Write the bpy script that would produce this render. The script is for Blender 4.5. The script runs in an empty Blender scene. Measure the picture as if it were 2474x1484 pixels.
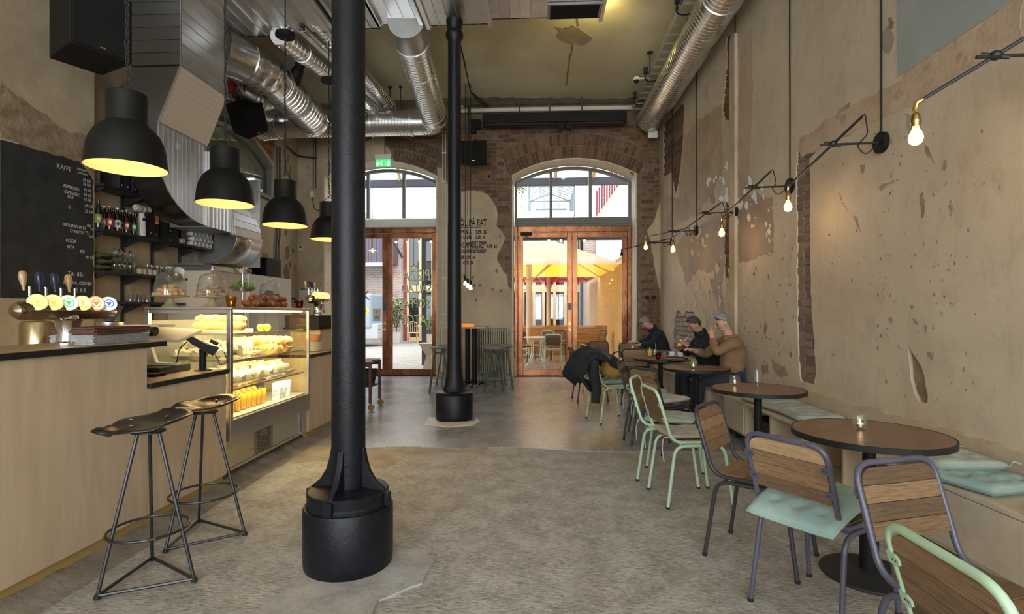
import bpy, bmesh, math, random
from mathutils import Vector, Matrix, noise
from mathutils.geometry import tessellate_polygon
from math import sin, cos, pi, radians as R, atan2, sqrt, hypot
SC = bpy.context.scene; COL = SC.collection
random.seed(7)
# ---------------------------------------------------------------- camera, sky, daylight, exposure
F, HZ, EYE = 1290.0, 756.0, 1.36          # focal length in pixels of the 2474-wide frame, horizon row, eye height
TH = math.atan(63/F); SN, CS = sin(TH), cos(TH)
cd = bpy.data.cameras.new('camera'); cam = bpy.data.objects.new('camera', cd); COL.objects.link(cam)
cam.location = (0, 0, EYE); cam.rotation_euler = (pi/2, 0, TH)
cd.sensor_fit = 'HORIZONTAL'; cd.sensor_width = 36; cd.lens = F/2474*36; cd.shift_y = (HZ-742)/2474
cd.clip_start = .05; cd.clip_end = 300
SC.camera = cam
w = bpy.data.worlds.new('overcast_sky'); SC.world = w; w.use_nodes = True
bg = w.node_tree.nodes['Background']; bg.inputs[0].default_value = (.90, .95, 1, 1); bg.inputs[1].default_value = 4.2
SC.view_settings.view_transform = 'Standard'; SC.view_settings.look = 'None'
SC.view_settings.gamma = 1; SC.view_settings.use_curve_mapping = False
SC.view_settings.exposure = 0.0
def light(name, kind, loc, e, col=(1, 1, 1), rot=(0, 0, 0), size=.1, sy=None, portal=False, spot=None, blend=.3):
    l = bpy.data.lights.new(name, kind); l.energy = e; l.color = col
    if kind == 'AREA':
        l.size = size
        if sy: l.shape = 'RECTANGLE'; l.size_y = sy
        if portal: l.cycles.is_portal = True
    elif kind == 'SPOT':
        l.spot_size = spot; l.spot_blend = blend; l.shadow_soft_size = size
    else: l.shadow_soft_size = size
    o = bpy.data.objects.new(name, l); COL.objects.link(o); o.location = loc; o.rotation_euler = rot
    return o
# daylight portals in the openings of the back wall
YB, YD, ZC = 10.85, 11.40, 5.56            # back wall face, door plane, ceiling
XL, YF = -4.98, -4.2                       # left wall, front wall (behind the camera)
light('portal_back', 'AREA', (.76, YD+.3, 2.1), 1, rot=(-pi/2, 0, 0), size=2.7, sy=4.3, portal=True)
light('portal_back', 'AREA', (-3.1, YD+.3, 2.1), 1, rot=(-pi/2, 0, 0), size=2.7, sy=4.3, portal=True)
for x in (-3.2, -.6, 2.0):
    light('street_fill', 'AREA', (x, YF-.45, 2.4), 225, (.93, .96, 1), rot=(pi/2, 0, 0), size=2.0, sy=3.7)  # fill lamps added outside the front windows to brighten the room
# ---------------------------------------------------------------- from a picture point to a place in the room
def ray(u, v):
    xc = (u-1237)/F
    return Vector((-SN+xc*CS, CS+xc*SN, (HZ-v)/F))
E0 = Vector((0, 0, EYE))
def PD(u, v, d): return E0+ray(u, v)*d
def PX(u, v, x): r = ray(u, v); return E0+r*(x/r.x)
def PY(u, v, y): r = ray(u, v); return E0+r*(y/r.y)
def PZ(u, v, z=0): r = ray(u, v); return E0+r*((z-EYE)/r.z)
KR = .0271
def XR(y): return 2.46+KR*(YB-y)
def PR(u, v, o=0):                       # on the right wall, o metres out into the room
    r = ray(u, v); n = sqrt(1+KR*KR)
    return E0+r*((2.46+KR*YB-o*n)/(r.x+KR*r.y))
# frames of the walls: local x along the wall, y up, z out into the room
def frame(o, x, y):
    x = Vector(x).normalized(); y = Vector(y).normalized(); z = x.cross(y)
    return Matrix(((x.x, y.x, z.x, o[0]), (x.y, y.y, z.y, o[1]), (x.z, y.z, z.z, o[2]), (0, 0, 0, 1)))
MR = frame((2.46, YB, 0), (KR, -1, 0), (0, 0, 1)); MRI = MR.inverted()
MBK = frame((0, YB, 0), (1, 0, 0), (0, 0, 1))
ML = frame((XL, 0, 0), (0, 1, 0), (0, 0, 1))
MC = frame((0, 0, ZC), (1, 0, 0), (0, -1, 0))      # ceiling, local z down
MF = Matrix()
def wr(u, v): p = MRI@PR(u, v); return (p.x, p.y)
def wb(u, v): p = PY(u, v, YB); return (p.x, p.z)
def wl(u, v): p = PX(u, v, XL); return (p.y, p.z)
def wc(u, v): p = PZ(u, v, ZC); return (p.x, -p.y)
def wf(u, v): p = PZ(u, v, 0); return (p.x, p.y)
# ---------------------------------------------------------------- mesh building
def T(x=0, y=0, z=0): return Matrix.Translation((x, y, z))
def RZ(a): return Matrix.Rotation(a, 4, 'Z')
def RX(a): return Matrix.Rotation(a, 4, 'X')
def RY(a): return Matrix.Rotation(a, 4, 'Y')
def align(p, d, up=(0, 0, 1)):           # local z along d
    z = Vector(d).normalized(); u = Vector(up)
    if abs(z.dot(u)) > .99: u = Vector((1, 0, 0))
    x = u.cross(z).normalized(); y = z.cross(x)
    return Matrix(((x.x, y.x, z.x, p[0]), (x.y, y.y, z.y, p[1]), (x.z, y.z, z.z, p[2]), (0, 0, 0, 1)))
def fillet(pts, r, closed=False, n=5):
    P = [Vector(p) for p in pts]; out = []; N = len(P)
    rr = r if isinstance(r, (list, tuple)) else [r]*N
    for i, p in enumerate(P):
        if not closed and i in (0, N-1) or rr[i] <= 0: out.append(p); continue
        a = P[i-1]-p; b = P[(i+1) % N]-p
        k = min(rr[i], a.length*.49, b.length*.49)
        A = p+a.normalized()*k; B = p+b.normalized()*k
        for j in range(n+1):
            t = j/n; out.append(A*(1-t)**2+p*2*t*(1-t)+B*t*t)
    return out
class MB:
    def __init__(s): s.v = []; s.f = []
    def add(s, vs, fs, M=None):
        o = len(s.v)
        s.v += [tuple(M@Vector(p)) for p in vs] if M is not None else [tuple(p) for p in vs]
        s.f += [tuple(i+o for i in f) for f in fs]; return s
    def box(s, x0, x1, y0, y1, z0, z1, M=None):
        return s.add([(x0, y0, z0), (x1, y0, z0), (x1, y1, z0), (x0, y1, z0), (x0, y0, z1), (x1, y0, z1), (x1, y1, z1), (x0, y1, z1)],
                     [(3, 2, 1, 0), (4, 5, 6, 7), (0, 1, 5, 4), (1, 2, 6, 5), (2, 3, 7, 6), (3, 0, 4, 7)], M)
    def cb(s, c, d, M=None):
        return s.box(c[0]-d[0]/2, c[0]+d[0]/2, c[1]-d[1]/2, c[1]+d[1]/2, c[2]-d[2]/2, c[2]+d[2]/2, M)
    def tube(s, pts, r, n=8, closed=False, M=None, caps=True):
        P = [Vector(p) for p in pts]; N = len(P); vs = []; fs = []
        rr = r if isinstance(r, (list, tuple)) else [r]*N
        up = None
        for i, p in enumerate(P):
            if closed: t = P[(i+1) % N]-P[i-1]
            else: t = P[min(i+1, N-1)]-P[max(i-1, 0)]
            t.normalize()
            if up is None:
                up = Vector((0, 0, 1)) if abs(t.z) < .9 else Vector((1, 0, 0))
            x = up-t*up.dot(t)
            if x.length < 1e-4: x = t.orthogonal()
            x.normalize(); up = x; y = t.cross(x)
            for k in range(n):
                a = 2*pi*k/n; vs.append(p+(x*cos(a)+y*sin(a))*rr[i])
        for i in range(N if closed else N-1):
            j = (i+1) % N
            for k in range(n):
                l = (k+1) % n; fs.append((i*n+k, i*n+l, j*n+l, j*n+k))
        if not closed and caps:
            fs.append(tuple(range(n-1, -1, -1))); fs.append(tuple((N-1)*n+k for k in range(n)))
        return s.add(vs, fs, M)
    def lathe(s, prof, n=24, M=None, a0=0, a1=2*pi, caps=True):
        full = abs(a1-a0-2*pi) < 1e-6; m = n if full else n+1; vs = []; fs = []; N = len(prof)
        for r, z in prof:
            for k in range(m):
                a = a0+(a1-a0)*k/n; vs.append((r*cos(a), r*sin(a), z))
        for i in range(N-1):
            for k in range(n):
                l = (k+1) % m
                fs.append((i*m+k, i*m+l, (i+1)*m+l, (i+1)*m+k))
        if full and caps:
            if prof[0][0] > 1e-6: fs.append(tuple(range(m-1, -1, -1)))
            if prof[-1][0] > 1e-6: fs.append(tuple((N-1)*m+k for k in range(m)))
        return s.add(vs, fs, M)
    def cyl(s, r, z0, z1, n=16, M=None): return s.lathe([(r, z0), (r, z1)], n, M)
    def prism(s, poly, z0, z1, M=None): return s.plate([poly], z0, z1, M)
    def plate(s, loops, z0, z1, M=None, front=True, back=True):
        flat = [p for l in loops for p in l]; N = len(flat)
        tri = tessellate_polygon([[Vector((p[0], p[1], 0)) for p in l] for l in loops])
        vs = [(p[0], p[1], z0) for p in flat]+[(p[0], p[1], z1) for p in flat]; fs = []
        for t in tri:
            a, b, c = (flat[i] for i in t)
            ar = (b[0]-a[0])*(c[1]-a[1])-(b[1]-a[1])*(c[0]-a[0])
            if abs(ar) < 1e-12: continue
            t = tuple(t) if ar > 0 else tuple(t)[::-1]
            if front: fs.append(tuple(i+N for i in t))
            if back: fs.append(t[::-1])
        o = 0
        for li, l in enumerate(loops):
            n = len(l); ar = sum(l[i][0]*l[(i+1) % n][1]-l[(i+1) % n][0]*l[i][1] for i in range(n))
            ccw = (ar > 0) == (li == 0)
            for i in range(n):
                j = (i+1) % n; q = (o+i, o+j, o+j+N, o+i+N)
                fs.append(q if ccw else q[::-1])
            o += n
        return s.add(vs, fs, M)
    def ball(s, c, r, n=12, m=8, M=None):
        rr = (r, r, r) if not isinstance(r, (tuple, list)) else r
        Q = T(*c)@Matrix.Diagonal((*rr, 1))
        return s.lathe([(sin(pi*i/m), -cos(pi*i/m)) if 0 < i < m else (1e-7, -cos(pi*i/m)) for i in range(m+1)], n, (M@Q) if M is not None else Q)
def obj(name, mb, mat, parent=None, smooth=True, bevel=0, M=None, sub=0, ang=40, kind=None, label=None, solid=0):
    me = bpy.data.meshes.new(name); me.from_pydata([M@Vector(p) for p in mb.v] if M is not None else mb.v, [], mb.f)
    for m in (mat if isinstance(mat, (list, tuple)) else [mat]): me.materials.append(m)
    if smooth:
        me.polygons.foreach_set('use_smooth', [True]*len(me.polygons)); me.set_sharp_from_angle(angle=R(ang))
    o = bpy.data.objects.new(name, me); COL.objects.link(o)
    if parent is not None: o.parent = parent
    if solid:
        b = o.modifiers.new('solid', 'SOLIDIFY'); b.thickness = solid; b.offset = 0
    if bevel:
        b = o.modifiers.new('bevel', 'BEVEL'); b.width = bevel; b.segments = 2; b.limit_method = 'ANGLE'; b.angle_limit = R(40); b.harden_normals = False
    if sub:
        b = o.modifiers.new('sub', 'SUBSURF'); b.levels = sub; b.render_levels = sub
    if kind: o['kind'] = kind
    if label: o['label'] = label
    return o
def inst(src, parent=None, loc=None, M=None, name=None):
    o = src.copy(); COL.objects.link(o)
    if name: o.name = name
    if parent is not None: o.parent = parent
    if M is not None: o.matrix_local = M
    if loc is not None: o.location = loc
    return o
def thing(name, label, cat, loc=(0, 0, 0), rz=0, group=None):
    o = bpy.data.objects.new(name, None); COL.objects.link(o); o.empty_display_size = .1
    o.location = loc; o.rotation_euler = (0, 0, rz); o['label'] = label; o['category'] = cat
    if group: o['group'] = group
    return o
def tag(o, label, cat, group=None):
    o['label'] = label; o['category'] = cat
    if group: o['group'] = group
    return o
def dup(root, loc, rz=None, label=None, group=None):
    r = root.copy(); COL.objects.link(r); r.location = loc
    if rz is not None: r.rotation_euler = (0, 0, rz)
    if label: r['label'] = label
    if group: r['group'] = group
    for ch in list(root.children):
        c = ch.copy(); COL.objects.link(c); c.parent = r
        for g in list(ch.children):
            d = g.copy(); COL.objects.link(d); d.parent = c
    return r
def place(o, loc, rz=0): o.location = loc; o.rotation_euler = (0, 0, rz); return o
def ragged(pts, step=.05, amp=.02, seed=0, closed=True):
    out = []; N = len(pts)
    for i in range(N if closed else N-1):
        a = Vector((*pts[i], 0)); b = Vector((*pts[(i+1) % N], 0)); L = (b-a).length; k = max(1, int(L/step))
        nrm = Vector((-(b-a).y, (b-a).x, 0)).normalized() if L > 0 else Vector()
        for j in range(k):
            p = a.lerp(b, j/k)
            q = noise.noise(Vector((p.x*7+seed*3.1, p.y*7, seed)))*1.1+noise.noise(Vector((p.x*23, p.y*23+seed, seed+5)))*.7
            out.append((p.x+nrm.x*q*amp, p.y+nrm.y*q*amp))
    return out
def blob(cx, cy, rx, ry, seed, n=11, j=.35):
    rd = random.Random(seed)
    return [(cx+rx*(1-j*rd.random())*cos(2*pi*k/n), cy+ry*(1-j*rd.random())*sin(2*pi*k/n)) for k in range(n)]
def inside(p, poly):
    x, y = p; c = False; n = len(poly)
    for i in range(n):
        x1, y1 = poly[i]; x2, y2 = poly[i-1]
        if (y1 > y) != (y2 > y) and x < (x2-x1)*(y-y1)/(y2-y1)+x1: c = not c
    return c
def text(name, s, size, M, mat, parent=None, depth=.001, align_x='LEFT', shear=0, sx=1, label=None, jit=0, kind=None, bold=0):
    cu = bpy.data.curves.new('t', 'FONT'); cu.body = s; cu.size = size; cu.align_x = align_x; cu.extrude = depth; cu.shear = shear
    cu.resolution_u = 3; cu.offset = bold
    o = bpy.data.objects.new('t', cu); COL.objects.link(o)
    me = bpy.data.meshes.new_from_object(o); bpy.data.objects.remove(o); bpy.data.curves.remove(cu)
    me.name = name
    for vv in me.vertices:
        x, y, z = vv.co
        if jit: y += noise.noise(Vector((x*3/size, y/size, size*50)))*jit*size; x += noise.noise(Vector((x*2/size, y*2/size+7, 3)))*jit*size
        vv.co = M@Vector((x*sx, y, z))
    me.materials.clear(); me.materials.append(mat)
    q = bpy.data.objects.new(name, me); COL.objects.link(q)
    if parent is not None: q.parent = parent
    if kind: q['kind'] = kind
    if label: q['label'] = label
    return q
# ---------------------------------------------------------------- materials
def nd(t, ty, **k):
    n = t.nodes.new(ty)
    for a, b in k.items(): setattr(n, a, b)
    return n
def mat(name, col, rough=.5, metal=0, col2=None, scale=6, detail=4, stretch=(1, 1, 1), ramp=(.35, .65), bump=0, bscale=60, bstretch=None,
        rand=0, rrough=0, emit=None, es=0, spec=None, coat=0, extra=None):
    m = bpy.data.materials.new(name); m.use_nodes = True; t = m.node_tree; p = t.nodes['Principled BSDF']; L = t.links.new
    p.inputs['Base Color'].default_value = (*col, 1); p.inputs['Roughness'].default_value = rough; p.inputs['Metallic'].default_value = metal
    if spec is not None: p.inputs['Specular IOR Level'].default_value = spec
    if coat: p.inputs['Coat Weight'].default_value = coat; p.inputs['Coat Roughness'].default_value = .15
    if emit: p.inputs['Emission Color'].default_value = (*emit, 1); p.inputs['Emission Strength'].default_value = es
    tc = nd(t, 'ShaderNodeTexCoord'); src = None
    def nz(sc, det, st, off=0):
        mp = nd(t, 'ShaderNodeMapping'); mp.inputs['Scale'].default_value = st; L(tc.outputs['Object'], mp.inputs[0])
        if rand:
            oi = nd(t, 'ShaderNodeObjectInfo'); mu = nd(t, 'ShaderNodeMath', operation='MULTIPLY'); mu.inputs[1].default_value = 37
            L(oi.outputs['Random'], mu.inputs[0]); L(mu.outputs[0], mp.inputs['Location'])
        n = nd(t, 'ShaderNodeTexNoise'); n.inputs['Scale'].default_value = sc; n.inputs['Detail'].default_value = det
        n.inputs['Roughness'].default_value = .65
        L(mp.outputs[0], n.inputs['Vector']); return n
    if col2:
        n = nz(scale, detail, stretch); r = nd(t, 'ShaderNodeValToRGB')
        r.color_ramp.elements[0].position = ramp[0]; r.color_ramp.elements[1].position = ramp[1]
        r.color_ramp.elements[0].color = (*col, 1); r.color_ramp.elements[1].color = (*col2, 1)
        L(n.outputs['Fac'], r.inputs[0]); src = r.outputs[0]
        if rrough:
            mr = nd(t, 'ShaderNodeMapRange'); mr.inputs['To Min'].default_value = max(.02, rough-rrough); mr.inputs['To Max'].default_value = rough+rrough
            L(n.outputs['Fac'], mr.inputs[0]); L(mr.outputs[0], p.inputs['Roughness'])
    if rand:
        oi = nd(t, 'ShaderNodeObjectInfo'); hs = nd(t, 'ShaderNodeHueSaturation')
        mr = nd(t, 'ShaderNodeMapRange'); mr.inputs['To Min'].default_value = 1-rand; mr.inputs['To Max'].default_value = 1+rand
        L(oi.outputs['Random'], mr.inputs[0]); L(mr.outputs[0], hs.inputs['Value'])
        if src is None: hs.inputs['Color'].default_value = (*col, 1)
        else: L(src, hs.inputs['Color'])
        src = hs.outputs[0]
    if extra: src = extra(t, tc, src)
    if src is not None: L(src, p.inputs['Base Color'])
    if bump:
        n = nz(bscale, 5, bstretch or (1, 1, 1)); b = nd(t, 'ShaderNodeBump'); b.inputs['Strength'].default_value = bump; b.inputs['Distance'].default_value = .01
        L(n.outputs['Fac'], b.inputs['Height']); L(b.outputs[0], p.inputs['Normal'])
    return m
def overlay(col, scale, lo, hi, stretch=(1, 1, 1), kind='noise', off=(0, 0, 0), fac=1):
    # a further layer of colour with a shape of its own (stain, crack, chipped paint)
    def f(t, tc, src):
        L = t.links.new; mp = nd(t, 'ShaderNodeMapping'); mp.inputs['Scale'].default_value = stretch; mp.inputs['Location'].default_value = off
        L(tc.outputs['Object'], mp.inputs[0])
        if kind == 'noise':
            n = nd(t, 'ShaderNodeTexNoise'); n.inputs['Detail'].default_value = 6; n.inputs['Roughness'].default_value = .655; o = n.outputs['Fac']
        else:
            n0 = nd(t, 'ShaderNodeTexNoise'); n0.inputs['Scale'].default_value = scale*2; n0.inputs['Detail'].default_value = 4
            L(mp.outputs[0], n0.inputs['Vector']); mx = nd(t, 'ShaderNodeMixRGB'); mx.inputs[0].default_value = .22
            L(mp.outputs[0], mx.inputs[1]); L(n0.outputs['Color'], mx.inputs[2]); mp = mx
            n = nd(t, 'ShaderNodeTexVoronoi', feature='DISTANCE_TO_EDGE'); o = n.outputs['Distance']
        n.inputs['Scale'].default_value = scale; L(mp.outputs[0], n.inputs['Vector'])
        mr = nd(t, 'ShaderNodeMapRange'); mr.inputs['From Min'].default_value = lo; mr.inputs['From Max'].default_value = hi
        mr.inputs['To Max'].default_value = fac
        L(o, mr.inputs[0]); mx = nd(t, 'ShaderNodeMixRGB'); L(mr.outputs[0], mx.inputs[0])
        if src is None: raise ValueError
        L(src, mx.inputs[1]); mx.inputs[2].default_value = (*col, 1)
        return mx.outputs[0]
    return f
def strokes(dark, light, sc=14, fac=.8):
    # brushed cement: short strokes running different ways in different places
    def f(t, tc, src):
        L = t.links.new
        def ns(rot, st, det=4):
            mp = nd(t, 'ShaderNodeMapping'); mp.inputs['Rotation'].default_value = (0, 0, rot); mp.inputs['Scale'].default_value = st; L(tc.outputs['Object'], mp.inputs[0])
            n = nd(t, 'ShaderNodeTexNoise'); n.inputs['Scale'].default_value = sc; n.inputs['Detail'].default_value = det; n.inputs['Roughness'].default_value = .7; L(mp.outputs[0], n.inputs['Vector']); return n.outputs['Fac']
        a, b, c = ns(.5, (1.6, 9, 1)), ns(-.9, (1.6, 9, 1)), ns(0, (.16, .16, 1), 2)
        r = nd(t, 'ShaderNodeMapRange'); r.inputs['From Min'].default_value = .46; r.inputs['From Max'].default_value = .54; L(c, r.inputs[0])
        m = nd(t, 'ShaderNodeMixRGB'); L(r.outputs[0], m.inputs[0]); L(a, m.inputs[1]); L(b, m.inputs[2])
        for col, lo, hi in ((dark, .50, .36), (light, .53, .66)):
            q = nd(t, 'ShaderNodeMapRange'); q.inputs['From Min'].default_value = lo; q.inputs['From Max'].default_value = hi; q.inputs['To Max'].default_value = fac; L(m.outputs[0], q.inputs[0])
            x = nd(t, 'ShaderNodeMixRGB'); L(q.outputs[0], x.inputs[0]); L(src, x.inputs[1]); x.inputs[2].default_value = (*col, 1); src = x.outputs[0]
        return src
    return f
def chain(*fs):
    def f(t, tc, s):
        for g in fs: s = g(t, tc, s)
        return s
    return f
def glassmat(name, tint=(1, 1, 1), gloss=.9, ior=1.35, rough=0, body=0.0, bodycol=(.8, .85, .8)):
    m = bpy.data.materials.new(name); m.use_nodes = True; t = m.node_tree; t.nodes.clear(); L = t.links.new
    out = nd(t, 'ShaderNodeOutputMaterial'); a = nd(t, 'ShaderNodeBsdfTransparent'); a.inputs[0].default_value = (*tint, 1)
    g = nd(t, 'ShaderNodeBsdfGlossy'); g.inputs['Roughness'].default_value = rough; g.inputs[0].default_value = (gloss, gloss, gloss, 1)
    fr = nd(t, 'ShaderNodeFresnel'); ge = nd(t, 'ShaderNodeNewGeometry'); mi = nd(t, 'ShaderNodeMapRange')   # a thin pane: same reflection from either face
    mi.inputs['To Min'].default_value = ior; mi.inputs['To Max'].default_value = 1/ior
    L(ge.outputs['Backfacing'], mi.inputs[0]); L(mi.outputs[0], fr.inputs[0])
    mx = nd(t, 'ShaderNodeMixShader'); L(fr.outputs[0], mx.inputs[0]); L(a.outputs[0], mx.inputs[1]); L(g.outputs[0], mx.inputs[2])
    s = mx.outputs[0]
    if body:
        d = nd(t, 'ShaderNodeBsdfDiffuse'); d.inputs[0].default_value = (*bodycol, 1)
        m2 = nd(t, 'ShaderNodeMixShader'); m2.inputs[0].default_value = body; L(s, m2.inputs[1]); L(d.outputs[0], m2.inputs[2]); s = m2.outputs[0]
    L(s, out.inputs[0]); return m
def emat(name, col, s): return mat(name, col, .6, emit=col, es=s)
# ---------------------------------------------------------------- the materials of the place
plaster = mat('cream_plaster', (.47, .39, .285), .72, col2=(.60, .515, .39), scale=1.1, detail=6, bump=.25, bscale=18,
    extra=chain(overlay((.36, .285, .205), 2.2, .54, .72, fac=.65), overlay((.37, .30, .22), 9, .52, .64, stretch=(1.4, 1, .5), fac=.35), overlay((.26, .19, .13), 26, .70, .73, stretch=(1, .6, 1), fac=.8),
                overlay((.30, .235, .165), 7, .62, .70, stretch=(1, 1, .35), fac=.35)))
plaster_b = mat('tan_plaster', (.40, .315, .215), .8, col2=(.54, .44, .31), scale=1.5, detail=6, bump=.3, bscale=20,
    extra=chain(overlay((.33, .23, .15), 3.5, .58, .7, fac=.6), overlay((.20, .14, .09), 20, .69, .72, fac=.8)))
bare = mat('bare_plaster', (.27, .205, .16), .9, col2=(.36, .285, .225), scale=5, bump=.5, bscale=40)
bare_dark = mat('rough_render', (.20, .14, .095), .95, col2=(.30, .22, .15), scale=7, bump=.9, bscale=30)
rough_band = mat('pinkish_render', (.40, .29, .20), .9, col2=(.50, .38, .27), scale=4, bump=.6, bscale=26,
    extra=overlay((.27, .20, .15), 5, .57, .64, fac=.7))
flake = mat('white_paint_flake', (.74, .72, .70), .5, bump=.2, bscale=60)
cream_flake = mat('cream_paint_flake', (.60, .51, .37), .6, bump=.2, bscale=60)
ceil_m = mat('ceiling_paint', (.56, .505, .34), .8, col2=(.64, .59, .42), scale=.8, detail=5, bump=.1, bscale=9,
    extra=chain(overlay((.36, .30, .20), .55, .52, .75, fac=.6), overlay((.30, .25, .17), .35, .0012, .0, kind='crack', fac=.6)))
mortar = mat('mortar', (.15, .11, .074), .95, col2=(.23, .17, .12), scale=12, bump=.8, bscale=50)
brick_m = mat('dark_brick', (.115, .060, .033), .9, col2=(.22, .122, .070), scale=7, rand=.45, bump=.6, bscale=45,
    extra=overlay((.20, .135, .085), 5, .50, .64, fac=.6))
brick_tan = mat('dusty_brick', (.17, .115, .088), .9, col2=(.29, .22, .18), scale=9, rand=.25, bump=.6, bscale=45)
brick_pale = mat('limewashed_brick', (.34, .265, .23), .9, col2=(.52, .44, .39), scale=9, rand=.25, bump=.6, bscale=45)
brick_red = mat('red_brick', (.30, .11, .05), .9, col2=(.42, .20, .10), scale=9, rand=.3, bump=.6, bscale=45)
conc = mat('rough_concrete', (.32, .295, .26), .8, col2=(.52, .49, .45), scale=5, detail=10, ramp=(.36, .64), bump=1.0, bscale=26,
    extra=chain(strokes((.13, .11, .09), (.60, .58, .54)), overlay((.10, .085, .07), 22, .66, .71, fac=.7),
                overlay((.34, .26, .17), 1.1, .54, .7, fac=.45)))
slab = mat('worn_concrete_slab', (.235, .235, .235), .27, col2=(.33, .33, .33), scale=1.8, detail=7, rrough=.14, bump=.16, bscale=14,
    extra=chain(overlay((.27, .25, .22), 1.2, .5, .75, fac=.5), overlay((.12, .11, .10), 16, .70, .75, fac=.6)))
black_paint = mat('black_gloss_paint', (.005, .0055, .008), .40, bump=.22, bscale=55, col2=(.009, .010, .014), scale=20, spec=.28)
matt_black = mat('matt_black', (.008, .0075, .0075), .6, spec=.25)
steel_black = mat('black_steel', (.02, .02, .022), .45)
raw_steel = mat('raw_steel', (.055, .055, .06), .42, metal=.8, col2=(.09, .09, .095), scale=9, rrough=.1)
dark_seat = mat('dark_polished_steel', (.085, .087, .098), .30, metal=.95, col2=(.05, .05, .056), scale=6, rrough=.1)
galv = mat('galvanised_sheet', (.68, .69, .71), .34, metal=1, col2=(.80, .81, .82), scale=3, rrough=.08, rand=.10)
galv_d = mat('dull_galvanised_sheet', (.42, .42, .41), .42, metal=1, col2=(.52, .52, .50), scale=3, rrough=.08, rand=.12)
spiral = mat('spiral_duct_sheet', (.82, .82, .80), .25, metal=1, col2=(.70, .70, .69), scale=4, rrough=.06)
inox = mat('brushed_stainless', (.50, .48, .46), .30, metal=1, col2=(.60, .58, .55), scale=3, stretch=(1, 1, 14), rrough=.07)
chrome = mat('chrome', (.75, .75, .75), .09, metal=1)
brass = mat('aged_brass', (.55, .36, .13), .32, metal=1)
copper = mat('copper_cladding', (.19, .066, .030), .28, metal=.85, col2=(.37, .155, .072), scale=3.5, detail=6, stretch=(1, 1, .5), rrough=.12, bump=.25, bscale=7,
    extra=overlay((.07, .03, .018), 6, .55, .70, stretch=(1, 1, .6), fac=.75))
greyframe = mat('grey_green_paint', (.135, .145, .125), .5)
whitep = mat('white_paint', (.66, .64, .58), .5, bump=.1, bscale=12)
cream_chip = mat('chipped_cream_paint', (.58, .50, .36), .6, col2=(.66, .59, .46), scale=3, bump=.3, bscale=25,
    extra=overlay((.16, .09, .05), 9, .62, .66, stretch=(1, 1, 1), fac=.9))
ply = mat('birch_plywood', (.54, .41, .275), .55, col2=(.62, .49, .34), scale=2.4, detail=5, stretch=(6, 6, .7), bump=.03,
    extra=overlay((.30, .21, .14), 6, .68, .74, fac=.5))
ply_edge = mat('plywood_edge', (.40, .27, .16), .6, col2=(.62, .46, .30), scale=60, stretch=(.1, .1, 3))
ply_pale = mat('pale_plywood', (.55, .45, .335), .55, col2=(.63, .53, .41), scale=2, detail=5, stretch=(.7, 5, 5))
dark_top = mat('dark_linoleum_edge', (.016, .0155, .0155), .5, spec=.3)
warm_top = mat('tan_linoleum', (.36, .25, .14), .45)
walnut = mat('walnut_laminate', (.10, .050, .030), .32, col2=(.25, .135, .08), scale=5, detail=8, stretch=(1.0, 16, 1), rrough=.05)
reclaimed = mat('reclaimed_plank', (.085, .045, .022), .62, col2=(.30, .185, .095), scale=9, detail=9, stretch=(24, 1.3, 24), rand=.5, bump=.15, bscale=30, bstretch=(4, 1, 4),
    ramp=(.28, .74))
reclaimed_l = mat('pale_reclaimed_plank', (.26, .155, .075), .62, col2=(.48, .32, .17), scale=9, detail=9, stretch=(24, 1.3, 24), rand=.2, bump=.15, bscale=30)
mint = mat('mint_paint', (.40, .56, .385), .33, col2=(.44, .60, .42), scale=6)
purple = mat('slate_violet_paint', (.075, .072, .105), .36, col2=(.095, .09, .13), scale=6)
darkframe = mat('charcoal_paint', (.035, .034, .038), .4)
cush = mat('sage_cushion_cloth', (.34, .39, .34), .95, col2=(.41, .455, .40), scale=5, bump=.3, bscale=300)
cush_g = mat('grey_cushion_cloth', (.40, .39, .345), .95, col2=(.46, .45, .40), scale=5, bump=.3, bscale=300)
cush_m = mat('seafoam_cushion_cloth', (.27, .40, .385), .95, col2=(.36, .475, .44), scale=4, bump=.3, bscale=300)
rubber = mat('black_rubber', (.01, .01, .01), .7)
glass = glassmat('window_glass', (.97, .985, .98), ior=1.15)
caseglass = glassmat('case_glass', (.97, .98, .97), ior=1.35)
cupglass = glassmat('clear_glass', (.94, .96, .95), ior=1.55, gloss=1.0, body=.015)
domeglass = glassmat('dome_glass', (.95, .96, .95), ior=1.5, gloss=1.0, body=.02)
amber = glassmat('amber_glass', (.75, .45, .12), ior=1.5, body=.06, bodycol=(.5, .3, .05))
redglass = glassmat('red_glass', (.5, .03, .02), ior=1.5, body=.25, bodycol=(.1, .01, .01))
lamp_in = mat('warm_white_enamel', (.78, .60, .37), .6)
bulb_m = emat('warm_bulb', (1, .52, .14), 5.5)
flame_m = emat('candle_flame', (1, .50, .10), 14)
wax = mat('wax', (.8, .7, .5), .5, emit=(1, .45, .1), es=.6)
alu = mat('tealight_cup', (.7, .7, .68), .3, metal=1)
bottle_m = mat('brown_bottle_glass', (.008, .005, .004), .10, coat=.2)
paper = mat('paper', (.62, .56, .46), .8)
white = mat('white_ceramic', (.72, .70, .66), .25)
ink = mat('black_ink', (.012, .011, .010), .8)
chalk = mat('chalk', (.62, .60, .56), .95)
board = mat('chalkboard_paint', (.018, .019, .020), .75, col2=(.035, .036, .037), scale=5)
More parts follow.
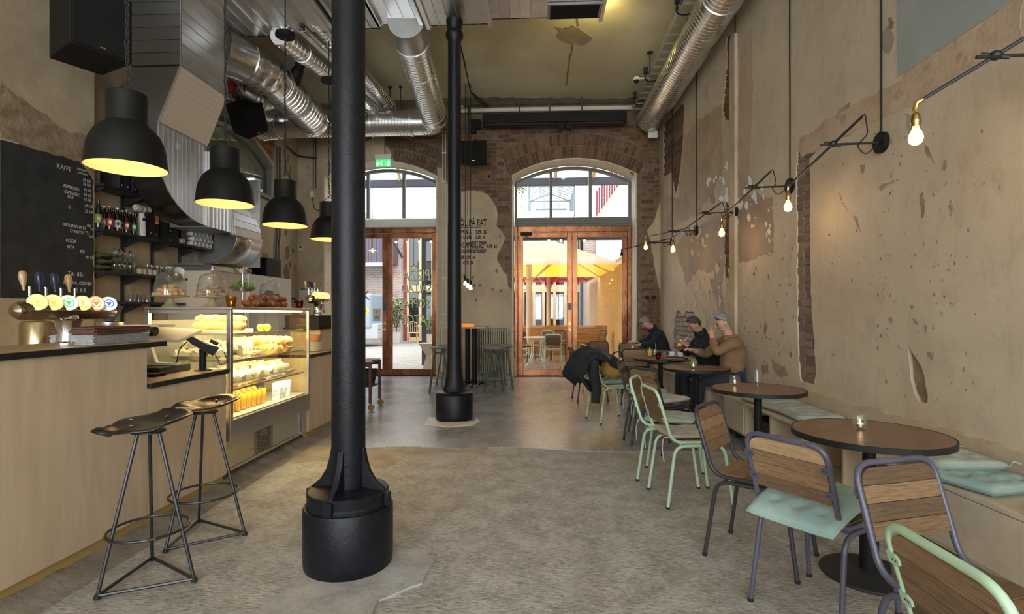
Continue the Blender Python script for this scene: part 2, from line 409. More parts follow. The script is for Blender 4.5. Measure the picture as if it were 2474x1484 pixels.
# ---------------------------------------------------------------- setting
def struct(name, mb, m, parent=None, **k): return obj(name, mb, m, parent, kind='structure' if parent is None else None, **k)
def arch(x0, x1, zs, zc, n=20):
    c = (x0+x1)/2; h = (x1-x0)/2; r = zc-zs; rad = (h*h+r*r)/(2*r); a = math.asin(h/rad)
    return [(c+rad*sin(-a+2*a*i/n), zc-rad+rad*cos(-a+2*a*i/n)) for i in range(n+1)]
OPEN = [(-4.43, -2.06), (-.53, 1.98)]; ZS, ZK = 4.16, 4.49
def opening(x0, x1, ins=0): return [(x0+ins, 0)]+arch(x0+ins, x1-ins, ZS-ins*.3, ZK-ins)+[(x1-ins, 0)]
# floor
mb = MB(); mb.box(XL-.3, 3.3, YF-.2, 5.5, -.2, 0); floor = struct('floor', mb, conc, smooth=False)
edge = [wf(u, v) for u, v in ((640, 1086), (760, 1080), (882, 1084), (960, 1081), (1060, 1083), (1130, 1086), (1165, 1079), (1180, 1082), (1290, 1083), (1350, 1088), (1440, 1092), (1560, 1091), (1700, 1092), (1790, 1092))]
edge = [(XL-.3, edge[0][1])]+edge+[(3.0, edge[-1][1])]
poly = ragged(edge, .06, .022, 3, closed=False)+[(3.0, edge[-1][1]), (3.0, YD+.3), (XL-.3, YD+.3)]
mb = MB(); mb.prism(poly, -.19, .007); obj('worn_slab', mb, slab, floor, smooth=False, bevel=.004)
edge2 = [wf(u, v) for u, v in ((700, 1120), (880, 1107), (905, 1135), (955, 1122), (958, 1102), (1010, 1097), (1100, 1097), (1165, 1094), (1185, 1078), (1185, 1070), (700, 1070))]
mb = MB(); mb.prism(ragged(edge2, .05, .015, 9), -.1, .0035); obj('screed_layer', mb, mat('brown_screed', (.27, .215, .15), .7, col2=(.38, .33, .26), scale=5, bump=.4, bscale=30), floor, smooth=False)
pad = [wf(u, v) for u, v in ((600, 1500), (700, 1420), (745, 1372), (790, 1345), (870, 1330), (960, 1328), (1045, 1333), (1050, 1352), (1036, 1380), (1018, 1412), (970, 1432), (915, 1455), (900, 1500))]
mb = MB(); mb.prism(ragged(pad, .05, .016, 4), -.05, .010)
obj('column_pad', mb, mat('pale_screed', (.32, .30, .275), .85, col2=(.47, .45, .42), scale=5, bump=.6, bscale=30, extra=overlay((.16, .15, .14), 14, .6, .7, fac=.6)), floor, smooth=False, bevel=.004)
pd = [wf(u, v) for u, v in ((1025, 1028), (1035, 1010), (1055, 1012), (1060, 1022), (1145, 1020), (1152, 1012), (1160, 1020), (1140, 1030), (1080, 1034), (1050, 1030))]
mb = MB(); mb.prism(ragged(pd, .04, .012, 6), -.01, .012); obj('column_pad', mb, whitep, floor, smooth=False)
# concrete kerb under the bar
mb = MB(); vs = []; fs = []; ys = [-3+.09*i for i in range(110)]
for y in ys:
    q = noise.noise(Vector((y*5, 0, 1)))*.5+noise.noise(Vector((y*15, 3, 1)))*.5
    bx = -2.22-.025*y*.5+.03*q
    vs += [(-2.6, y, .0), (-2.6, y, .06), (-2.44, y, .05+.035*q), (-2.40, y, .035+.015*q), (bx, y, .0)]
for i in range(len(ys)-1):
    for k in range(4): fs.append((i*5+k, i*5+k+1, i*5+k+6, i*5+k+5))
mb.add(vs, [f[::-1] for f in fs]); struct('trim_1', mb, mat('kerb_concrete', (.20, .165, .125), .9, col2=(.33, .28, .225), scale=5, bump=.8, bscale=30), smooth=False)
# ceiling
mb = MB(); mb.box(XL-.3, 3.3, YF-.3, YB+.5, ZC, ZC+.25); ceiling = struct('ceiling', mb, ceil_m, smooth=False)
pp = ragged([wc(u, v) for u, v in ((1342, 62), (1368, 66), (1385, 58), (1400, 72), (1425, 80), (1430, 92), (1410, 104), (1370, 100), (1346, 92), (1350, 78))], .04, .05, 5)
mb = MB(); mb.prism(pp, 0, .012, MC); obj('bare_patch', mb, mat('grey_render_patch', (.30, .25, .19), .9, col2=(.37, .31, .24), scale=6, bump=.6), ceiling, smooth=False)
for pts in (((1398, 40), (1394, 62), (1390, 76)), ((1384, 105), (1380, 130), (1374, 165), (1370, 190), (1366, 210))):
    a = ragged([wc(*p) for p in pts], .06, .02, 8, closed=False); wd = [.010+.016*abs(noise.noise(Vector((i*.9, 0, 4)))) for i in range(len(a))]
    mb = MB(); mb.prism([(x-q, y) for (x, y), q in zip(a, wd)]+[(x+q, y) for (x, y), q in zip(a[::-1], wd[::-1])], 0, .006, MC)
    obj('crack', mb, bare_dark, ceiling, smooth=False)
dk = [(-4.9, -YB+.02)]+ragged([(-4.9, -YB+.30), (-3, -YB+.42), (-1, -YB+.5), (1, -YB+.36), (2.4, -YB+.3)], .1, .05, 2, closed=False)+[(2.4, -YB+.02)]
mb = MB(); mb.prism(dk, 0, .004, MC); obj('painted_shade_band', mb, mat('shade_toned_plaster', (.22, .18, .12), .9, col2=(.32, .27, .19), scale=4, bump=.3), ceiling, smooth=False)  # shade along the back edge of the ceiling, put into the colour
# bricks on a wall face, in the wall's own frame
def bricks(parent, M, cells, m, thick=.03, seed=1, cap=300, base=-.03):
    rd = random.Random(seed); src = []
    for k in range(4):
        b = MB(); j = lambda: rd.uniform(-.05, .05)
        fr = [(-.46+j()*.4, -.44+j()), (.46+j()*.4, -.44+j()), (.46+j()*.4, .44+j()), (-.46+j()*.4, .44+j())]
        bk = [(-.48, -.47), (.48, -.47), (.48, .47), (-.48, .47)]
        b.add([(x, y, 0) for x, y in bk]+[(x, y, .8) for x, y in bk]+[(x, y, 1) for x, y in fr],
              [(0, 1, 5, 4), (1, 2, 6, 5), (2, 3, 7, 6), (3, 0, 4, 7), (4, 5, 9, 8), (5, 6, 10, 9), (6, 7, 11, 10), (7, 4, 8, 11), (8, 9, 10, 11)])
        src.append(b)
    ob = []; rest = MB()
    for i, (x, y, wd, h, a) in enumerate(cells):
        t = thick*rd.uniform(.8, 1.08)
        Q = M@T(x, y, base)@RZ(a)@Matrix.Diagonal((wd, h, t, 1)); k = i % 4
        if i < cap:
            if i < 4: o = obj('brick', src[k], m, parent, smooth=False); ob.append(o)
            else: o = inst(ob[k], parent)
            o.matrix_local = Q
        else: rest.add(src[k].v, src[k].f, Q)
    if rest.v: obj('brickwork', rest, m, parent, smooth=False, kind='stuff')
def courses(x0, x1, z0, z1, test, L=.24, H=.068, J=.012, seed=0, half=.5):
    out = []; k = 0; z = z0
    while z < z1:
        x = x0-(L*half if k % 2 else 0); rd = random.Random(seed+k)
        while x < x1:
            l = L if k % 4 != 3 else L*.5
            if test(x+l/2, z+H/2, l/2): out.append((x+l/2, z+H/2, l, H, 0))
            x += l+J
        z += H+J; k += 1
    return out
# back wall with its two arched openings
outer = [(XL-.3, 0)]+[p for o in OPEN for p in opening(*o)]+[(2.9, 0), (2.9, ZC), (XL-.3, ZC)]
mb = MB(); mb.plate([outer], -.55, -.009, MBK); wall_back = struct('wall_back', mb, mortar, smooth=False)
def above(poly): return [p for p in poly]
ar1 = opening(*OPEN[0]); x955 = wb(955, 392)[0]
B1 = [(XL, 0), (OPEN[0][0], 0)]+[p for p in ar1[1:-1] if p[0] < x955]+ragged([wb(955, 390), wb(941, 362), wb(930, 348), wb(930, 329), wb(906, 331), wb(884, 343), wb(880, 300), wb(880, 262)], .05, .02, 3, closed=False)+[(wb(880, 262)[0], ZC), (XL, ZC)]
B2 = [(OPEN[0][1], 0), (OPEN[1][0], 0), (OPEN[1][0], wb(0, 700)[1])]+ragged([wb(u, v) for u, v in ((1237, 700), (1228, 690), (1226, 668), (1214, 652), (1201, 630), (1203, 612), (1214, 592), (1221, 575), (1213, 560), (1199, 546), (1203, 522), (1199, 500), (1180, 472), (1160, 462), (1112, 463), (1088, 455), (1072, 430), (1066, 400))], .05, .013, 11, closed=False)+[(OPEN[0][1], wb(0, 420)[1])]
B3 = ragged([wb(u, v) for u, v in ((1599, 440), (1592, 500), (1578, 540), (1562, 556), (1572, 590), (1580, 640), (1592, 700), (1597, 760))], .05, .02, 5, closed=False)+[(2.47, 1.0), (2.47, 4.2)]
for q in (B1, B2, B3):
    mb = MB(); mb.plate([q], -.012, .012, MBK); obj('plaster', mb, plaster_b, wall_back, smooth=False)
arcs = [arch(a-.02, b+.02, ZS, ZK+.0) for a, b in OPEN]
def archtop(x, i, ex=0):
    a, b = OPEN[i]; c = (a+b)/2; h = (b-a)/2; r = ZK-ZS; rad = (h*h+r*r)/(2*r)
    return None if abs(x-c) > h+ex else ZK-rad+sqrt(max(0, (rad+ex)**2-(x-c)**2))
def freeb(x, z, hl):
    for e in (-hl, 0, hl):
        if any(inside((x+e, z), q) for q in (B1, B2, B3)): return False
        for i in (0, 1):
            a, b = OPEN[i]
            if a-.01 < x+e < b+.01 and z < archtop(min(max(x+e, a), b), i)+.05: return False
            t = archtop(x+e, i, .50)
            if t and a-.15 < x+e < b+.15 and ZS-.05 < z < t+.02: return False
    return -3.6 < x < 2.46 and z < 5.3
cells = courses(-3.6, 2.5, .6, 5.2, freeb, seed=3)
for i, (a, b) in enumerate(OPEN):
    c = (a+b)/2; h = (b-a)/2; r = ZK-ZS; rad = (h*h+r*r)/(2*r); am = math.asin(h/rad)
    for ring in (0, 1):
        rr = rad+.135+.252*ring; n = int(2*am*rr/.077)
        for k in range(n+1):
            an = -am+2*am*(k+.5*ring)/n; x, z = c+rr*sin(an), ZK-rad+rr*cos(an)
            if not any(inside((x, z), q) for q in (B1, B2, B3)): cells.append((x, z, .065, .24, -an))
cells.sort(key=lambda q: (q[0]-.5)**2+(q[1]-3.9)**2)
bricks(wall_back, MBK, cells, brick_m, seed=2, base=-.03, thick=.032)
for i, (cx, cy, rx, ry) in enumerate(((1412, 330, 22, 26), (1346, 378, 20, 12), (1262, 335, 9, 22), (1500, 350, 25, 12), (1176, 420, 12, 8), (1560, 640, 12, 40), (985, 365, 12, 14), (1200, 330, 18, 14), (1230, 380, 8, 20), (1310, 340, 14, 18), (1370, 330, 12, 30), (1450, 350, 16, 22), (1460, 320, 20, 10), (1530, 400, 10, 26), (1565, 460, 12, 30), (1580, 390, 9, 18), (1560, 560, 8, 20), (1215, 470, 10, 16), (1190, 430, 14, 10), (1010, 360, 14, 9), (1030, 400, 8, 14), (1130, 410, 10, 16), (1160, 380, 9, 10))):
    mb = MB(); mb.prism(ragged([wb(*p) for p in blob(cx, cy, rx, ry, 40+i, 13, .6)], .03, .03, i), -.03, .0005+.003*(i < 4), MBK)
    obj('mortar_smear', mb, mat('mortar_smear', (.14, .095, .065), .95, col2=(.225, .16, .11), scale=6, bump=.7), wall_back, smooth=False)
for i, (a, b) in enumerate(OPEN):                 # plastered reveals
    o = opening(a, b); q = opening(a, b, .022)
    mb = MB(); mb.prism(o+q[::-1], -.50, .016, MBK); obj('reveal', mb, cream_chip, wall_back, smooth=True, ang=30)
for k, (u, v) in enumerate(((1142, 671), (1146, 690), (1160, 690), (1190, 700), (1210, 703), (1150, 725), (1208, 571), (1122, 667), (1200, 655))):
    x, z = wb(u, v); mb = MB(); mb.prism(blob(x, z, .035, .045, k), .012, .014, MBK); obj('chip', mb, bare_dark, wall_back, smooth=False)
for u in (1563, 1579):
    x, z = wb(u, 719); mb = MB(); mb.cyl(.045, -.02, .012, 16, MBK@T(x, z, 0)); obj('socket_cap', mb, matt_black, wall_back)
# hand-painted beer list on the plaster
def wtext(s, u, v, px, name='painted_lettering', sx=.72, und=None):
    x, z = wb(u, v); text(name, s, px/F*10.9*1.38, MBK@T(x, z, .0125), ink, wall_back, depth=.0008, sx=sx, jit=.05, bold=.004)
for s, u, v, px in (('ÖL PÅ FAT', 1111, 546, 16), ('PPS BLÅ', 1111, 566, 9.5), ('5.0%  36', 1149, 565, 9), ('N LAGER', 1112, 577, 8), ('5.2%  56', 1149, 577, 8), ('KLYN', 1112, 598, 13), ('EAST INDIA', 1140, 591, 8),
                    ('PALE ALE', 1141, 600, 8), ('6.9%  62', 1177, 599, 8), ('CARNEGIE BRYGGERIET', 1115, 611, 7.5), ('ER 4.8%  64', 1114, 626, 8.5), ('4.5%  64', 1119, 639, 8.5)):
    wtext(s, u, v, px, sx=.62 if px > 7.6 else .55)
for x0, x1, v in ((1111, 1163, 549), (1128, 1142, 601)):
    a, b = wb(x0, v), wb(x1, v); mb = MB(); mb.box(a[0], b[0], a[1]-.012, a[1], .0125, .0135, MBK); obj('painted_line', mb, ink, wall_back, smooth=False)
# right wall
SE = 15.2
H1 = [(1635, 753), (1640, 749), (1648, 757), (1653, 764), (1657, 754), (1662, 751), (1668, 755), (1678, 752), (1684, 775), (1692, 800), (1698, 850), (1690, 870), (1660, 862), (1640, 852), (1626, 840), (1627, 800), (1630, 770)]
H2 = [(1931, 352), (1952, 330), (1985, 316), (1991, 340), (1972, 368), (1959, 384), (1959, 520), (1961, 640), (1963, 740), (1966, 800), (1972, 822), (1970, 850), (1974, 900), (1968, 930), (1936, 922), (1932, 880), (1929, 800), (1927, 600), (1925, 420)]
H3 = [(1766, 80), (1771, 160), (1770, 240), (1765, 288), (1752, 292), (1747, 262), (1753, 210), (1757, 150), (1756, 90)]
H4 = [(1756, 480), (1763, 500), (1764, 640), (1761, 690), (1752, 660), (1750, 560)]
H5 = [(1604, 300), (1622, 280), (1640, 256), (1654, 250), (1652, 330), (1646, 400), (1641, 440), (1632, 476), (1628, 440), (1621, 418), (1604, 430)]
G1 = [(2196, 830), (2204, 845), (2219, 866), (2228, 884), (2233, 905), (2246, 958), (2244, 975), (2226, 972), (2212, 950), (2204, 915), (2200, 880)]
holes = [ragged([wr(*p) for p in h], .06, .014, i+2) for i, h in enumerate((H1, H2, H3, H4, H5, G1))]
mb = MB(); mb.box(-.2, SE, 0, ZC, -.4, -.015, MR); wall_right = struct('wall_right', mb, bare_dark, smooth=False)
mb = MB(); mb.plate([[(-.02, 0), (SE, 0), (SE, ZC), (-.02, ZC)]]+holes, -.035, .010, MR); obj('plaster', mb, plaster, wall_right, smooth=False)
for i, h in enumerate(holes[:5]):
    x0, x1 = min(p[0] for p in h), max(p[0] for p in h); z0, z1 = min(p[1] for p in h), max(p[1] for p in h)
    t = lambda x, z, hl: sum(inside((x+e*hl, z), h) for e in (-1, 0, 1)) >= (2 if i in (0, 4) else 1)
    bricks(wall_right, MR, courses(x0-.1, x1+.1, z0-.05, z1, t, seed=i*7), (brick_pale, brick_tan)[i] if i < 2 else brick_m, seed=i, base=-.036, thick=.036 if i else .033, cap=84 if i != 1 else 130)
x0, z0 = wr(1930, 500); x1, z1 = wr(1945, 900)
mb = MB(); mb.prism(ragged([wr(u, v) for u, v in ((1928, 400), (1941, 390), (1940, 600), (1942, 780), (1944, 905), (1936, 918), (1931, 860), (1928, 600))], .05, .01, 4), -.035, -.004, MR); obj('render_edge', mb, bare_dark, wall_right, smooth=False)
def patch(pts, m, name, z0=.009, z1=.0115, step=.05, amp=.02, seed=0):
    mb = MB(); mb.prism(ragged([wr(*p) for p in pts], step, amp, seed), z0, z1, MR); return obj(name, mb, m, wall_right, smooth=False)
patch([(1936, 340), (1990, 296), (2050, 262), (2100, 236), (2176, 190), (2313, 98), (2480, -15), (2480, 100), (2313, 200), (2190, 262), (2110, 300), (2040, 330), (1992, 352), (1965, 372), (1940, 380), (1931, 360)], rough_band, 'render_band', .008, .013, .07, .03, 1)
patch([(2171, -80), (2174, 186), (2313, 96), (2480, -16), (2480, -80)], mat('blue_grey_paint', (.27, .30, .285), .7, col2=(.31, .335, .32), scale=3), 'painted_panel', .008, .0145, .2, .004, 2)
patch([(1784, 495), (1798, 474), (1830, 470), (1870, 478), (1872, 612), (1846, 616), (1820, 628), (1786, 637)], mat('mauve_bare_plaster', (.30, .225, .18), .85, col2=(.36, .28, .23), scale=3, bump=.2), 'bare_patch', z1=.0125, amp=.03, seed=3)
patch([(1688, 560), (1700, 540), (1728, 520), (1752, 520), (1754, 640), (1745, 690), (1755, 760), (1742, 770), (1728, 720), (1712, 660), (1690, 650), (1660, 690), (1650, 650), (1630, 600), (1660, 560)], mat('grey_bare_plaster', (.34, .28, .23), .85, col2=(.41, .34, .285), scale=3, bump=.25), 'bare_patch', z1=.012, amp=.04, seed=4)
patch([(1610, 470), (1640, 480), (1655, 330), (1680, 300), (1745, 250), (1750, 420), (1720, 460), (1690, 520), (1640, 540), (1612, 560)], mat('brown_stained_plaster', (.36, .275, .195), .85, col2=(.47, .37, .27), scale=2, bump=.25), 'bare_patch', z1=.0112, amp=.05, seed=5)
patch([(1790, 130), (1818, 60), (1822, 200), (1817, 330), (1812, 430), (1800, 500), (1786, 490), (1786, 300)], mat('tan_stained_plaster', (.40, .30, .205), .85, col2=(.49, .38, .27), scale=2, bump=.25), 'bare_patch', z1=.0112, amp=.04, seed=15)
for i, pts in enumerate([[(1865, 866), (1880, 878), (1899, 884), (1906, 908), (1888, 915), (1874, 898)], [(1850, 770), (1855, 790), (1852, 822), (1847, 800)], [(1842, 885), (1858, 880), (1860, 902), (1846, 904)],
        [(2230, 466), (2238, 490), (2236, 525), (2229, 528)], [(2294, 500), (2302, 480), (2312, 496), (2300, 526)], [(2134, 82), (2150, 60), (2163, 92), (2152, 126), (2138, 118)], [(2150, 46), (2158, 42), (2160, 64), (2152, 66)],
        [(2225, 185), (2250, 176), (2268, 180), (2256, 200), (2232, 214)], [(2245, 150), (2262, 140), (2262, 160), (2246, 164)], [(2030, 262), (2055, 252), (2062, 266), (2036, 290), (2024, 296)], [(2014, 310), (2034, 296), (2040, 318), (2022, 330)],
        [(2186, 272), (2204, 268), (2210, 300), (2216, 340), (2206, 330), (2194, 306)], [(2238, 348), (2250, 360), (2264, 388), (2262, 400), (2246, 376)], [(2284, 388), (2292, 386), (2288, 412), (2282, 408)], [(1768, 425), (1780, 420), (1776, 450), (1766, 450)],
        [(1716, 470), (1728, 464), (1730, 490), (1722, 496)], [(2082, 400), (2092, 398), (2090, 416), (2084, 416)], [(2150, 772), (2160, 768), (2162, 780), (2154, 786)], [(2204, 740), (2214, 736), (2208, 750)], [(2238, 780), (2246, 790), (2244, 812), (2240, 800)], [(2064, 520), (2072, 524), (2082, 548), (2084, 564), (2074, 548)],
        [(2030, 464), (2040, 490), (2054, 512), (2048, 506), (2036, 488)], [(2126, 452), (2140, 444), (2160, 438), (2176, 434), (2150, 446), (2132, 462)], [(2208, 770), (2220, 768), (2224, 784), (2214, 782)], [(2244, 850), (2254, 856), (2262, 850), (2256, 872)]]):
    patch(pts, bare if i not in (6, 3) else bare_dark, 'chipped_patch', .009, .0118+.0002*(i % 5), .012, .022, 20+i)
rd = random.Random(5)
for i in range(190):
    u = rd.choice((rd.uniform(1990, 2420), rd.uniform(1790, 1925), rd.uniform(2120, 2320))); v = rd.uniform(300, 1000)
    if u < 1990: v = rd.uniform(500, 900)
    if v > 925+(u-1960)*.25 or v < 400-(u-1930)*.5: continue
    s = rd.uniform(1.5, 5)
    mb = MB(); mb.prism([wr(*p) for p in blob(u, v, s*rd.uniform(.35, 1), s*rd.uniform(.7, 2.2), i, 11, .6)], .009, .0116, MR)
    obj('paint_chip', mb, rd.choice((bare, bare, bare_dark)), wall_right, smooth=False)
def flakes(cx, cy, rx, ry, n, m, seed, size=(2, 7), tilt=.02):
    rd = random.Random(seed)
    for i in range(n):
        u, v = cx+rd.gauss(0, rx*.5), cy+rd.gauss(0, ry*.5); s = rd.uniform(*size)
        P = [wr(*p) for p in blob(u, v, s*rd.uniform(.5, 1), s*rd.uniform(.8, 2.4), seed*31+i, 8, .5)]
        c = (sum(p[0] for p in P)/8, sum(p[1] for p in P)/8); b = MB(); up = rd.uniform(.2, 1)*tilt
        b.add([(c[0], c[1], .016)]+[(x, z, .014+up*max(0, (z-c[1])/.1)) for x, z in P], [(0, k+1, (k+1) % 8+1) for k in range(8)], MR)
        obj('paint_flake', b, m, wall_right, smooth=False)
flakes(1750, 440, 26, 66, 26, flake, 1); flakes(1812, 486, 46, 60, 34, flake, 2, (2.5, 8)); flakes(1862, 575, 8, 60, 12, flake, 3, (1.5, 5))
flakes(1695, 690, 40, 60, 26, cream_flake, 4, (3, 11)); flakes(1745, 690, 16, 70, 14, cream_flake, 5, (3, 10)); flakes(1690, 575, 20, 40, 14, cream_flake, 6, (2, 7)); flakes(1716, 790, 26, 50, 8, cream_flake, 7, (5, 14)); flakes(1805, 640, 22, 14, 8, cream_flake, 8, (3, 7))
s0 = wr(1770, 500)[0]; s1 = wr(1784, 500)[0]
mb = MB(); mb.box(s0, s1, .45, 4.95, .005, .05, MR); obj('pipe_casing', mb, plaster_b, wall_right, smooth=False, bevel=.006)
a = wr(1936, 930)[0]; top = ragged([(a, .615), (a+1.5, .61), (a+3.5, .605), (SE, .60)], .06, .018, 8, closed=False)
mb = MB(); mb.prism([(a, 0)]+top+[(SE, .6), (SE, 0)][0:2]+[(SE, 0)], .0, .055, MR); obj('base_ledge', mb, plaster_b, wall_right, smooth=False, bevel=.008)
mb = MB(); mb.prism([(a-2.2, 0)]+ragged([(a-2.2, .5), (a-1, .54), (a, .57)], .05, .02, 3, closed=False)+[(a+.02, .6), (a+.02, 0)], .0, .03, MR); obj('base_ledge', mb, bare, wall_right, smooth=False)
# left wall with its inner arched window, the pier that carries the chalkboard, the front wall
wy0, wy1, wzs, wzc, wzb = 7.10, 9.74, 4.08, 4.44, 3.46
wop = [(wy0, wzb)]+arch(wy0, wy1, wzs, wzc)+[(wy1, wzb)]
br = ragged([wl(u, v) for u, v in ((588, 288), (640, 306), (662, 330), (668, 350), (662, 372), (659, 400))], .06, .02, 2, closed=False)
HB = br+[(wy1+.10, wzs+.02)]+[(y+.10*(y-8.42)/1.3, z+.10) for y, z in arch(wy0, wy1, wzs, wzc)[::-1] if y > wl(588, 288)[0]]
mb = MB(); mb.plate([[(0, 0), (YB+.1, 0), (YB+.1, ZC), (0, ZC)], wop], -.32, -.03, ML); wall_left = struct('wall_left', mb, bare_dark, smooth=False)
mb = MB(); mb.plate([[(0, 0), (YB+.1, 0), (YB+.1, ZC), (0, ZC)], [(y+.04*(y-8.42)/1.3, z+(.04 if z > wzb+.1 else -.04)) for y, z in wop], HB], -.03, .0, ML); obj('plaster', mb, plaster_b, wall_left, smooth=False)
hx0, hx1 = min(p[0] for p in HB), max(p[0] for p in HB); hz0, hz1 = min(p[1] for p in HB), max(p[1] for p in HB)
bricks(wall_left, ML, [(x, z, .066, .16, -.35) for x in [hx0+.078*i for i in range(int((hx1-hx0)/.078)+2)] for z in [hz0+.17*k for k in range(int((hz1-hz0)/.17)+2)] if inside((x, z), HB)], brick_red, seed=8)
for i, (u, v, rx, ry) in enumerate(((690, 480, 5, 22), (694, 612, 6, 20), (700, 640, 4, 10), (692, 660, 8, 30), (708, 606, 3, 8), (712, 650, 2, 10), (690, 560, 3, 12), (700, 420, 2, 26), (696, 384, 3, 16), (640, 620, 9, 16))):
    mb = MB(); mb.prism(ragged([wl(*p) for p in blob(u, v, rx, ry, 70+i)], .04, .02, i), -.002, .002, ML); obj('chipped_patch', mb, bare_dark, wall_left, smooth=False)
mb = MB(); mb.box(XL-.3, -4.80, YF-.2, 5.555, 0, ZC); pier = struct('wall_left', mb, plaster_b, smooth=False)
MP = frame((-4.80, 0, 0), (0, 1, 0), (0, 0, 1))
def wp(u, v): p = PX(u, v, -4.8); return (p.y, p.z)
rr = ragged([wp(u, v) for u, v in ((0, 200), (162, 318), (200, 325), (226, 345), (228, 372), (228, 450), (224, 440), (212, 415), (190, 392), (162, 384), (0, 330))], .05, .02, 7)
rr = [(min(p[0], 5.55), p[1]) for p in rr]
mb = MB(); mb.prism(rr, -.001, .006, MP); obj('rubble_patch', mb, mat('rubble_render', (.21, .145, .085), .95, col2=(.40, .30, .20), scale=8, bump=1, bscale=24), pier, smooth=False)
cb = ragged([wp(0, 336), wp(162, 378), wp(186, 386), wp(206, 402), wp(222, 424), (5.535, 3.25)], .05, .012, 3, closed=False)+ragged([(5.54, 3.2), (5.53, 2.6), (5.545, 2.0), (5.53, 1.5)], .04, .016, 4, closed=False)+[(5.53, 1.5), wp(0, 720)]
mb = MB(); mb.prism(cb, .0005, .004, MP); chalkb = obj('chalkboard', mb, board, None, smooth=False)
tag(chalkb, 'black chalkboard painted on the left pier with handwritten coffee and wine prices', 'chalkboard')
def ctext(s, u, v, px, sx=.8):
    y, z = wp(u, v); d = y*CS+4.8*SN
    text('chalk_lettering', s, px/F*d*1.4, MP@T(y, z, .0045), chalk, chalkb, depth=.0004, sx=sx*1.5, jit=.07, shear=.05)
for s, u, v, px in (('KAFFE', 136, 405, 11), ('- SERVERAD I', 182, 408, 4.5), ('TAKEAWAY', 186, 418, 4.5), ('28 KR', 199, 437, 7), ('28 KR', 199, 447, 7), ('20 KR', 201, 461, 7), ('28 KR', 201, 473, 7), ('32 KR', 201, 484, 7), ('34 KR', 203, 499, 7), ('32 KR', 204, 513, 7),
                    ('ESPRESSO', 152, 452, 8), ('ESPRESSO', 154, 466, 8), ('NO', 162, 478, 8), ('O', 163, 503, 8), ('RIESLING EKO', 150, 545, 8), ('85/', 209, 548, 8), ('425', 217, 556, 6), ("D'AVITA", 168, 561, 8), ('75/', 204, 566, 8), ('395', 214, 574, 6),
                    ('RÖDA', 158, 584, 8), ('VITA', 160, 599, 8), ('90/', 191, 612, 9), ('280 CL', 204, 624, 6.5), ('TA  85:-', 162, 666, 11), ('KOSKA, OLIVER', 152, 686, 9), ('5 KR', 182, 706, 11)):
    ctext(s, u, v, px, .62)
mb = MB(); mb.plate([[(XL-.3, 0), (3.2, 0), (3.2, ZC), (XL-.3, ZC)]]+[[(x-1, .55), (x+1, .55), (x+1, 4.25), (x-1, 4.25)] for x in (-3.2, -.6, 2.0)], -.3, 0, frame((0, YF, 0), (1, 0, 0), (0, 0, 1))@T(0, 0, 0)); struct('wall_front', mb, plaster, smooth=False)
for i, x in enumerate((-3.2, -.6, 2.0)):
    mb = MB()
    for a, b, c, d in ((x-1, x-.93, .55, 4.25), (x+.93, x+1, .55, 4.25), (x-.93, x+.93, .55, .62), (x-.93, x+.93, 4.18, 4.25), (x-.03, x+.03, .62, 4.18), (x-.93, x+.93, 3.0, 3.08)): mb.box(a, b, YF+.08, YF+.16, c, d)
    wn = struct('window_%d' % (i+4), mb, greyframe, smooth=False)
    mb = MB(); mb.box(x-.93, x+.93, YF+.115, YF+.12, .62, 4.18); obj('pane', mb, glass, wn, smooth=False)
# inner arched window
mb = MB(); q = [(y-.07*(y-8.42)/1.32, z-(.07 if z > wzb+.1 else -.07)) for y, z in wop]
mb.plate([wop, q], -.10, .03, ML); wi = struct('window_3', mb, greyframe, smooth=False)
mb = MB(); mb.prism(q, -.05, -.045, ML); obj('pane', mb, glassmat('reflective_inner_glass', (.85, .9, .86), ior=1.9), wi, smooth=False)
for zb in ():
    mb = MB(); mb.box(wy0+.07, wy1-.07, zb, zb+.05, -.09, .0, ML); obj('glazing_bar', mb, greyframe, wi, smooth=False)
mb = MB(); brm = mat('pale_green_plaster', (.44, .45, .34), .8, col2=(.52, .52, .40), scale=1.5)
for b in ((-8.6, -5.3, 5.6, 10.8, 5.0, 5.1), (-8.7, -8.6, 5.6, 10.8, 2.8, 5.1), (-8.6, -5.3, 5.5, 5.6, 2.8, 5.1), (-8.7, -5.3, 5.5, 10.8, 2.7, 2.8), (-8.7, -5.3, 10.7, 10.8, 4.15, 5.1), (-8.7, -5.3, 10.7, 10.8, 2.7, 3.3), (-8.7, -5.3, 10.7, 10.8, 3.72, 3.84)): mb.box(*b)
struct('wall_back_room', mb, brm, smooth=False)
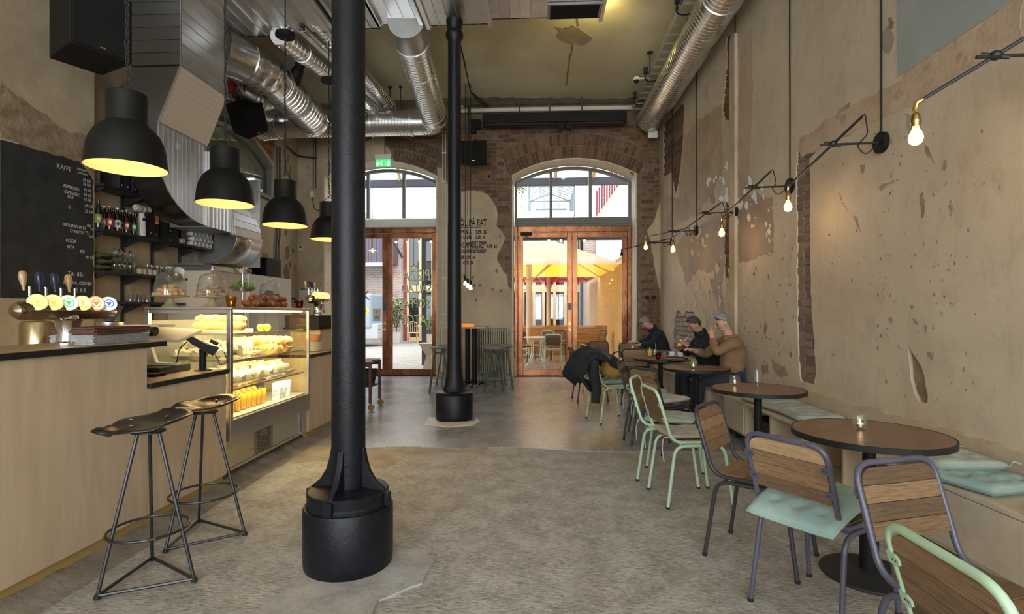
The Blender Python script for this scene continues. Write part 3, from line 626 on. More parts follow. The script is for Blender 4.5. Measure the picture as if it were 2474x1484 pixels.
# entrance doors with arched lights over them
for i, (a, b) in enumerate(OPEN):
    a += .03; b -= .03; y0, y1 = YD-.05, YD+.05; zt = 3.19
    MD = frame((0, YD, 0), (1, 0, 0), (0, 0, 1))
    al = [(a, 3.20)]+arch(a, b, ZS-.03, ZK-.03)+[(b, 3.20)]
    m1, m2 = (a+(b-a)*.316, a+(b-a)*.655)
    def pane(x0, x1):
        ps = [(x, z-.06) for x, z in arch(a, b, ZS-.03, ZK-.03, 60) if x0+.03 < x < x1-.03]
        return [(x0, 3.38)]+[(x0, ps[0][1])]+ps+[(x1, ps[-1][1])]+[(x1, 3.38)]
    pn = [pane(a+.05, m1-.03), pane(m1+.03, m2-.03), pane(m2+.03, b-.05)]
    mb = MB(); mb.plate([al]+pn, -.05, .05, MD); win = struct('window_%d' % (i+1), mb, greyframe, smooth=False, bevel=.006)
    mb = MB(); mb.box(a+.01, b-.01, 3.25, 3.30, .05, .065, MD); obj('transom_moulding', mb, greyframe, win, smooth=False, bevel=.005)
    for p in pn:
        mb = MB(); mb.prism(p, -.006, .0, MD); obj('pane', mb, glass, win, smooth=False)
    mid = a+(b-a)*.475
    fr = MB()
    for q in ((a, a+.07, .0, zt), (b-.07, b, .0, zt), (a+.07, b-.07, 3.07, zt)): fr.box(q[0], q[1], YD-.09, YD+.07, q[2], q[3])
    d = struct('door_%d' % (i+1), fr, copper, smooth=False, bevel=.008)
    for side in (0, 1):
        x0, x1 = ((a+.075, mid+.055), (mid+.06, b-.075))[side]
        lf = MB(); sl = .105
        for q in ((x0, x0+sl, .02, 3.06), (x1-sl, x1, .02, 3.06), (x0+sl, x1-sl, .02, .15), (x0+sl, x1-sl, 2.965, 3.06)): lf.box(q[0], q[1], YD-.045, YD+.02, q[2], q[3])
        leaf = obj('door_leaf', lf, copper, d, smooth=False, bevel=.006)
        mb = MB(); mb.box(x0+sl, x1-sl, YD-.012, YD-.006, .15, 2.965); obj('pane', mb, glass, leaf, smooth=False)
        if side == 0:
            hx = x1-.05
            mb = MB(); mb.cyl(.028, 0, .012, 14, align((hx, YD-.045, 1.0), (0, -1, 0))); mb.cyl(.028, 0, .012, 14, align((hx, YD-.045, 1.13), (0, -1, 0)))
            mb.tube([(hx, YD-.045, 1.0), (hx, YD-.10, 1.0), (hx-.02, YD-.105, 1.0), (hx-.13, YD-.10, 1.005)], .010); obj('handle', mb, brass, leaf)
            mb = MB(); mb.box(hx-.035, hx+.035, YD-.05, YD-.044, 1.42, 1.56); obj('lock_plate', mb, raw_steel, leaf, smooth=False)
    if i == 1:
        mb = MB(); mb.box(a+.13, a+.37, YD-.12, YD-.05, 3.0, 3.06); mb.tube([(a+.2, YD-.1, 3.0), (a+.24, YD-.16, 2.97), (a+.3, YD-.1, 2.96)], .008); obj('door_closer', mb, matt_black, d, smooth=False)
    else:
        # lettering on the glass, written to be read from the street
        gx = PY(1006, 700, YD-.02).x
        lm = mat('pale_yellow_lettering', (.80, .86, .42), .5); lo = mat('dark_letter_outline', (.05, .06, .03), .6)
        rl = [c for c in d.children if c.name.startswith('door_leaf')][1]
        for s, v, px, sx in (('PIZZA', 678, 27, .66), ('SALLAD', 706, 19, .78), ('SOPPA', 744, 22, .70), ('FATÖL', 785, 25, .66)):
            z = PY(1012, v, YD-.02).z
            for dd, mm, k in ((.0, lm, 0), (.0012, lo, .010)):
                text('door_lettering', s, px/F*11.4*1.42, MD@T(gx+k, z-k, .0125-.0+dd*-1)@Matrix.Diagonal((-1, 1, 1, 1)), mm, rl, depth=.0004, align_x='CENTER', sx=sx, shear=.08)
# cast-iron columns
def column(loc, label, fins):
    t = thing('iron_column', label, 'column', loc)
    mb = MB()
    if fins: mb.lathe([(.088, .30), (.089, .6), (.0885, 2), (.087, 5.3)], 32)
    else: mb.lathe([(.165, .345), (.15, .37), (.125, .45), (.108, .55), (.098, .66), (.092, .80), (.088, 1.2), (.085, 3), (.083, 4.80)], 32)
    obj('shaft', mb, black_paint, t)
    mb = MB(); mb.lathe([(.0, 0), (.222, 0), (.232, .015), (.236, .06), (.236, .318), (.230, .329), (.16, .332)], 40); obj('base_drum', mb, black_paint, t, ang=30)
    if fins:
        mb = MB(); mb.lathe([(.20, .325), (.219, .33), (.219, .345), (.213, .355), (.215, .40), (.208, .409), (.09, .425)], 40); obj('base_ring', mb, black_paint, t, ang=30)
        for k in range(4):
            pr = [(.075, .64), (.094, .63), (.105, .57), (.125, .51), (.16, .455), (.205, .42), (.214, .405), (.075, .40)]
            mb = MB(); mb.prism(pr, -.016, .016, RX(pi/2)); o = obj('fin', mb, black_paint, t, bevel=.004); o.rotation_euler = (0, 0, k*pi/2-.12)
            mb = MB(); mb.box(.212, .236, -.024, .024, .332, .402); o = obj('lug', mb, black_paint, t, bevel=.004); o.rotation_euler = (0, 0, k*pi/2-.12)
    else:
        mb = MB(); mb.lathe([(.16, .325), (.228, .335), (.232, .348), (.222, .356), (.165, .366), (.12, .372)], 40); obj('base_ring', mb, black_paint, t, ang=30)
        mb = MB(); mb.lathe([(.083, 4.78), (.085, 4.84), (.108, 4.87), (.113, 4.905), (.106, 4.94), (.088, 4.96), (.09, 5.0), (.105, 5.05), (.108, 5.1), (.0, 5.1)], 32); obj('capital', mb, black_paint, t)
    return t
column((-1.028, 2.853, 0), 'black cast-iron column in the foreground with four fins above its drum base', True)
column((-1.067, 6.776, 0), 'black cast-iron column farther back with smoothly flared foot and ringed capital', False)
# ---------------------------------------------------------------- ventilation
def ridged(p0, p1, r, pitch=.075, h=.006, n=28, ridge=.016):
    p0, p1 = Vector(p0), Vector(p1); L = (p1-p0).length; d = (p1-p0)/L; k = max(1, int(L/pitch)); pts = [p0]; rr = [r]
    for i in range(k):
        s = (i+.5)*L/k
        for e, q in ((-ridge/2, r), (-ridge/5, r+h), (ridge/5, r+h), (ridge/2, r)): pts.append(p0+d*(s+e)); rr.append(q)
    pts.append(p1); rr.append(r)
    mb = MB(); mb.tube(pts, rr, n); return mb
def elbow(p0, pm, p1, r, n=28, seg=5, h=.008):
    # gored elbow: straight gores with raised seams
    A = fillet([p0, pm, p1], [0, 99, 0], n=seg); pts = []; rr = []
    for i, p in enumerate(A):
        t = (A[min(i+1, len(A)-1)]-A[max(i-1, 0)]).normalized()
        for e, q in ((-.012, r), (-.004, r+h), (.004, r+h), (.012, r)): pts.append(p+t*e); rr.append(q)
    mb = MB(); mb.tube(pts, rr, n); return mb
def collar(p, d, r, w=.05, n=28, h=.012):
    p, d = Vector(p), Vector(d).normalized(); mb = MB(); mb.tube([p-d*w, p-d*w*.9, p+d*w*.9, p+d*w], [r, r+h, r+h, r], n); return mb
# wall duct on the right
t = thing('spiral_duct', 'long bright spiral duct running along the top of the right wall', 'duct')
x0 = 2.16
for y0, y1 in ((-1.5, 3.0), (3.0, 6.4), (6.4, 9.0), (9.0, 10.45)): obj('duct_section', ridged((x0, y0, 5.09), (x0, y1, 5.09), .24, n=32), spiral, t)
for y in (3.0, 6.4): obj('coupling', collar((x0, y, 5.09), (0, 1, 0), .243, n=32), spiral, t)
mb = MB(); mb.cyl(.235, 0, .02, 32, align((x0, 10.44, 5.09), (0, 1, 0))); obj('end_cap', mb, galv, t)
mb = MB(); mb.box(x0-.04, x0+.14, 10.42, 10.46, 4.74, 4.87); obj('bracket', mb, whitep, t, smooth=False)
for y in (1.5, 4.6, 7.7, 10.0):
    mb = MB(); mb.tube([(x0, y, 5.33), (x0, y, ZC)], .008, 6); obj('hanger', mb, raw_steel, t)
# middle duct from the roof unit to the cross duct
t = thing('spiral_duct', 'spiral duct descending beside the rear column and turning left into a cross duct', 'duct')
P0, P1, P2 = Vector((-1.70, 6.75, 5.12)), Vector((-1.86, 9.35, 4.90)), Vector((-4.75, 9.80, 4.88))
d01 = (P1-P0).normalized()
obj('sleeve', collar(P0+d01*.25, d01, .232, .20, h=.006), galv_d, t)
obj('duct_section', ridged(P0+d01*.45, P1, .225), spiral, t)
obj('coupling', collar(P0+d01*.52, d01, .226, .045), galv, t); obj('coupling', collar(P0+d01*1.2, d01, .226, .012, h=.008), galv, t)
Pm = Vector((-1.88, 9.80, 4.88)); Pe = Pm+Vector((-.45, 0, 0))
obj('elbow', elbow(P1, Pm, Pe, .226), spiral, t)
obj('duct_section', ridged(Pe, P2, .228, pitch=.06), spiral, t)
obj('coupling', collar(Pe, (1, 0, 0), .23, .03), galv, t); obj('coupling', collar(Pe+Vector((-.75, 0, 0)), (1, 0, 0), .23, .01), galv, t)
for x in (-2.75, -3.4, -2.55):
    mb = MB(); mb.tube([(x, 9.8, 5.1), (x, 9.8, ZC)], .009, 6); mb.cyl(.035, ZC-.02, ZC, 10, T(x, 9.8, 0)); obj('hanger', mb, steel_black, t)
# big gored duct on the left
t = thing('spiral_duct', 'large gored duct curving from the ceiling unit over the kitchen to the left wall', 'duct')
A, B, C_ = PD(530, 120, 6.9), PD(628, 165, 7.4), PD(752, 285, 9.05)
q = [A, B, C_]
dAB = (B-A).normalized(); dBC = (C_-B).normalized()
b0 = B-dAB*.42; b1 = B+dBC*.45
mb = MB(); pts = []; rr = []
L = (b0-A).length
for i in range(9):
    for e, h in ((-.02, 0), (-.008, .014), (.008, .014), (.02, 0)): pts.append(A+dAB*(L*(i+.5)/9+e)); rr.append(.27+h)
mb.tube([A]+pts+[b0], [.27]+rr+[.27], 30); obj('duct_section', mb, spiral, t)
obj('elbow', elbow(b0, B, b1, .272, n=30, seg=3, h=.014), spiral, t)
obj('duct_section', ridged(b1, C_-dBC*.1, .262, pitch=.085, h=.010, n=30), spiral, t)
obj('coupling', collar(b1, dBC, .266, .05), galv, t); obj('coupling', collar(b1+dBC*.55, dBC, .266, .06), galv_d, t)
D_ = C_+Vector((-.62, .12, -.03))
obj('elbow', elbow(C_-dBC*.1, C_+dBC*.12, D_, .262, n=30, seg=4), spiral, t)
obj('duct_section', ridged(D_, D_+Vector((-.36, .05, -.02)), .255, pitch=.05), spiral, t)
obj('coupling', collar(D_, (1, 0, 0), .258, .03), galv, t)
def damper(pos, r, label):
    t = thing('fire_damper', label, 'damper', pos)
    mb = MB(); mb.tube([(-.16, 0, 0), (-.14, 0, 0), (-.13, 0, 0), (.10, 0, 0), (.11, 0, 0), (.13, 0, 0)], [r*.96, r*1.08, r*.97, r*.97, r*1.06, r*.95], 24); obj('body', mb, galv, t)
    mb = MB(); mb.lathe([(.05, -.12), (.055, -.1), (.05, -.08), (.055, -.06), (.05, -.03), (.055, 0), (.05, .03), (.05, .05), (.03, .06)], 14, T(-.02, -r-.03, 0)); obj('actuator', mb, mat('red_plastic', (.30, .03, .02), .4), t)
    mb = MB(); mb.ball((.10, -r*.9, .10), .03); obj('indicator', mb, mat('red_indicator', (.45, .03, .02), .3), t)
    mb = MB(); mb.ball((.09, -r*.9-.028, .105), .007); obj('status_light', mb, emat('green_led', (.5, 1, .1), 6), t)
    mb = MB(); mb.tube(fillet([(.1, -r*.95, .08), (.1, -r-.03, -.1), (.0, -r-.04, -.2), (-.02, -r-.02, -.12)], .06), .006, 6); obj('cable', mb, rubber, t)
damper(PD(580, 218, 8.3), .16, 'round damper with red actuator at the end of the short stub duct, upper of two')
damper(PD(632, 262, 8.7), .20, 'round damper with red actuator above the inner arched window, lower of two')
t = thing('duct_stub', 'short curved stub duct between damper and big gored duct', 'duct')
p0, p1 = PD(592, 220, 8.3), PD(655, 238, 8.6)
obj('elbow', elbow(p0, (p0+p1)/2+Vector((.05, 0, -.10)), p1, .155), galv, t)
# pair of thin ducts with a tray between them
for nm, lab, a, b, r in (('spiral_duct', 'slim spiral duct left of the pair running to the back wall', (-3.32, 6.7, 4.93), (-3.02, 10.0, 5.17), .125),
                         ('spiral_duct', 'slim spiral duct right of the pair running to the back wall', (-2.86, 6.7, 5.12), (-2.78, 10.0, 5.26), .105)):
    t = thing(nm, lab, 'duct'); a, b = Vector(a), Vector(b); dd = (b-a).normalized()
    obj('duct_section', ridged(a, a+dd*1.5, r, .09), spiral, t); obj('duct_section', ridged(a+dd*1.5, b, r, .09), spiral, t)
    obj('coupling', collar(a+dd*.6, dd, r+.002, .05), galv, t); obj('coupling', collar(a+dd*1.5, dd, r+.002, .05), galv, t)
t = thing('cable_channel', 'perforated steel channel between the two slim ducts', 'cable tray')
mb = MB(); a, b = Vector((-3.02, 6.7, 4.98)), Vector((-2.86, 10.0, 5.2)); Q = align(a, b-a); Ln = (b-a).length
mb.box(-.05, .05, -.02, -.015, 0, Ln, Q); mb.box(-.05, -.045, -.02, .03, 0, Ln, Q); mb.box(.045, .05, -.02, .03, 0, Ln, Q); obj('channel', mb, galv, t, smooth=False)
mb = MB()
for i in range(60): mb.box(-.042, -.025, -.0215, -.02, i*Ln/60, i*Ln/60+.025, Q)
obj('slots', mb, matt_black, t, smooth=False, kind='stuff')
# sheet-metal roof unit across the room: ribbed panels over steel channels
t = thing('sheet_metal_duct', 'wide ribbed sheet-metal duct crossing below the ceiling', 'duct')
def panels(x0, x1, y0, y1, z, pitch, m, parent, first=None, hgt=.45):
    n = max(1, round((x1-x0)/pitch)); p = (x1-x0)/n; out = None
    for i in range(n):
        if out is None:
            mb = MB(); mb.box(-p/2+.004, p/2-.004, y0, y1, 0, .02); mb.box(-p/2+.004, p/2-.004, y1-.02, y1, 0, hgt)
            mb.box(-p/2+.0, -p/2+.007, y0, y1, -.012, .0)
            out = obj('duct_panel', mb, m, parent, smooth=False); o = out
        else: o = inst(out, parent)
        o.location = (x0+p*(i+.5), 0, z)
secs = ((-4.55, -3.30, 5.02, 6.90, galv), (-3.30, -2.62, 5.03, 6.86, galv), (-2.62, -2.05, 5.10, 6.93, galv_d), (-2.05, -1.42, 5.155, 6.95, galv), (-1.42, -.62, 5.085, 6.87, galv), (-.62, .83, 5.135, 6.85, galv))
for x0, x1, z, y1, m in secs:
    panels(x0+.01, x1-.01, 2.2, y1, z, .135 if z != 5.155 else .16, m, t)
    mb = MB(); mb.box(x0+.012, x1-.012, 2.2, y1-.021, z+.021, ZC-.02); obj('duct_body', mb, galv_d, t, smooth=False)
for x, z in ((-3.30, 5.0), (-2.72, 5.0), (-2.56, 5.05), (-2.07, 5.10), (-1.5, 5.06), (-1.42, 5.05), (.80, 5.1), (-.62, 5.06)):
    mb = MB(); mb.box(x-.025, x+.025, 2.2, 6.9, z, z+.05); mb.box(x-.03, x+.03, 2.2, 6.93, z+.045, z+.06); obj('support_rail', mb, galv, t, smooth=False)
mb = MB(); mb.box(.12, .78, 6.5, 6.82, 5.10, 5.13); obj('grille', mb, mat('louvre_grey', (.30, .28, .25), .5, metal=.6), t, smooth=False)
mb = MB()
for i in range(22): mb.box(.15, .75, 6.52+i*.0135, 6.525+i*.0135, 5.094, 5.10)
obj('grille_slats', mb, matt_black, t, smooth=False, kind='stuff')
light('ceiling_uplight', 'SPOT', (.75, 7.02, 5.34), 42, (1, .82, .30), rot=(R(118), 0, 0), size=.05, spot=R(165), blend=1)
ul = thing('uplight', 'small black uplight clamped to the far edge of the sheet-metal duct', 'lamp', (.75, 6.90, 5.28))
mb = MB(); mb.lathe([(0, -.06), (.04, -.05), (.05, .02), (.05, .035), (.044, .035), (.04, 0), (0, 0)], 16, T(0, .06, 0)); obj('lamp_cup', mb, matt_black, ul); mb = MB(); mb.box(-.012, .012, -.05, .03, -.02, .0); obj('clamp', mb, steel_black, ul, smooth=False)
# kitchen exhaust: square drop, sloping offset, vertical drop with a swept foot
dark_sheet = mat('dark_sheet_metal', (.20, .20, .205), .40, metal=1)
t = thing('exhaust_duct', 'ribbed sheet-metal kitchen exhaust dropping along the left wall with an angled offset', 'duct')
ya, yb = 5.58, 6.43
def ribs(quad, n, m, name, parent, ext=None):
    # quad: a,b (first edge) -> d,c ; strips run from edge ab to edge dc
    a, b, c, d = (Vector(p) for p in quad); nn = (b-a).cross(d-a).normalized()
    for i in range(n):
        e = .004/max((b-a).length, .01); f0, f1 = i/n+e, (i+1)/n-e
        P = [a.lerp(b, f0), a.lerp(b, f1), d.lerp(c, f1), d.lerp(c, f0)]; mb = MB()
        mb.add(P+[p+nn*.012 for p in P], [(3, 2, 1, 0), (4, 5, 6, 7), (0, 1, 5, 4), (1, 2, 6, 5), (2, 3, 7, 6), (3, 0, 4, 7)]); 
        if (b-a).cross(d-a).dot(nn) < 0: pass
        e0, e1 = a.lerp(b, i/n), d.lerp(c, i/n); k = (b-a).normalized()*.004
        mb.add([e0-k, e0+k, e1+k, e1-k]+[q+nn*.020 for q in (e0-k, e0+k, e1+k, e1-k)], [(4, 5, 6, 7), (0, 1, 5, 4), (2, 3, 7, 6), (1, 2, 6, 5), (3, 0, 4, 7)])
        obj(name, mb, m, parent, smooth=False)
def core(mb, pts, xs): pass
xu, xm = -3.85, -4.10
prof = [(ya, 3.42), (ya, 3.1)]+[(yb-.85*cos(a)*1.0, 2.44+.66*(1-sin(a))) for a in [i*pi/2/9 for i in range(1, 9)]]+[(yb, 2.44), (yb, 3.42)]
mb = MB(); mb.box(-4.42, xu-.012, ya+.01, yb, 4.03, 5.05); obj('upper_body', mb, galv_d, t, smooth=False)
mb = MB(); mb.plate([prof], -4.45, xm-.012, frame((0, 0, 0), (0, 1, 0), (0, 0, 1))); obj('lower_body', mb, mat('shaded_steel', (.30, .30, .30), .22, metal=1), t, smooth=True, ang=25)  # darker copy of the duct steel, its shade put into the colour
mb = MB(); mb.add([(-4.42, ya+.01, 4.04), (xu-.013, ya+.01, 4.04), (xm-.013, ya+.01, 3.41), (-4.44, ya+.01, 3.41), (-4.42, yb, 4.04), (xu-.013, yb, 4.04), (xm-.013, yb, 3.41), (-4.44, yb, 3.41)],
    [(0, 1, 5, 4), (1, 2, 6, 5), (2, 3, 7, 6), (3, 0, 4, 7), (3, 2, 1, 0), (4, 5, 6, 7)]); obj('offset_body', mb, dark_sheet, t, smooth=False)
ribs([(xu-.012, ya, 5.02), (xu-.012, ya, 4.03), (xu-.012, yb, 4.03), (xu-.012, yb, 5.02)], 8, galv, 'duct_panel', t)
ribs([(xu-.012, ya, 4.03), (xm-.012, ya, 3.42), (xm-.012, yb, 3.42), (xu-.012, yb, 4.03)], 11, mat('bright_sheet', (.80, .77, .74), .42, metal=.9), 'duct_panel', t)
n = 11
for i in range(n):
    y0, y1 = ya+(yb-ya)*i/n+.004, ya+(yb-ya)*(i+1)/n-.004
    def zb(y):
        k = min(1, max(0, (yb-y)/.85)); return 2.44+.66*(1-sqrt(max(0, 1-k*k)))
    mb = MB(); mb.prism([(y0-.004, zb(y0)), (y0+.003, zb(y0)), (y0+.003, 3.42), (y0-.004, 3.42)], xm-.012, xm+.004, frame((0, 0, 0), (0, 1, 0), (0, 0, 1))); mb.prism([(y0, zb(y0)), (y1, zb(y1)), (y1, 3.42), (y0, 3.42)], xm-.012, xm, frame((0, 0, 0), (0, 1, 0), (0, 0, 1))); obj('duct_panel', mb, galv, t, smooth=False)
ribs([(-4.42, ya+.01, 5.0), (-4.42, ya+.01, 4.04), (xu-.012, ya+.01, 4.04), (xu-.012, ya+.01, 5.0)], 7, dark_sheet, 'duct_panel', t)
ribs([(-4.44, ya+.01, 3.40), (-4.44, ya+.01, 2.95), (xm-.012, ya+.01, 2.95), (xm-.012, ya+.01, 3.40)], 4, dark_sheet, 'duct_panel', t)
for a, b in (((xu, ya, 4.03), (xu, yb+.05, 4.03)), ((xm, ya, 3.42), (xm, yb+.05, 3.42)), ((xu, ya, 4.03), (xm, ya, 3.42)), ((xu, ya-.0, 5.0), (xu, ya, 4.03))):
    mb = MB(); mb.tube([a, b], .012, 6); obj('seam_flange', mb, galv_d, t)
mb = MB(); mb.box(xm+.001, xm+.003, ya+.28, ya+.35, 3.22, 3.29); obj('sticker', mb, paper, t, smooth=False)
# oven canopy
t = thing('oven_canopy', 'curved stainless canopy rolled over the pizza oven beside the exhaust duct', 'canopy')
mb = MB(); mb.box(-4.6, -4.10, 6.46, 6.94, 2.43, 3.35); obj('side_body', mb, galv_d, t, smooth=False)
ribs([(-4.10, 6.47, 2.43), (-4.10, 6.93, 2.43), (-4.10, 6.93, 3.35), (-4.10, 6.47, 3.35)], 6, galv, 'canopy_panel', t)
mb = MB()
for y in (6.44, 6.94): mb = MB(); mb.box(-4.12, -4.07, y-.01, y+.015, 2.42, 3.36); obj('corner_post', mb, galv_d, t, smooth=False)
y0, y1 = 6.96, 7.62
prc = [(-4.05-.35*max(0, (z-2.42)/.9)**2.2, z) for z in [2.42+.1*i for i in range(10)]]
for i in range(9):
    (xa, za), (xb, zb_) = prc[i], prc[i+1]
    mb = MB(); P = [(xa, y0, za+.003), (xa, y1, za+.003), (xb, y1, zb_-.003), (xb, y0, zb_-.003)]
    mb.add(P+[(x-.02, y, z) for x, y, z in P], [(0, 1, 2, 3), (7, 6, 5, 4), (0, 4, 5, 1), (1, 5, 6, 2), (2, 6, 7, 3), (3, 7, 4, 0)]); obj('canopy_panel', mb, galv, t, smooth=False)
mb = MB(); mb.box(-4.10, -4.02, y0-.01, y1+.01, 2.395, 2.425); obj('canopy_flange', mb, galv, t, smooth=False)
roll = [(-4.45+.42*cos(a)-.0, 2.40+.40*sin(a)*.95) for a in [-i*pi/2/12 for i in range(13)]]
mb = MB(); vs = [(x, y0, z) for x, z in roll]+[(x, y1, z) for x, z in roll]; k = len(roll)
mb.add(vs, [(i, i+1, k+i+1, k+i) for i in range(k-1)]); obj('canopy_roll', mb, mat('polished_sheet', (.62, .60, .56), .25, metal=1), t, solid=.006)
mb = MB(); mb.box(-4.97, -4.06, y1-.02, y1, 2.02, 3.3); mb.box(-4.97, -4.5, y0, y1, 2.0, 2.03); obj('canopy_end', mb, galv_d, t, smooth=False)
# cable ladder
t = thing('cable_ladder', 'steel cable ladder hung under the ceiling beside the wall duct', 'cable tray')
for x in (1.82, 2.03):
    mb = MB(); mb.box(x-.012, x+.012, 2.0, 10.5, 5.25, 5.31); obj('rail', mb, galv, t, smooth=False)
rg = None
for i in range(34):
    if rg is None: mb = MB(); mb.box(1.83, 2.02, -.014, .014, 5.262, 5.285); rg = obj('rung', mb, galv, t, smooth=False); o = rg
    else: o = inst(rg, t)
    o.location = (0, 2.1+i*.25, 0)
for y in (7.0, 8.7): mb = MB(); mb.tube([(1.80, y, 5.28), (1.80, y, ZC)], .008, 6); mb.cyl(.05, ZC-.02, ZC, 10, T(1.8, y, 0)); obj('hanger', mb, raw_steel, t)
for y in (6.9, 8.9, 9.9):
    mb = MB(); mb.tube(fillet([(1.80, y, 5.36), (1.76, y+.02, 5.26), (1.80, y+.1, 5.22), (1.95, y+.15, 5.24), (2.02, y+.2, 5.3)], .05), .012, 6); mb.box(1.74, 1.80, y-.05, y+.02, 5.30, 5.40); obj('cable_drop', mb, rubber, t)
t = thing('dome_camera', 'small white dome camera on the cable ladder under the ceiling', 'camera', tuple(PD(1538, 193, 8.9)))
mb = MB(); mb.lathe([(.0, .05), (.04, .045), (.062, .02), (.064, 0), (.055, -.01)], 18); mb.box(.05, .22, -.015, .015, .01, .03); obj('housing', mb, white, t)
mb = MB(); mb.ball((0, 0, -.012), .046); obj('lens_dome', mb, matt_black, t)
# black air curtain over the right door, conduit above it, white one over the left door
t = thing('air_curtain', 'long black air curtain hung above the right door', 'heater')
a, b = PY(1167, 285, 10.45), PY(1512, 285, 10.45)
mb = MB(); mb.box(a.x, b.x, 10.30, 10.60, 5.04, 5.22); obj('casing', mb, matt_black, t, smooth=False, bevel=.012)
mb = MB(); mb.box(a.x+.03, b.x-.03, 10.36, 10.54, 5.025, 5.04); obj('outlet_slot', mb, steel_black, t, smooth=False)
for u in (1356, 1374): p = PY(u, 302, 10.45); mb = MB(); mb.box(p.x-.05, p.x+.05, 10.38, 10.46, 4.93, 5.035); obj('sensor', mb, matt_black, t, smooth=False)
for u in (1255, 1328, 1406): p = PY(u, 250, 10.45); mb = MB(); mb.box(p.x-.012, p.x+.012, 10.42, 10.46, 5.2, ZC-.0); obj('hanger', mb, raw_steel, t, smooth=False)
t = thing('conduit_pipe', 'pale conduit pipe running along the back wall above the black air curtain', 'pipe')
mb = MB(); mb.tube([PY(1112, 268, 10.75), PY(1230, 265, 10.75), PY(1525, 260, 10.75)], .045, 12); obj('pipe', mb, whitep, t)
t = thing('air_curtain', 'white roller-shaped air curtain above the left door', 'heater')
mb = MB(); pr = [(0, .0), (.03, -.19), (.16, -.19), (.19, -.12), (.19, -.04), (.13, .0)]
mb.prism([(-y, z) for y, z in pr], -4.40, -2.14, frame((0, YD-.12, 3.36), (0, 1, 0), (0, 0, 1))); obj('casing', mb, white, t, smooth=False, bevel=.01)
mb = MB(); mb.prism([(-y*.9-.01, z*.95) for y, z in pr], -2.14, -2.09, frame((0, YD-.12, 3.36), (0, 1, 0), (0, 0, 1))); obj('end_plate', mb, greyframe, t, smooth=False)
# exit sign
t = thing('exit_sign', 'lit green exit sign with running figure over the left arch', 'sign')
p = PY(926, 389, 10.72); s = 10.72/F
mb = MB(); mb.box(p.x-.165, p.x+.165, 10.69, 10.78, p.z+.03, p.z+.13); obj('housing', mb, white, t, smooth=False, bevel=.004)
gs = emat('exit_green', (.03, .62, .12), 1.3); ws = emat('exit_white', (.9, 1, .9), 1.6)
mb = MB(); mb.box(p.x-.155, p.x+.155, 10.735, 10.745, p.z-.11, p.z+.03); obj('light_panel', mb, gs, t, smooth=False)
MS = frame((p.x, 10.734, p.z-.04), (1, 0, 0), (0, 0, 1)); mb = MB()
mb.box(.07, .125, -.05, .05, 0, .001, MS)
mb.cyl(.011, 0, .001, 10, MS@T(-.035, .042, 0))
for q in ([(-.055, .028), (-.03, .034), (-.012, .02), (-.02, .012), (-.03, .02), (-.04, .0), (-.02, -.02), (-.03, -.048), (-.042, -.046), (-.036, -.022), (-.055, -.008), (-.072, -.03), (-.08, -.022), (-.06, .004)],
          [(.03, .03), (.038, .03), (.038, -.02), (.05, -.02), (.034, -.042), (.018, -.02), (.03, -.02)],
          [(-.135, .035), (-.122, .035), (-.122, .0), (-.098, -.002), (-.09, -.03), (-.100, -.032), (-.106, -.012), (-.132, -.010)]): mb.prism(q, 0, .001, MS)
mb.plate([[(-.118+.03*cos(a), -.022+.03*sin(a)) for a in [i*pi/8 for i in range(16)]], [(-.118+.022*cos(a), -.022+.022*sin(a)) for a in [i*pi/8 for i in range(16)]]], 0, .001, MS)
obj('pictogram', mb, ws, t, smooth=False)
mb = MB(); mb.tube([(p.x+.03, 10.73, p.z+.13), (p.x+.03, 10.75, ZC)], .010, 8); obj('conduit', mb, raw_steel, t)
# loudspeakers
def speaker(name, lab, M, w, h, d, br=None):
    t = thing(name, lab, 'speaker'); t.matrix_world = M
    mb = MB(); mb.prism([(-w/2, -d/2), (w/2, -d/2), (w/2*.86, d/2), (-w/2*.86, d/2)], -h/2, h/2); obj('cabinet', mb, matt_black, t, smooth=False, bevel=.012)
    mb = MB(); mb.box(-w/2+.015, w/2-.015, -d/2-.014, -d/2+.004, -h/2+.015, h/2-.015); obj('grille', mb, mat('speaker_cloth', (.015, .0145, .014), .95, spec=.1), t, smooth=False, bevel=.008)
    mb = MB(); mb.box(-.02, .02, -d/2-.016, -d/2-.012, -h/2+.04, -h/2+.05); obj('badge', mb, chrome, t, smooth=False)
    if br:
        mb = MB(); mb.tube([(0, d/2-.05, h/2), *br], .015, 8); obj('bracket', mb, steel_black, t)
p = PY(1146, 370, 10.35)
speaker('loudspeaker', 'black loudspeaker hung on the back wall between the two arches', T(*p)@RX(R(8)), .52, .42, .32, [(0, .2, .30), (0, .50, .30)])
p = PD(597, 286, 8.4)
speaker('loudspeaker', 'black loudspeaker tilted down on the left wall over the inner window', T(*p)@RZ(R(58))@RY(R(-33))@RX(R(25)), .42, .46, .36)
p = PD(215, 70, 4.7)
speaker('loudspeaker', 'big black loudspeaker hanging at the top left above the bar', T(*p)@RZ(R(62)), .46, .56, .50, [(0, .15, .8)])
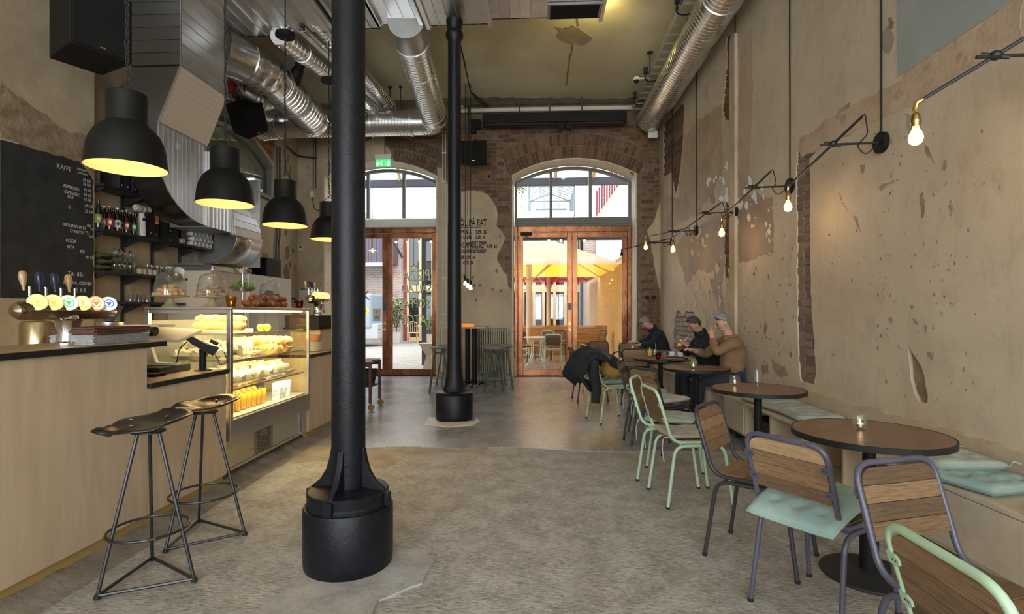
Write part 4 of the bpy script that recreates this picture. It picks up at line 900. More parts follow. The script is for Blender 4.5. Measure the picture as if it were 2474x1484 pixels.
# stage spot on the slim duct
p = PD(722, 165, 7.9); t = thing('track_spotlight', 'black clamp spotlight hanging from the slim left ducts', 'spotlight', tuple(p))
Q = RZ(R(-30))@RY(R(35)); mb = MB(); mb.lathe([(.0, .20), (.06, .19), (.07, .1), (.065, .0), (.085, -.02), (.085, -.14), (.0, -.13)], 16, Q); obj('lamp_housing', mb, matt_black, t)
for k in range(3): mb = MB(); mb.box(-.08, .08, .087, .095, -.26, -.13, Q@RZ(k*2.09)@RX(R(-14))); obj('barn_door', mb, matt_black, t, smooth=False)
mb = MB(); mb.tube(fillet([(0, 0, .12), (.1, 0, .2), (.1, 0, .36), (.02, 0, .42), (-.03, 0, .36)], .05), .014, 8); mb.tube([(-.14, 0, .26), (.02, 0, .26)], .018, 8); obj('clamp', mb, steel_black, t)
mb = MB(); mb.cyl(.06, -.10, -.09, 14, Q); obj('lens', mb, emat('orange_gel', (1, .28, .03), 4), t)
light('spot_beam', 'SPOT', tuple(p+Vector((.05, -.12, -.16))), 260, (1, .42, .10), rot=(R(-18), R(17), 0), size=.05, spot=R(24), blend=.5)
# pendant lamps over the bar
def pendant():
    t = thing('pendant_lamp', 'first', 'lamp', group=None)
    pr = [(.115, .50), (.118, .495), (.118, .325), (.122, .30), (.150, .275), (.185, .235), (.212, .18), (.226, .12), (.233, .05), (.239, .012), (.240, 0)]
    mb = MB(); mb.lathe([(0, .50)]+pr, 40); mb.f = [f for f in mb.f if len(f) < 10]; obj('shade', mb, mat('black_enamel', (.0085, .008, .0075), .55, spec=.25), t, ang=30)
    mb = MB(); mb.lathe([(0, .488)]+[(r-.004, min(z, .488)) for r, z in pr], 40); mb.f = [f[::-1] for f in mb.f if len(f) < 10]; obj('inner_shade', mb, lamp_in, t, ang=30)
    mb = MB(); mb.cyl(.02, .36, .488, 12); obj('socket', mb, white, t)
    mb = MB(); mb.ball((0, 0, .30), .042); obj('bulb', mb, emat('lamp_bulb', (1, .70, .36), 5), t)
    return t
lamp0 = pendant()
lampx = [(-2.77, 3.47), (-2.81, 4.67), (-2.84, 5.87), (-2.83, 7.10)]
LBL = ['largest black dome pendant lamp, nearest the camera beside the chalkboard', 'black dome pendant lamp before the grey exhaust duct, second from the chalkboard',
       'black dome pendant lamp left of the front column, third from the chalkboard', 'black dome pendant lamp half hidden behind the front column']
for i, (x, y) in enumerate(lampx):
    pz = (2.335, 2.335, 2.34, 2.35)[i]
    t = lamp0 if i == 0 else dup(lamp0, (0, 0, 0)); t.location = (x, y, pz); t['label'] = LBL[i]; t['group'] = 'dome pendant lamps over the bar'
    light('pendant_light', 'POINT', (x, y, pz+.22), 6.5, (1, .66, .32), size=.045)
for i, (x, y) in enumerate(lampx):
    t = [o for o in SC.objects if o.get('label') == LBL[i]][0]
    ztop = (5.0 if i in (0, 1) else 4.93)-(2.335, 2.335, 2.34, 2.35)[i]
    rose = 4.60-.0 if False else None
    zr = {0: ztop, 1: ztop, 2: PD(688, 95, 6.05).z-2.34, 3: PD(785, 200, 7.25).z-2.35}[i]
    # chain of links
    ch = MB(); lk = [(.011*cos(a), .019*sin(a)) for a in [k*pi/4 for k in range(8)]]; nL = int((zr-.56)/.031)
    for k in range(nL):
        z = .575+k*.031; q = [(x_, 0, z+z_) if k % 2 else (0, x_, z+z_) for x_, z_ in lk]; ch.tube(q, .0032, 4, closed=True)
    obj('chain', ch, steel_black, t, kind='stuff')
    mb = MB(); rd = random.Random(i); pts = [(.05, 0, .50), (.055, 0, .55), (.015, 0, .62)]+[(.012*cos(k*1.9), .012*sin(k*1.9), .66+k*.09) for k in range(int((zr-.7)/.09))]+[(0, 0, zr)]
    mb.tube(pts, .005, 6); obj('cord', mb, rubber, t)
    mb = MB(); mb.tube([(-.09, 0, .50), (-.02, 0, .575), (.02, 0, .575), (.09, 0, .50)], .004, 6); obj('hanger_bow', mb, steel_black, t)
    mb = MB(); mb.lathe([(0, zr+.045), (.10, zr+.045), (.105, zr+.03), (.105, zr+.005), (.10, zr), (0, zr)], 24); obj('ceiling_rose', mb, matt_black, t, ang=30)
    if i > 1: mb = MB(); mb.cyl(.008, zr+.045, ZC-t.location.z, 6); obj('drop_rod', mb, steel_black, t)
# bare bulbs on long cables by the pier
for i, (u, v) in enumerate(((1124, 676), (1130, 682), (1137, 687))):
    p = PY(u, v, 9.75); t = thing('bare_bulb_pendant', ('left', 'middle', 'right')[i]+'most of three bare bulbs on long cables before the beer list' if i != 1 else 'middle one of three bare bulbs on long cables before the beer list', 'lamp', tuple(p), group='bare bulbs before the beer list')
    mb = MB(); mb.cyl(.022, -.02, .05, 12); mb.lathe([(.022, .05), (.008, .075)], 12); obj('socket', mb, matt_black, t)
    mb = MB(); mb.lathe([(.014, -.02), (.020, -.04), (.034, -.075), (.030, -.098), (.0, -.104)], 14); obj('bulb', mb, emat('reflector_bulb', (1, .72, .38), 5), t)
    mb = MB(); mb.tube([(0, 0, .07), (0, 0, (PY(u, 180, 9.75).z-p.z))], .006, 6); obj('cable', mb, rubber, t)
# cables from the column head to the wall
t = thing('cable_bundle', 'black cables sagging from the rear column head to the back wall', 'cable')
for k in range(3):
    mb = MB(); mb.tube([PD(1110, 100, 6.9), PD(1122, 150, 7.6), PD(1136, 220, 9.2), PD(1150+k*12, 240+k*5, 10.3), PD(1172+k*6, 258, 10.8)], .011, 6); obj('cable', mb, rubber, t)
t = thing('junction_box', 'cluster of dark junction boxes on the back wall above the loudspeaker', 'junction box')
for u0, u1, v0, v1 in ((1138, 1162, 290, 313), (1136, 1150, 313, 323), (1112, 1120, 248, 262)):
    a, b = PY(u0, v1, 10.8), PY(u1, v0, 10.8); mb = MB(); mb.box(a.x, b.x, 10.74, 10.84, a.z, b.z); obj('box', mb, matt_black if u0 > 1130 else white, t, smooth=False, bevel=.005)
mb = MB(); a = PY(1123, 240, 10.7); mb.cyl(.03, a.z, a.z+.12, 10, T(a.x, 10.7, 0)); a = PY(1133, 330, 10.7); mb.tube([(a.x, 10.7, a.z-.5), (a.x, 10.7, a.z+.6)], .015, 8); obj('conduit', mb, raw_steel, t)
# conduits on the pier and on the left part of the back wall
t = thing('conduit_pipe', 'pair of thin conduits running down the pier left of the rear column', 'pipe')
for du in (1070, 1076):
    mb = MB(); mb.tube([PY(du, 325, 10.822), PY(du, 765, 10.822), PY(du-8, 782, 10.822), PY(du-8, 900, 10.822)], .012, 8); obj('pipe', mb, whitep, t)
for v in (370, 440, 530, 672, 760): a = PY(1073, v, 10.82); mb = MB(); mb.box(a.x-.045, a.x+.045, 10.79, 10.837, a.z-.01, a.z+.01); obj('clip', mb, whitep, t, smooth=False)
t = thing('conduit_pipe', 'thin conduits with a switch on the cream wall left of the left door', 'pipe')
for du in (757, 763): mb = MB(); mb.tube([PY(du, 330, 10.81), PY(du, 455, 10.81)], .010, 8); obj('pipe', mb, raw_steel, t)
mb = MB(); mb.tube([PX(694, 355, -4.95), PX(712, 372, -4.95), PY(724, 378, 10.8), PY(765, 382, 10.8)], .018, 8); obj('pipe', mb, raw_steel, t)
a = PY(754, 470, 10.8); mb = MB(); mb.box(a.x-.03, a.x+.04, 10.77, 10.85, a.z-.06, a.z+.06); obj('switch', mb, white, t, smooth=False, bevel=.005)
mb = MB(); mb.tube([(a.x, 10.8, a.z), (a.x+.03, 10.79, a.z-.2), (a.x+.05, 10.8, a.z-.3), (a.x+.16, 10.8, a.z-.34)], .008, 6); obj('cable', mb, rubber, t)
t = thing('conduit_pipe', 'vertical conduits on the left wall right of the inner window', 'pipe')
for du in (670, 676): mb = MB(); mb.tube([PX(du, 355, -4.95), PX(du, 570, -4.95), PX(du-3, 590, -4.95), PX(du-3, 680, -4.95)], .016, 8); obj('pipe', mb, raw_steel, t)
for (u, v, ww, hh, nm, lab, cat) in ((726, 600, .045, .06, 'thermostat', 'white wall thermostat left of the left door near the corner', 'thermostat'),):
    a = PY(u, v, 10.8); mb = MB(); mb.box(a.x-ww, a.x+ww, 10.80, 10.835, a.z-hh, a.z+hh); o = obj(nm, mb, white, None, smooth=False, bevel=.004); tag(o, lab, cat)
    mb = MB(); mb.box(a.x-ww*.6, a.x+ww*.6, 10.797, 10.80, a.z+.01, a.z+.045); obj('display', mb, matt_black, o, smooth=False)
t = thing('evacuation_plan', 'framed evacuation plan with a yellow map on the back wall behind the bar end', 'poster')
a, b = PY(722, 762, 10.8), PY(774, 695, 10.8)
mb = MB(); mb.box(a.x, b.x, 10.81, 10.835, a.z, b.z); obj('board', mb, white, t, smooth=False)
gx = lambda f: a.x+(b.x-a.x)*f
gz = lambda f: a.z+(b.z-a.z)*f
def flat(name, m, f0, f1, g0, g1): mb = MB(); mb.box(gx(f0), gx(f1), 10.807, 10.81, gz(g0), gz(g1)); obj(name, mb, m, t, smooth=False)
flat('header', mat('plan_green', (.10, .22, .14), .7), .03, .97, .92, .98); flat('legend', mat('plan_yellow', (.60, .52, .12), .7), .75, .93, .55, .85)
mb = MB(); mb.prism([(gx(.2), gz(.3)), (gx(.65), gz(.32)), (gx(.66), gz(.7)), (gx(.5), gz(.72)), (gx(.48), gz(.8)), (gx(.3), gz(.8)), (gx(.22), gz(.6))], -10.809, -10.806, frame((0, 0, 0), (1, 0, 0), (0, 0, 1))); obj('floor_plan', mb, mat('plan_pale_yellow', (.62, .60, .42), .7), t, smooth=False)
mb = MB(); mb.cyl(.02, 0, .002, 12, align((gx(.48), 10.807, gz(.75)), (0, -1, 0))); obj('you_are_here_dot', mb, mat('plan_red', (.6, .06, .03), .7), t)
# lamps along the right wall
wl_data = [(2.80, (2.05, 2.95, 2.5), (2.32, 2.3, 2.66)), (4.21, (2.24, 4.87, 2.5), None), (5.61, (2.19, 6.45, 2.5), None), (7.03, (2.03, 8.1, 2.5), None), (8.58, (1.88, 9.35, 2.68), None), (9.95, (1.66, 10.55, 2.61), None)]
WL = ['wall lamp with a lit bulb hanging into the top right corner', 'wall lamp whose disc and clamp are nearest the camera on the right wall', 'wall lamp with its disc above the exposed white paint flakes', 'wall lamp with its disc right of the tall brick crack', 'wall lamp second from the back corner of the right wall', 'wall lamp in the back corner with a small unlit bulb']
for i, (y, end, top) in enumerate(wl_data):
    x = XR(y); t = thing('wall_lamp', WL[i], 'lamp', group='swing-arm lamps along the right wall'); z = 2.66
    mb = MB(); mb.lathe([(0, -.005), (.078, -.005), (.08, .0), (.08, .026), (.074, .032), (0, .032)], 24, align((x-.012, y, z), (-1, 0, 0))); obj('wall_disc', mb, matt_black, t, ang=30)
    cl = Vector((x-.38, y, z-.005)); mb = MB(); mb.tube([(x-.04, y, z), (x-.47, y+.005, z-.01)], .009, 8); obj('arm', mb, steel_black, t)
    e = Vector(end); dd = (e-cl).normalized(); tp = cl-dd*(.36 if i else .6)
    mb = MB(); mb.tube([tp, e], .0095, 8); obj('rod', mb, steel_black, t)
    mb = MB(); mb.ball(cl, (.03, .03, .025), 10, 6); mb.tube([cl+Vector((-.05, .03, .02)), cl+Vector((.05, -.02, -.02))], .012, 8); obj('clamp', mb, steel_black, t)
    mb = MB(); mb.tube(fillet([tp, tp+Vector((.03, .02, .03)), tp+Vector((.10, .1, -.09)), Vector((x-.2, y+.01, z-.02)), Vector((x-.14, y, z-.10)), Vector((x-.05, y, z-.01))], .05), .0045, 6); obj('flex', mb, rubber, t)
    mb = MB(); mb.tube([(x-.022, y, z+.07), (x-.022, y, z+.9), (x-.022, y+.005, z+1.6), (x-.022, y, ZC-.35)], .0075, 6); obj('cable', mb, rubber, t)
    if i == 5: h = e+Vector((0, 0, -.01)); sc = .8
    else: h = e+Vector((0, 0, 0)); sc = 1
    mb = MB(); mb.tube([e, e+dd*.03, e+dd*.04+Vector((0, 0, -.03)), e+dd*.035+Vector((0, 0, -.05))], .012, 8)
    h = e+dd*.035+Vector((0, 0, -.05)); mb.lathe([(.010, 0), (.020, -.012), (.021, -.04), (.027, -.042), (.027, -.05), (.024, -.06), (.024, -.075)], 16, T(*h)); obj('bulb_holder', mb, brass if i < 5 else matt_black, t)
    mb = MB(); mb.lathe([(.013, -.07), (.016, -.085), (.031, -.115), (.035, -.138), (.029, -.160), (.014, -.172), (0, -.175)], 18, T(*h)); obj('bulb', mb, bulb_m if i < 5 else cupglass, t)
    if i < 5: light('wall_bulb_light', 'POINT', tuple(h+Vector((-.02, 0, -.19))), 3.2, (1, .60, .25), size=.03)
# ---------------------------------------------------------------- the bar
XF = -2.40
def counter(name, label, y0, y1, zt, top_y1=None, x0=-2.9, panels=1):
    t = thing(name, label, 'counter')
    mb = MB(); mb.box(XF-.04, XF-.018, y0, y1, .105, zt-.035); o = obj('front_panel', mb, ply, t, smooth=False)
    mb = MB(); mb.box(XF-.08, XF-.043, y0, y1, .0, .104); obj('toe_board', mb, mat('ochre_board', (.42, .28, .10), .7), t, smooth=False)
    mb = MB(); mb.box(x0, XF-.042, y0+.005, y1-.005, .1, zt-.036); obj('carcass', mb, ply, t, smooth=False)
    y2 = top_y1 or y1
    mb = MB(); mb.box(x0-.02, XF+.005, y0, y2, zt-.035, zt-.003); obj('top_edge', mb, dark_top, t, smooth=False, bevel=.003)
    mb = MB(); mb.box(x0-.018, XF+.002, y0+.002, y2-.003, zt-.003, zt); obj('top_surface', mb, warm_top, t, smooth=False)
    return t
counter('bar_counter', 'tall plywood bar counter with dark edged top at the left edge', -2.6, 3.19, 1.18, 3.34)
counter('bar_counter', 'lower plywood counter with card terminal between bar and display case', 3.195, 4.03, .925)
counter('bar_counter', 'plywood counter beyond the display case ending behind the front column', 5.52, 7.0, .92)
t = thing('raised_counter', 'raised plywood block with black drip tray on the counter past the display case', 'counter')
mb = MB(); mb.box(-2.85, -2.50, 6.02, 6.9, .921, 1.17); obj('block', mb, ply, t, smooth=False)
mb = MB(); mb.box(-2.88, -2.46, 5.90, 6.9, 1.171, 1.19); mb.box(-2.87, -2.47, 5.92, 6.9, 1.19, 1.33); obj('drip_tray', mb, matt_black, t, smooth=False, bevel=.004)
# refrigerated display case
t = thing('display_case', 'lit glass display case with stainless frame full of food', 'display case')
x0, x1, y0, y1 = -3.10, XF, 4.06, 5.50
mb = MB(); mb.box(x0, x1+.005, y0, y1, 1.383, 1.408); obj('top_plate', mb, inox, t, smooth=False, bevel=.004)
mb = MB(); mb.box(x0, x1+.003, y0, y1, .35, .516); obj('apron', mb, inox, t, smooth=False, bevel=.004)
mb = MB(); mb.box(x0, x1-.06, y0+.01, y1-.06, .10, .35); obj('machine_base', mb, inox, t, smooth=False)
mb = MB(); mb.box(x1-.06, x1-.045, y0+.0, y1-.10, .10, .125); obj('base_rail', mb, inox, t, smooth=False)
mb = MB(); mb.box(x1-.075, x1-.03, y1-.10, y1-.03, .10, .35); obj('corner_leg', mb, inox, t, smooth=False)
for ya, yb in ((y0+.02, y0+.44), (y0+.76, y1-.13)): mb = MB(); mb.box(x1-.06, x1-.05, ya, yb, .128, .345); obj('base_panel', mb, inox, t, smooth=False)
mb = MB(); mb.box(x1-.06, x1-.052, y0+.45, y0+.75, .128, .345); gr = obj('vent_grille', mb, mat('dull_steel', (.30, .27, .24), .4, metal=.8), t, smooth=False)
mb = MB()
for r_ in range(14):
    for c_ in range(9):
        if 9 <= r_ <= 12 and 1 < c_ < 7: continue
        a = y0+.49+c_*.025+(r_ % 2)*.0125; b = .14+r_*.0142
        mb.box(x1-.0518, x1-.0512, a, a+.015, b, b+.008)
obj('vent_slots', mb, matt_black, gr, smooth=False, kind='stuff')
for (a, b, c, d) in ((x1-.035, x1+.002, y0, y0+.035), (x0, x0+.035, y0, y0+.035), (x1-.022, x1+.001, y1-.022, y1), (x0, x0+.03, y1-.03, y1)):
    mb = MB(); mb.box(a, b, c, d, .516, 1.383); obj('corner_post', mb, inox, t, smooth=False, bevel=.003)
mb = MB(); mb.box(x0+.035, x1-.035, y0+.002, y0+.03, 1.355, 1.383); mb.box(x0+.035, x1-.035, y0+.002, y0+.03, .516, .535)
obj('end_frame', mb, inox, t, smooth=False, kind='stuff')
mb = MB(); mb.box(x1-.012, x1-.006, y0+.036, y1-.022, .52, 1.383); obj('front_pane', mb, caseglass, t, smooth=False)
mb = MB(); mb.box(x0+.036, x1-.036, y0+.012, y0+.018, .536, 1.354); obj('end_pane', mb, caseglass, t, smooth=False)
mb = MB(); mb.box(x0+.03, x1-.022, y1-.014, y1-.008, .52, 1.383); obj('end_pane', mb, caseglass, t, smooth=False)
mb = MB(); mb.box(x0+.002, x0+.012, y0+.04, y1-.03, .52, 1.30); obj('back_door', mb, glassmat('greyed_glass', (.75, .78, .78), body=.35, bodycol=(.35, .36, .36)), t, smooth=False)
mb = MB(); mb.box(x0+.01, x1-.02, y0+.036, y1-.03, .5165, .528); obj('deck', mb, mat('light_steel', (.6, .6, .58), .4, metal=.6), t, smooth=False)
SHZ = (1.19, .975, .745)
for z in SHZ:
    mb = MB(); mb.box(x0+.06, x1-.05, y0+.05, y1-.04, z-.008, z); obj('glass_shelf', mb, caseglass, t, smooth=False)
    mb = MB(); mb.box(x1-.05, x1-.044, y0+.05, y1-.04, z-.012, z+.002); obj('shelf_edge', mb, inox, t, smooth=False)
mb = MB(); mb.box(x0+.08, x1-.05, y0+.06, y1-.06, 1.365, 1.378); obj('light_strip', mb, emat('warm_tube', (1, .78, .38), 9), t, smooth=False)
for z, e in ((1.34, 5), (SHZ[0]-.02, 5), (SHZ[1]-.02, 5), (SHZ[2]-.02, 5)):
    light('case_light', 'AREA', (x1-.04, (y0+y1)/2, z), e*1.2, (1, .78, .36), rot=(0, R(38), 0), size=.05, sy=1.25); light('case_light', 'AREA', ((x0+x1)/2, (y0+y1)/2, z), e*.6, (1, .76, .32), size=.5, sy=1.25)
rd = random.Random(11)
# food in the case
bread = mat('golden_bread', (.50, .27, .09), .6, col2=(.72, .48, .20), scale=14, rand=.2, bump=.3, bscale=60)
crois = mat('brown_pastry', (.12, .035, .010), .42, col2=(.30, .10, .028), scale=22, rand=.25, bump=.5, bscale=60)
wrap = mat('white_wrap_paper', (.74, .70, .58), .7, col2=(.66, .60, .44), scale=18, rand=.12, bump=.8, bscale=40)
juice = mat('orange_juice', (.85, .42, .03), .35)
green = mat('salad_leaf', (.16, .32, .045), .5, col2=(.30, .48, .08), scale=20, rand=.25)
CW = {}
def case_things(name, label, cat, group, mbf, m, spots, extra=None):
    first = None
    for i, (x, y, z, a, s) in enumerate(spots):
        if first is None: o = obj(name, mbf(), m); first = o
        else: o = first.copy(); COL.objects.link(o)
        tag(o, label, cat, group); place(o, (x, y, z), a); o.scale = (s, s, s)
def crumple(mb, amp, f=22, seed=0):
    mb.v = [tuple(Vector(p)+Vector((noise.noise(Vector((p[0]*f+seed, p[1]*f, p[2]*f))), noise.noise(Vector((p[0]*f, p[1]*f+9, p[2]*f+seed))), noise.noise(Vector((p[0]*f+5, p[1]*f, p[2]*f+3))) ))*amp) for p in mb.v]; return mb
def loaf(L=.30, r=.035):
    mb = MB(); mb.tube([(-L/2+L*i/10, 0, r*.85+.004*sin(i*2)) for i in range(11)], [r*(.3+.7*min(1, 3.2*sin(pi*(i+.15)/10.3)))*(1+.05*(i % 2)) for i in range(11)], 10); return mb
def traymesh(L, W, h=.035):
    mb = MB(); o = [(-L/2, -W/2), (L/2, -W/2), (L/2, W/2), (-L/2, W/2)]; a = [(x*.86, y*.8, .004) for x, y in o]; b = [(x, y, h) for x, y in o]; c = [(x*1.04, y*1.05, h) for x, y in o]
    mb.add(a+b+c, [(0, 1, 2, 3)]+[(i, (i+1) % 4, 4+(i+1) % 4, 4+i) for i in range(4)]+[(4+i, 4+(i+1) % 4, 8+(i+1) % 4, 8+i) for i in range(4)]); return mb
def tray(lab, x, y, z, L, W, a=pi/2):
    o = obj('serving_tray', traymesh(L, W), inox, None, smooth=False, solid=.003); tag(o, lab, 'tray'); place(o, (x, y, z+.003), a); return o
tray('long steel tray of wrapped sandwiches on the middle shelf, nearer end of the case', -2.72, 4.42, SHZ[1], .62, .42)
tray('long steel tray of filled baguettes on the middle shelf, farther end of the case', -2.72, 5.10, SHZ[1], .62, .42)
tray('steel tray of bagged bagels on the lowest glass shelf, nearer end', -2.70, 4.45, SHZ[2], .60, .44)
tray('steel tray of bagged bagels on the lowest glass shelf, farther end', -2.70, 5.10, SHZ[2], .60, .44)
case_things('baguette', 'pale baguette lying on the top glass shelf of the display case', 'bread', 'baguettes on the top shelf of the case', lambda: loaf(.42, .036), bread,
    [(-2.62, 4.30, SHZ[0]+.03, .1, 1), (-2.70, 4.40, SHZ[0]+.03, .15, 1), (-2.78, 4.50, SHZ[0]+.03, .05, 1), (-2.66, 4.36, SHZ[0]+.09, .2, .95)])
mb = MB(); mb.box(-2.95, -2.52, 4.20, 4.62, SHZ[0]+.001, SHZ[0]+.03); o = obj('bread_board', mb, mat('white_board', (.72, .66, .5), .6), None, smooth=False, bevel=.005); tag(o, 'pale board under the baguettes in the display case', 'board')
for nm, c, u, lab, cat in (('lime', (.30, .50, .04), 630, 'green lime on the top shelf of the display case', 'lime'), ('lemon', (.85, .62, .05), 645, 'yellow lemon on the top shelf of the display case', 'lemon')):
    p = PX(u, 792, -2.52); mb = MB(); mb.lathe([(0, -.04), (.012, -.036), (.03, -.018), (.034, 0), (.03, .018), (.012, .036), (0, .042)], 14, RX(1.2)); o = obj(nm, mb, mat(nm+'_peel', c, .4, bump=.2, bscale=120)); tag(o, lab, cat); o.location = (p.x, p.y, SHZ[0]+.035)
case_things('wrapped_sandwich', 'paper wrapped sandwich heaped on the middle tray of the display case', 'sandwich', 'wrapped sandwiches in the case', lambda: crumple(loaf(.17, .047), .028, 30), wrap,
    [(-2.56-.10*(i % 4)+rd.uniform(-.02, .02), 4.20+.10*(i//4)+rd.uniform(-.02, .02), SHZ[1]+.012+.05*(i % 3 == 1), rd.uniform(-.6, .6), rd.uniform(.85, 1.1)) for i in range(20)])
case_things('filled_baguette', 'golden filled baguette piled on the middle shelf of the display case', 'sandwich', 'filled baguettes in the case', lambda: loaf(.24, .042), bread,
    [(-2.55-.11*(i % 3)+rd.uniform(-.02, .02), 4.86+.075*(i//3)+rd.uniform(-.02, .02), SHZ[1]+.012+.065*(i % 2), rd.uniform(-.5, .5), rd.uniform(.9, 1.1)) for i in range(18)])
fb = [o for o in SC.objects if o.name.startswith('filled_baguette')]; fl = None
for o in fb:
    if fl is None:
        mb = MB(); pts = [(-.10+.02*i, -.036+.012*sin(i*1.9), .045+.012*sin(i*2.7)) for i in range(11)]; vs = []
        for p in pts: vs += [(p[0], p[1]-.018, p[2]-.008), (p[0], p[1]+.02, p[2]+.008)]
        fl = q = obj('salad_filling', mb.add(vs, [(2*i, 2*i+1, 2*i+3, 2*i+2) for i in range(10)]), green, o, solid=.004)
    else: q = inst(fl, o)
def baghump():
    mb = MB(); mb.ball((0, 0, .055), (.075, .07, .055), 14, 8); mb.tube([(0, .03, .09), (.01, .075, .10), (.0, .11, .085)], [.045, .03, .05], 8); return crumple(mb, .03, 20)
case_things('bagged_bagel', 'bagel in a printed paper bag on the lowest glass shelf of the display case', 'paper bag', 'bagged bagels in the case', baghump, wrap,
    [(-2.55-.15*(i % 2), 4.24+.155*(i//2), SHZ[2]+.012, rd.uniform(0, 3), rd.uniform(.9, 1.1)) for i in range(14)])
pk = mat('bag_print', (.10, .07, .05), .8)
for i in range(7):
    mb = MB()
    for r_ in range(3): mb.box(-.03, .03, r_*.014, r_*.014+.008, 0, .001)
    o = obj('bag_print', mb, pk, None, smooth=False); tag(o, 'dark printed lines on a bagel bag in the display case', 'label', 'printed bag labels in the case'); o.matrix_world = T(-2.474, 4.235+.155*i, SHZ[2]+.055)@RZ(pi/2)@RX(R(62))
def glassful(lab, cat, group, spots, h=.135, r=.034, fill=None, fillh=.11):
    base = None
    for p in spots:
        if base is None:
            base = t = thing('juice_glass', lab, cat, p, 0, group)
            mb = MB(); mb.lathe([(r*.8, 0), (r*.82, .004), (r, h), (r-.002, h), (r*.78, .008), (0, .008)], 14); obj('glass', mb, cupglass, t)
            if fill: mb = MB(); mb.lathe([(0, .009), (r*.75, .009), (r*.94, fillh), (0, fillh)], 14); obj('juice', mb, fill, t)
        else: dup(base, p)
glassful('glass of orange juice standing in a row at the bottom of the display case', 'drink', 'juice glasses in the case', [(-2.535, 4.20+.085*i, .529) for i in range(8)], fill=juice, h=.15, fillh=.135)
case_things('juice_bottle', 'small yellow juice bottle at the back of the display case floor', 'bottle', 'juice bottles behind the glasses in the case', lambda: MB().lathe([(0, 0), (.033, 0), (.034, .12), (.014, .15), (.014, .17), (0, .172)], 12), juice, [(-2.68, 4.18+.09*i, .529, 0, 1) for i in range(9)])
case_things('carton', 'blue and white drink carton at the far end of the display case floor', 'carton', 'drink cartons in the case', lambda: MB().box(-.035, .035, -.035, .035, 0, .16), mat('blue_carton', (.20, .30, .55), .5, col2=(.7, .7, .7), scale=16), [(-2.50, 5.0, .529, .2, 1), (-2.52, 5.10, .529, .1, 1), (-2.5, 5.2, .529, .3, 1)])
# cake stands with glass domes
def stand(lab, x, y, sc, items, grp):
    t = thing('cake_stand', lab, 'cake stand', (x, y, 1.4085)); t.scale = (sc, sc, sc)
    mb = MB(); mb.lathe([(.0, .0), (.062, 0), (.064, .006), (.045, .02), (.026, .05), (.022, .07), (.05, .078), (.135, .082), (.14, .09), (.136, .092), (0, .088)], 22); obj('glass_foot', mb, glassmat('pressed_glass', (.80, .74, .55), ior=1.5, body=.35, bodycol=(.62, .56, .36)), t)
    mb = MB(); pr = [(.122, .095), (.118, .13), (.108, .20), (.098, .245), (.082, .268), (.055, .280), (.018, .286)]
    mb.lathe(pr+[(r-.0025, z-.0025) for r, z in pr[::-1]], 28); obj('glass_dome', mb, domeglass, t)
    mb = MB(); mb.lathe([(.018, .283), (.012, .292), (.020, .300), (.027, .315), (.023, .331), (.010, .340), (0, .341)], 16); obj('dome_knob', mb, glassmat('knob_glass', (.8, .8, .8), ior=1.8, body=.1, bodycol=(.4, .35, .3)), t)
    first = None; rdd = random.Random(int(x*100))
    nm, cat, m, shape, lab2, n = items
    for i in range(n):
        lay = 0 if i < n*.45 else 1 if i < n*.8 else 2; k = (int(n*.45)+1, int(n*.35)+1, int(n*.2)+1)[lay]; rr = (.082, .055, .022)[lay]*sc
        a = i*2*pi/k+lay
        z = 1.4085+(.094+.030*lay)*sc
        if first is None: o = first = obj(nm, shape(), m)
        else: o = first.copy(); COL.objects.link(o)
        tag(o, lab2, cat, grp); o.location = (x+rr*cos(a), y+rr*sin(a), z); o.rotation_euler = (rdd.uniform(-.12, .12), rdd.uniform(-.12, .12), rdd.uniform(0, 6))
bisc = mat('golden_biscuit', (.42, .22, .075), .75, col2=(.58, .34, .14), scale=18, rand=.15, bump=.3)
cook = mat('oat_cookie', (.30, .17, .085), .85, col2=(.42, .26, .14), scale=22, rand=.15, bump=.8, bscale=70)
brow = mat('dark_brownie', (.03, .016, .010), .7, col2=(.055, .03, .018), scale=22, rand=.2, bump=.6)
stand('pressed glass cake stand with dome over golden biscuit slices, nearest the beer taps', -3.0, 4.22, 1.0, ('biscuit', 'biscuit', bisc, lambda: MB().box(-.042, .042, -.014, .014, 0, .024), 'golden biscuit slice piled under the first glass dome', 22), 'biscuits under the first dome')
stand('pressed glass cake stand with dome over round cookies, before the white cabinet', -2.76, 4.40, 1.0, ('cookie', 'cookie', cook, lambda: MB().lathe([(0, 0), (.045, 0), (.05, .012), (.04, .026), (0, .03)], 12), 'round oat cookie piled under the middle glass dome', 13), 'cookies under the middle dome')
stand('glass cake stand with dome over dark brownies, nearest the column', -2.74, 5.34, .92, ('brownie', 'brownie', brow, lambda: MB().box(-.045, .045, -.025, .025, 0, .03), 'dark brownie slice piled under the third glass dome', 14), 'brownies under the third dome')
t = thing('tiered_stand', 'two-tier metal stand with garlic above and basil below on the display case', 'stand', (-2.71, 4.78, 1.4085))
mb = MB(); mb.cyl(.008, 0, .36, 10); mb.cyl(.05, 0, .006, 18); obj('pole', mb, inox, t)
for z, r in ((.15, .095), (.315, .078)): mb = MB(); mb.lathe([(0, 0), (r*.9, 0), (r, .03), (r-.003, .03), (r*.88, .004), (0, .004)], 26, T(0, 0, z)); obj('tier_dish', mb, inox, t)
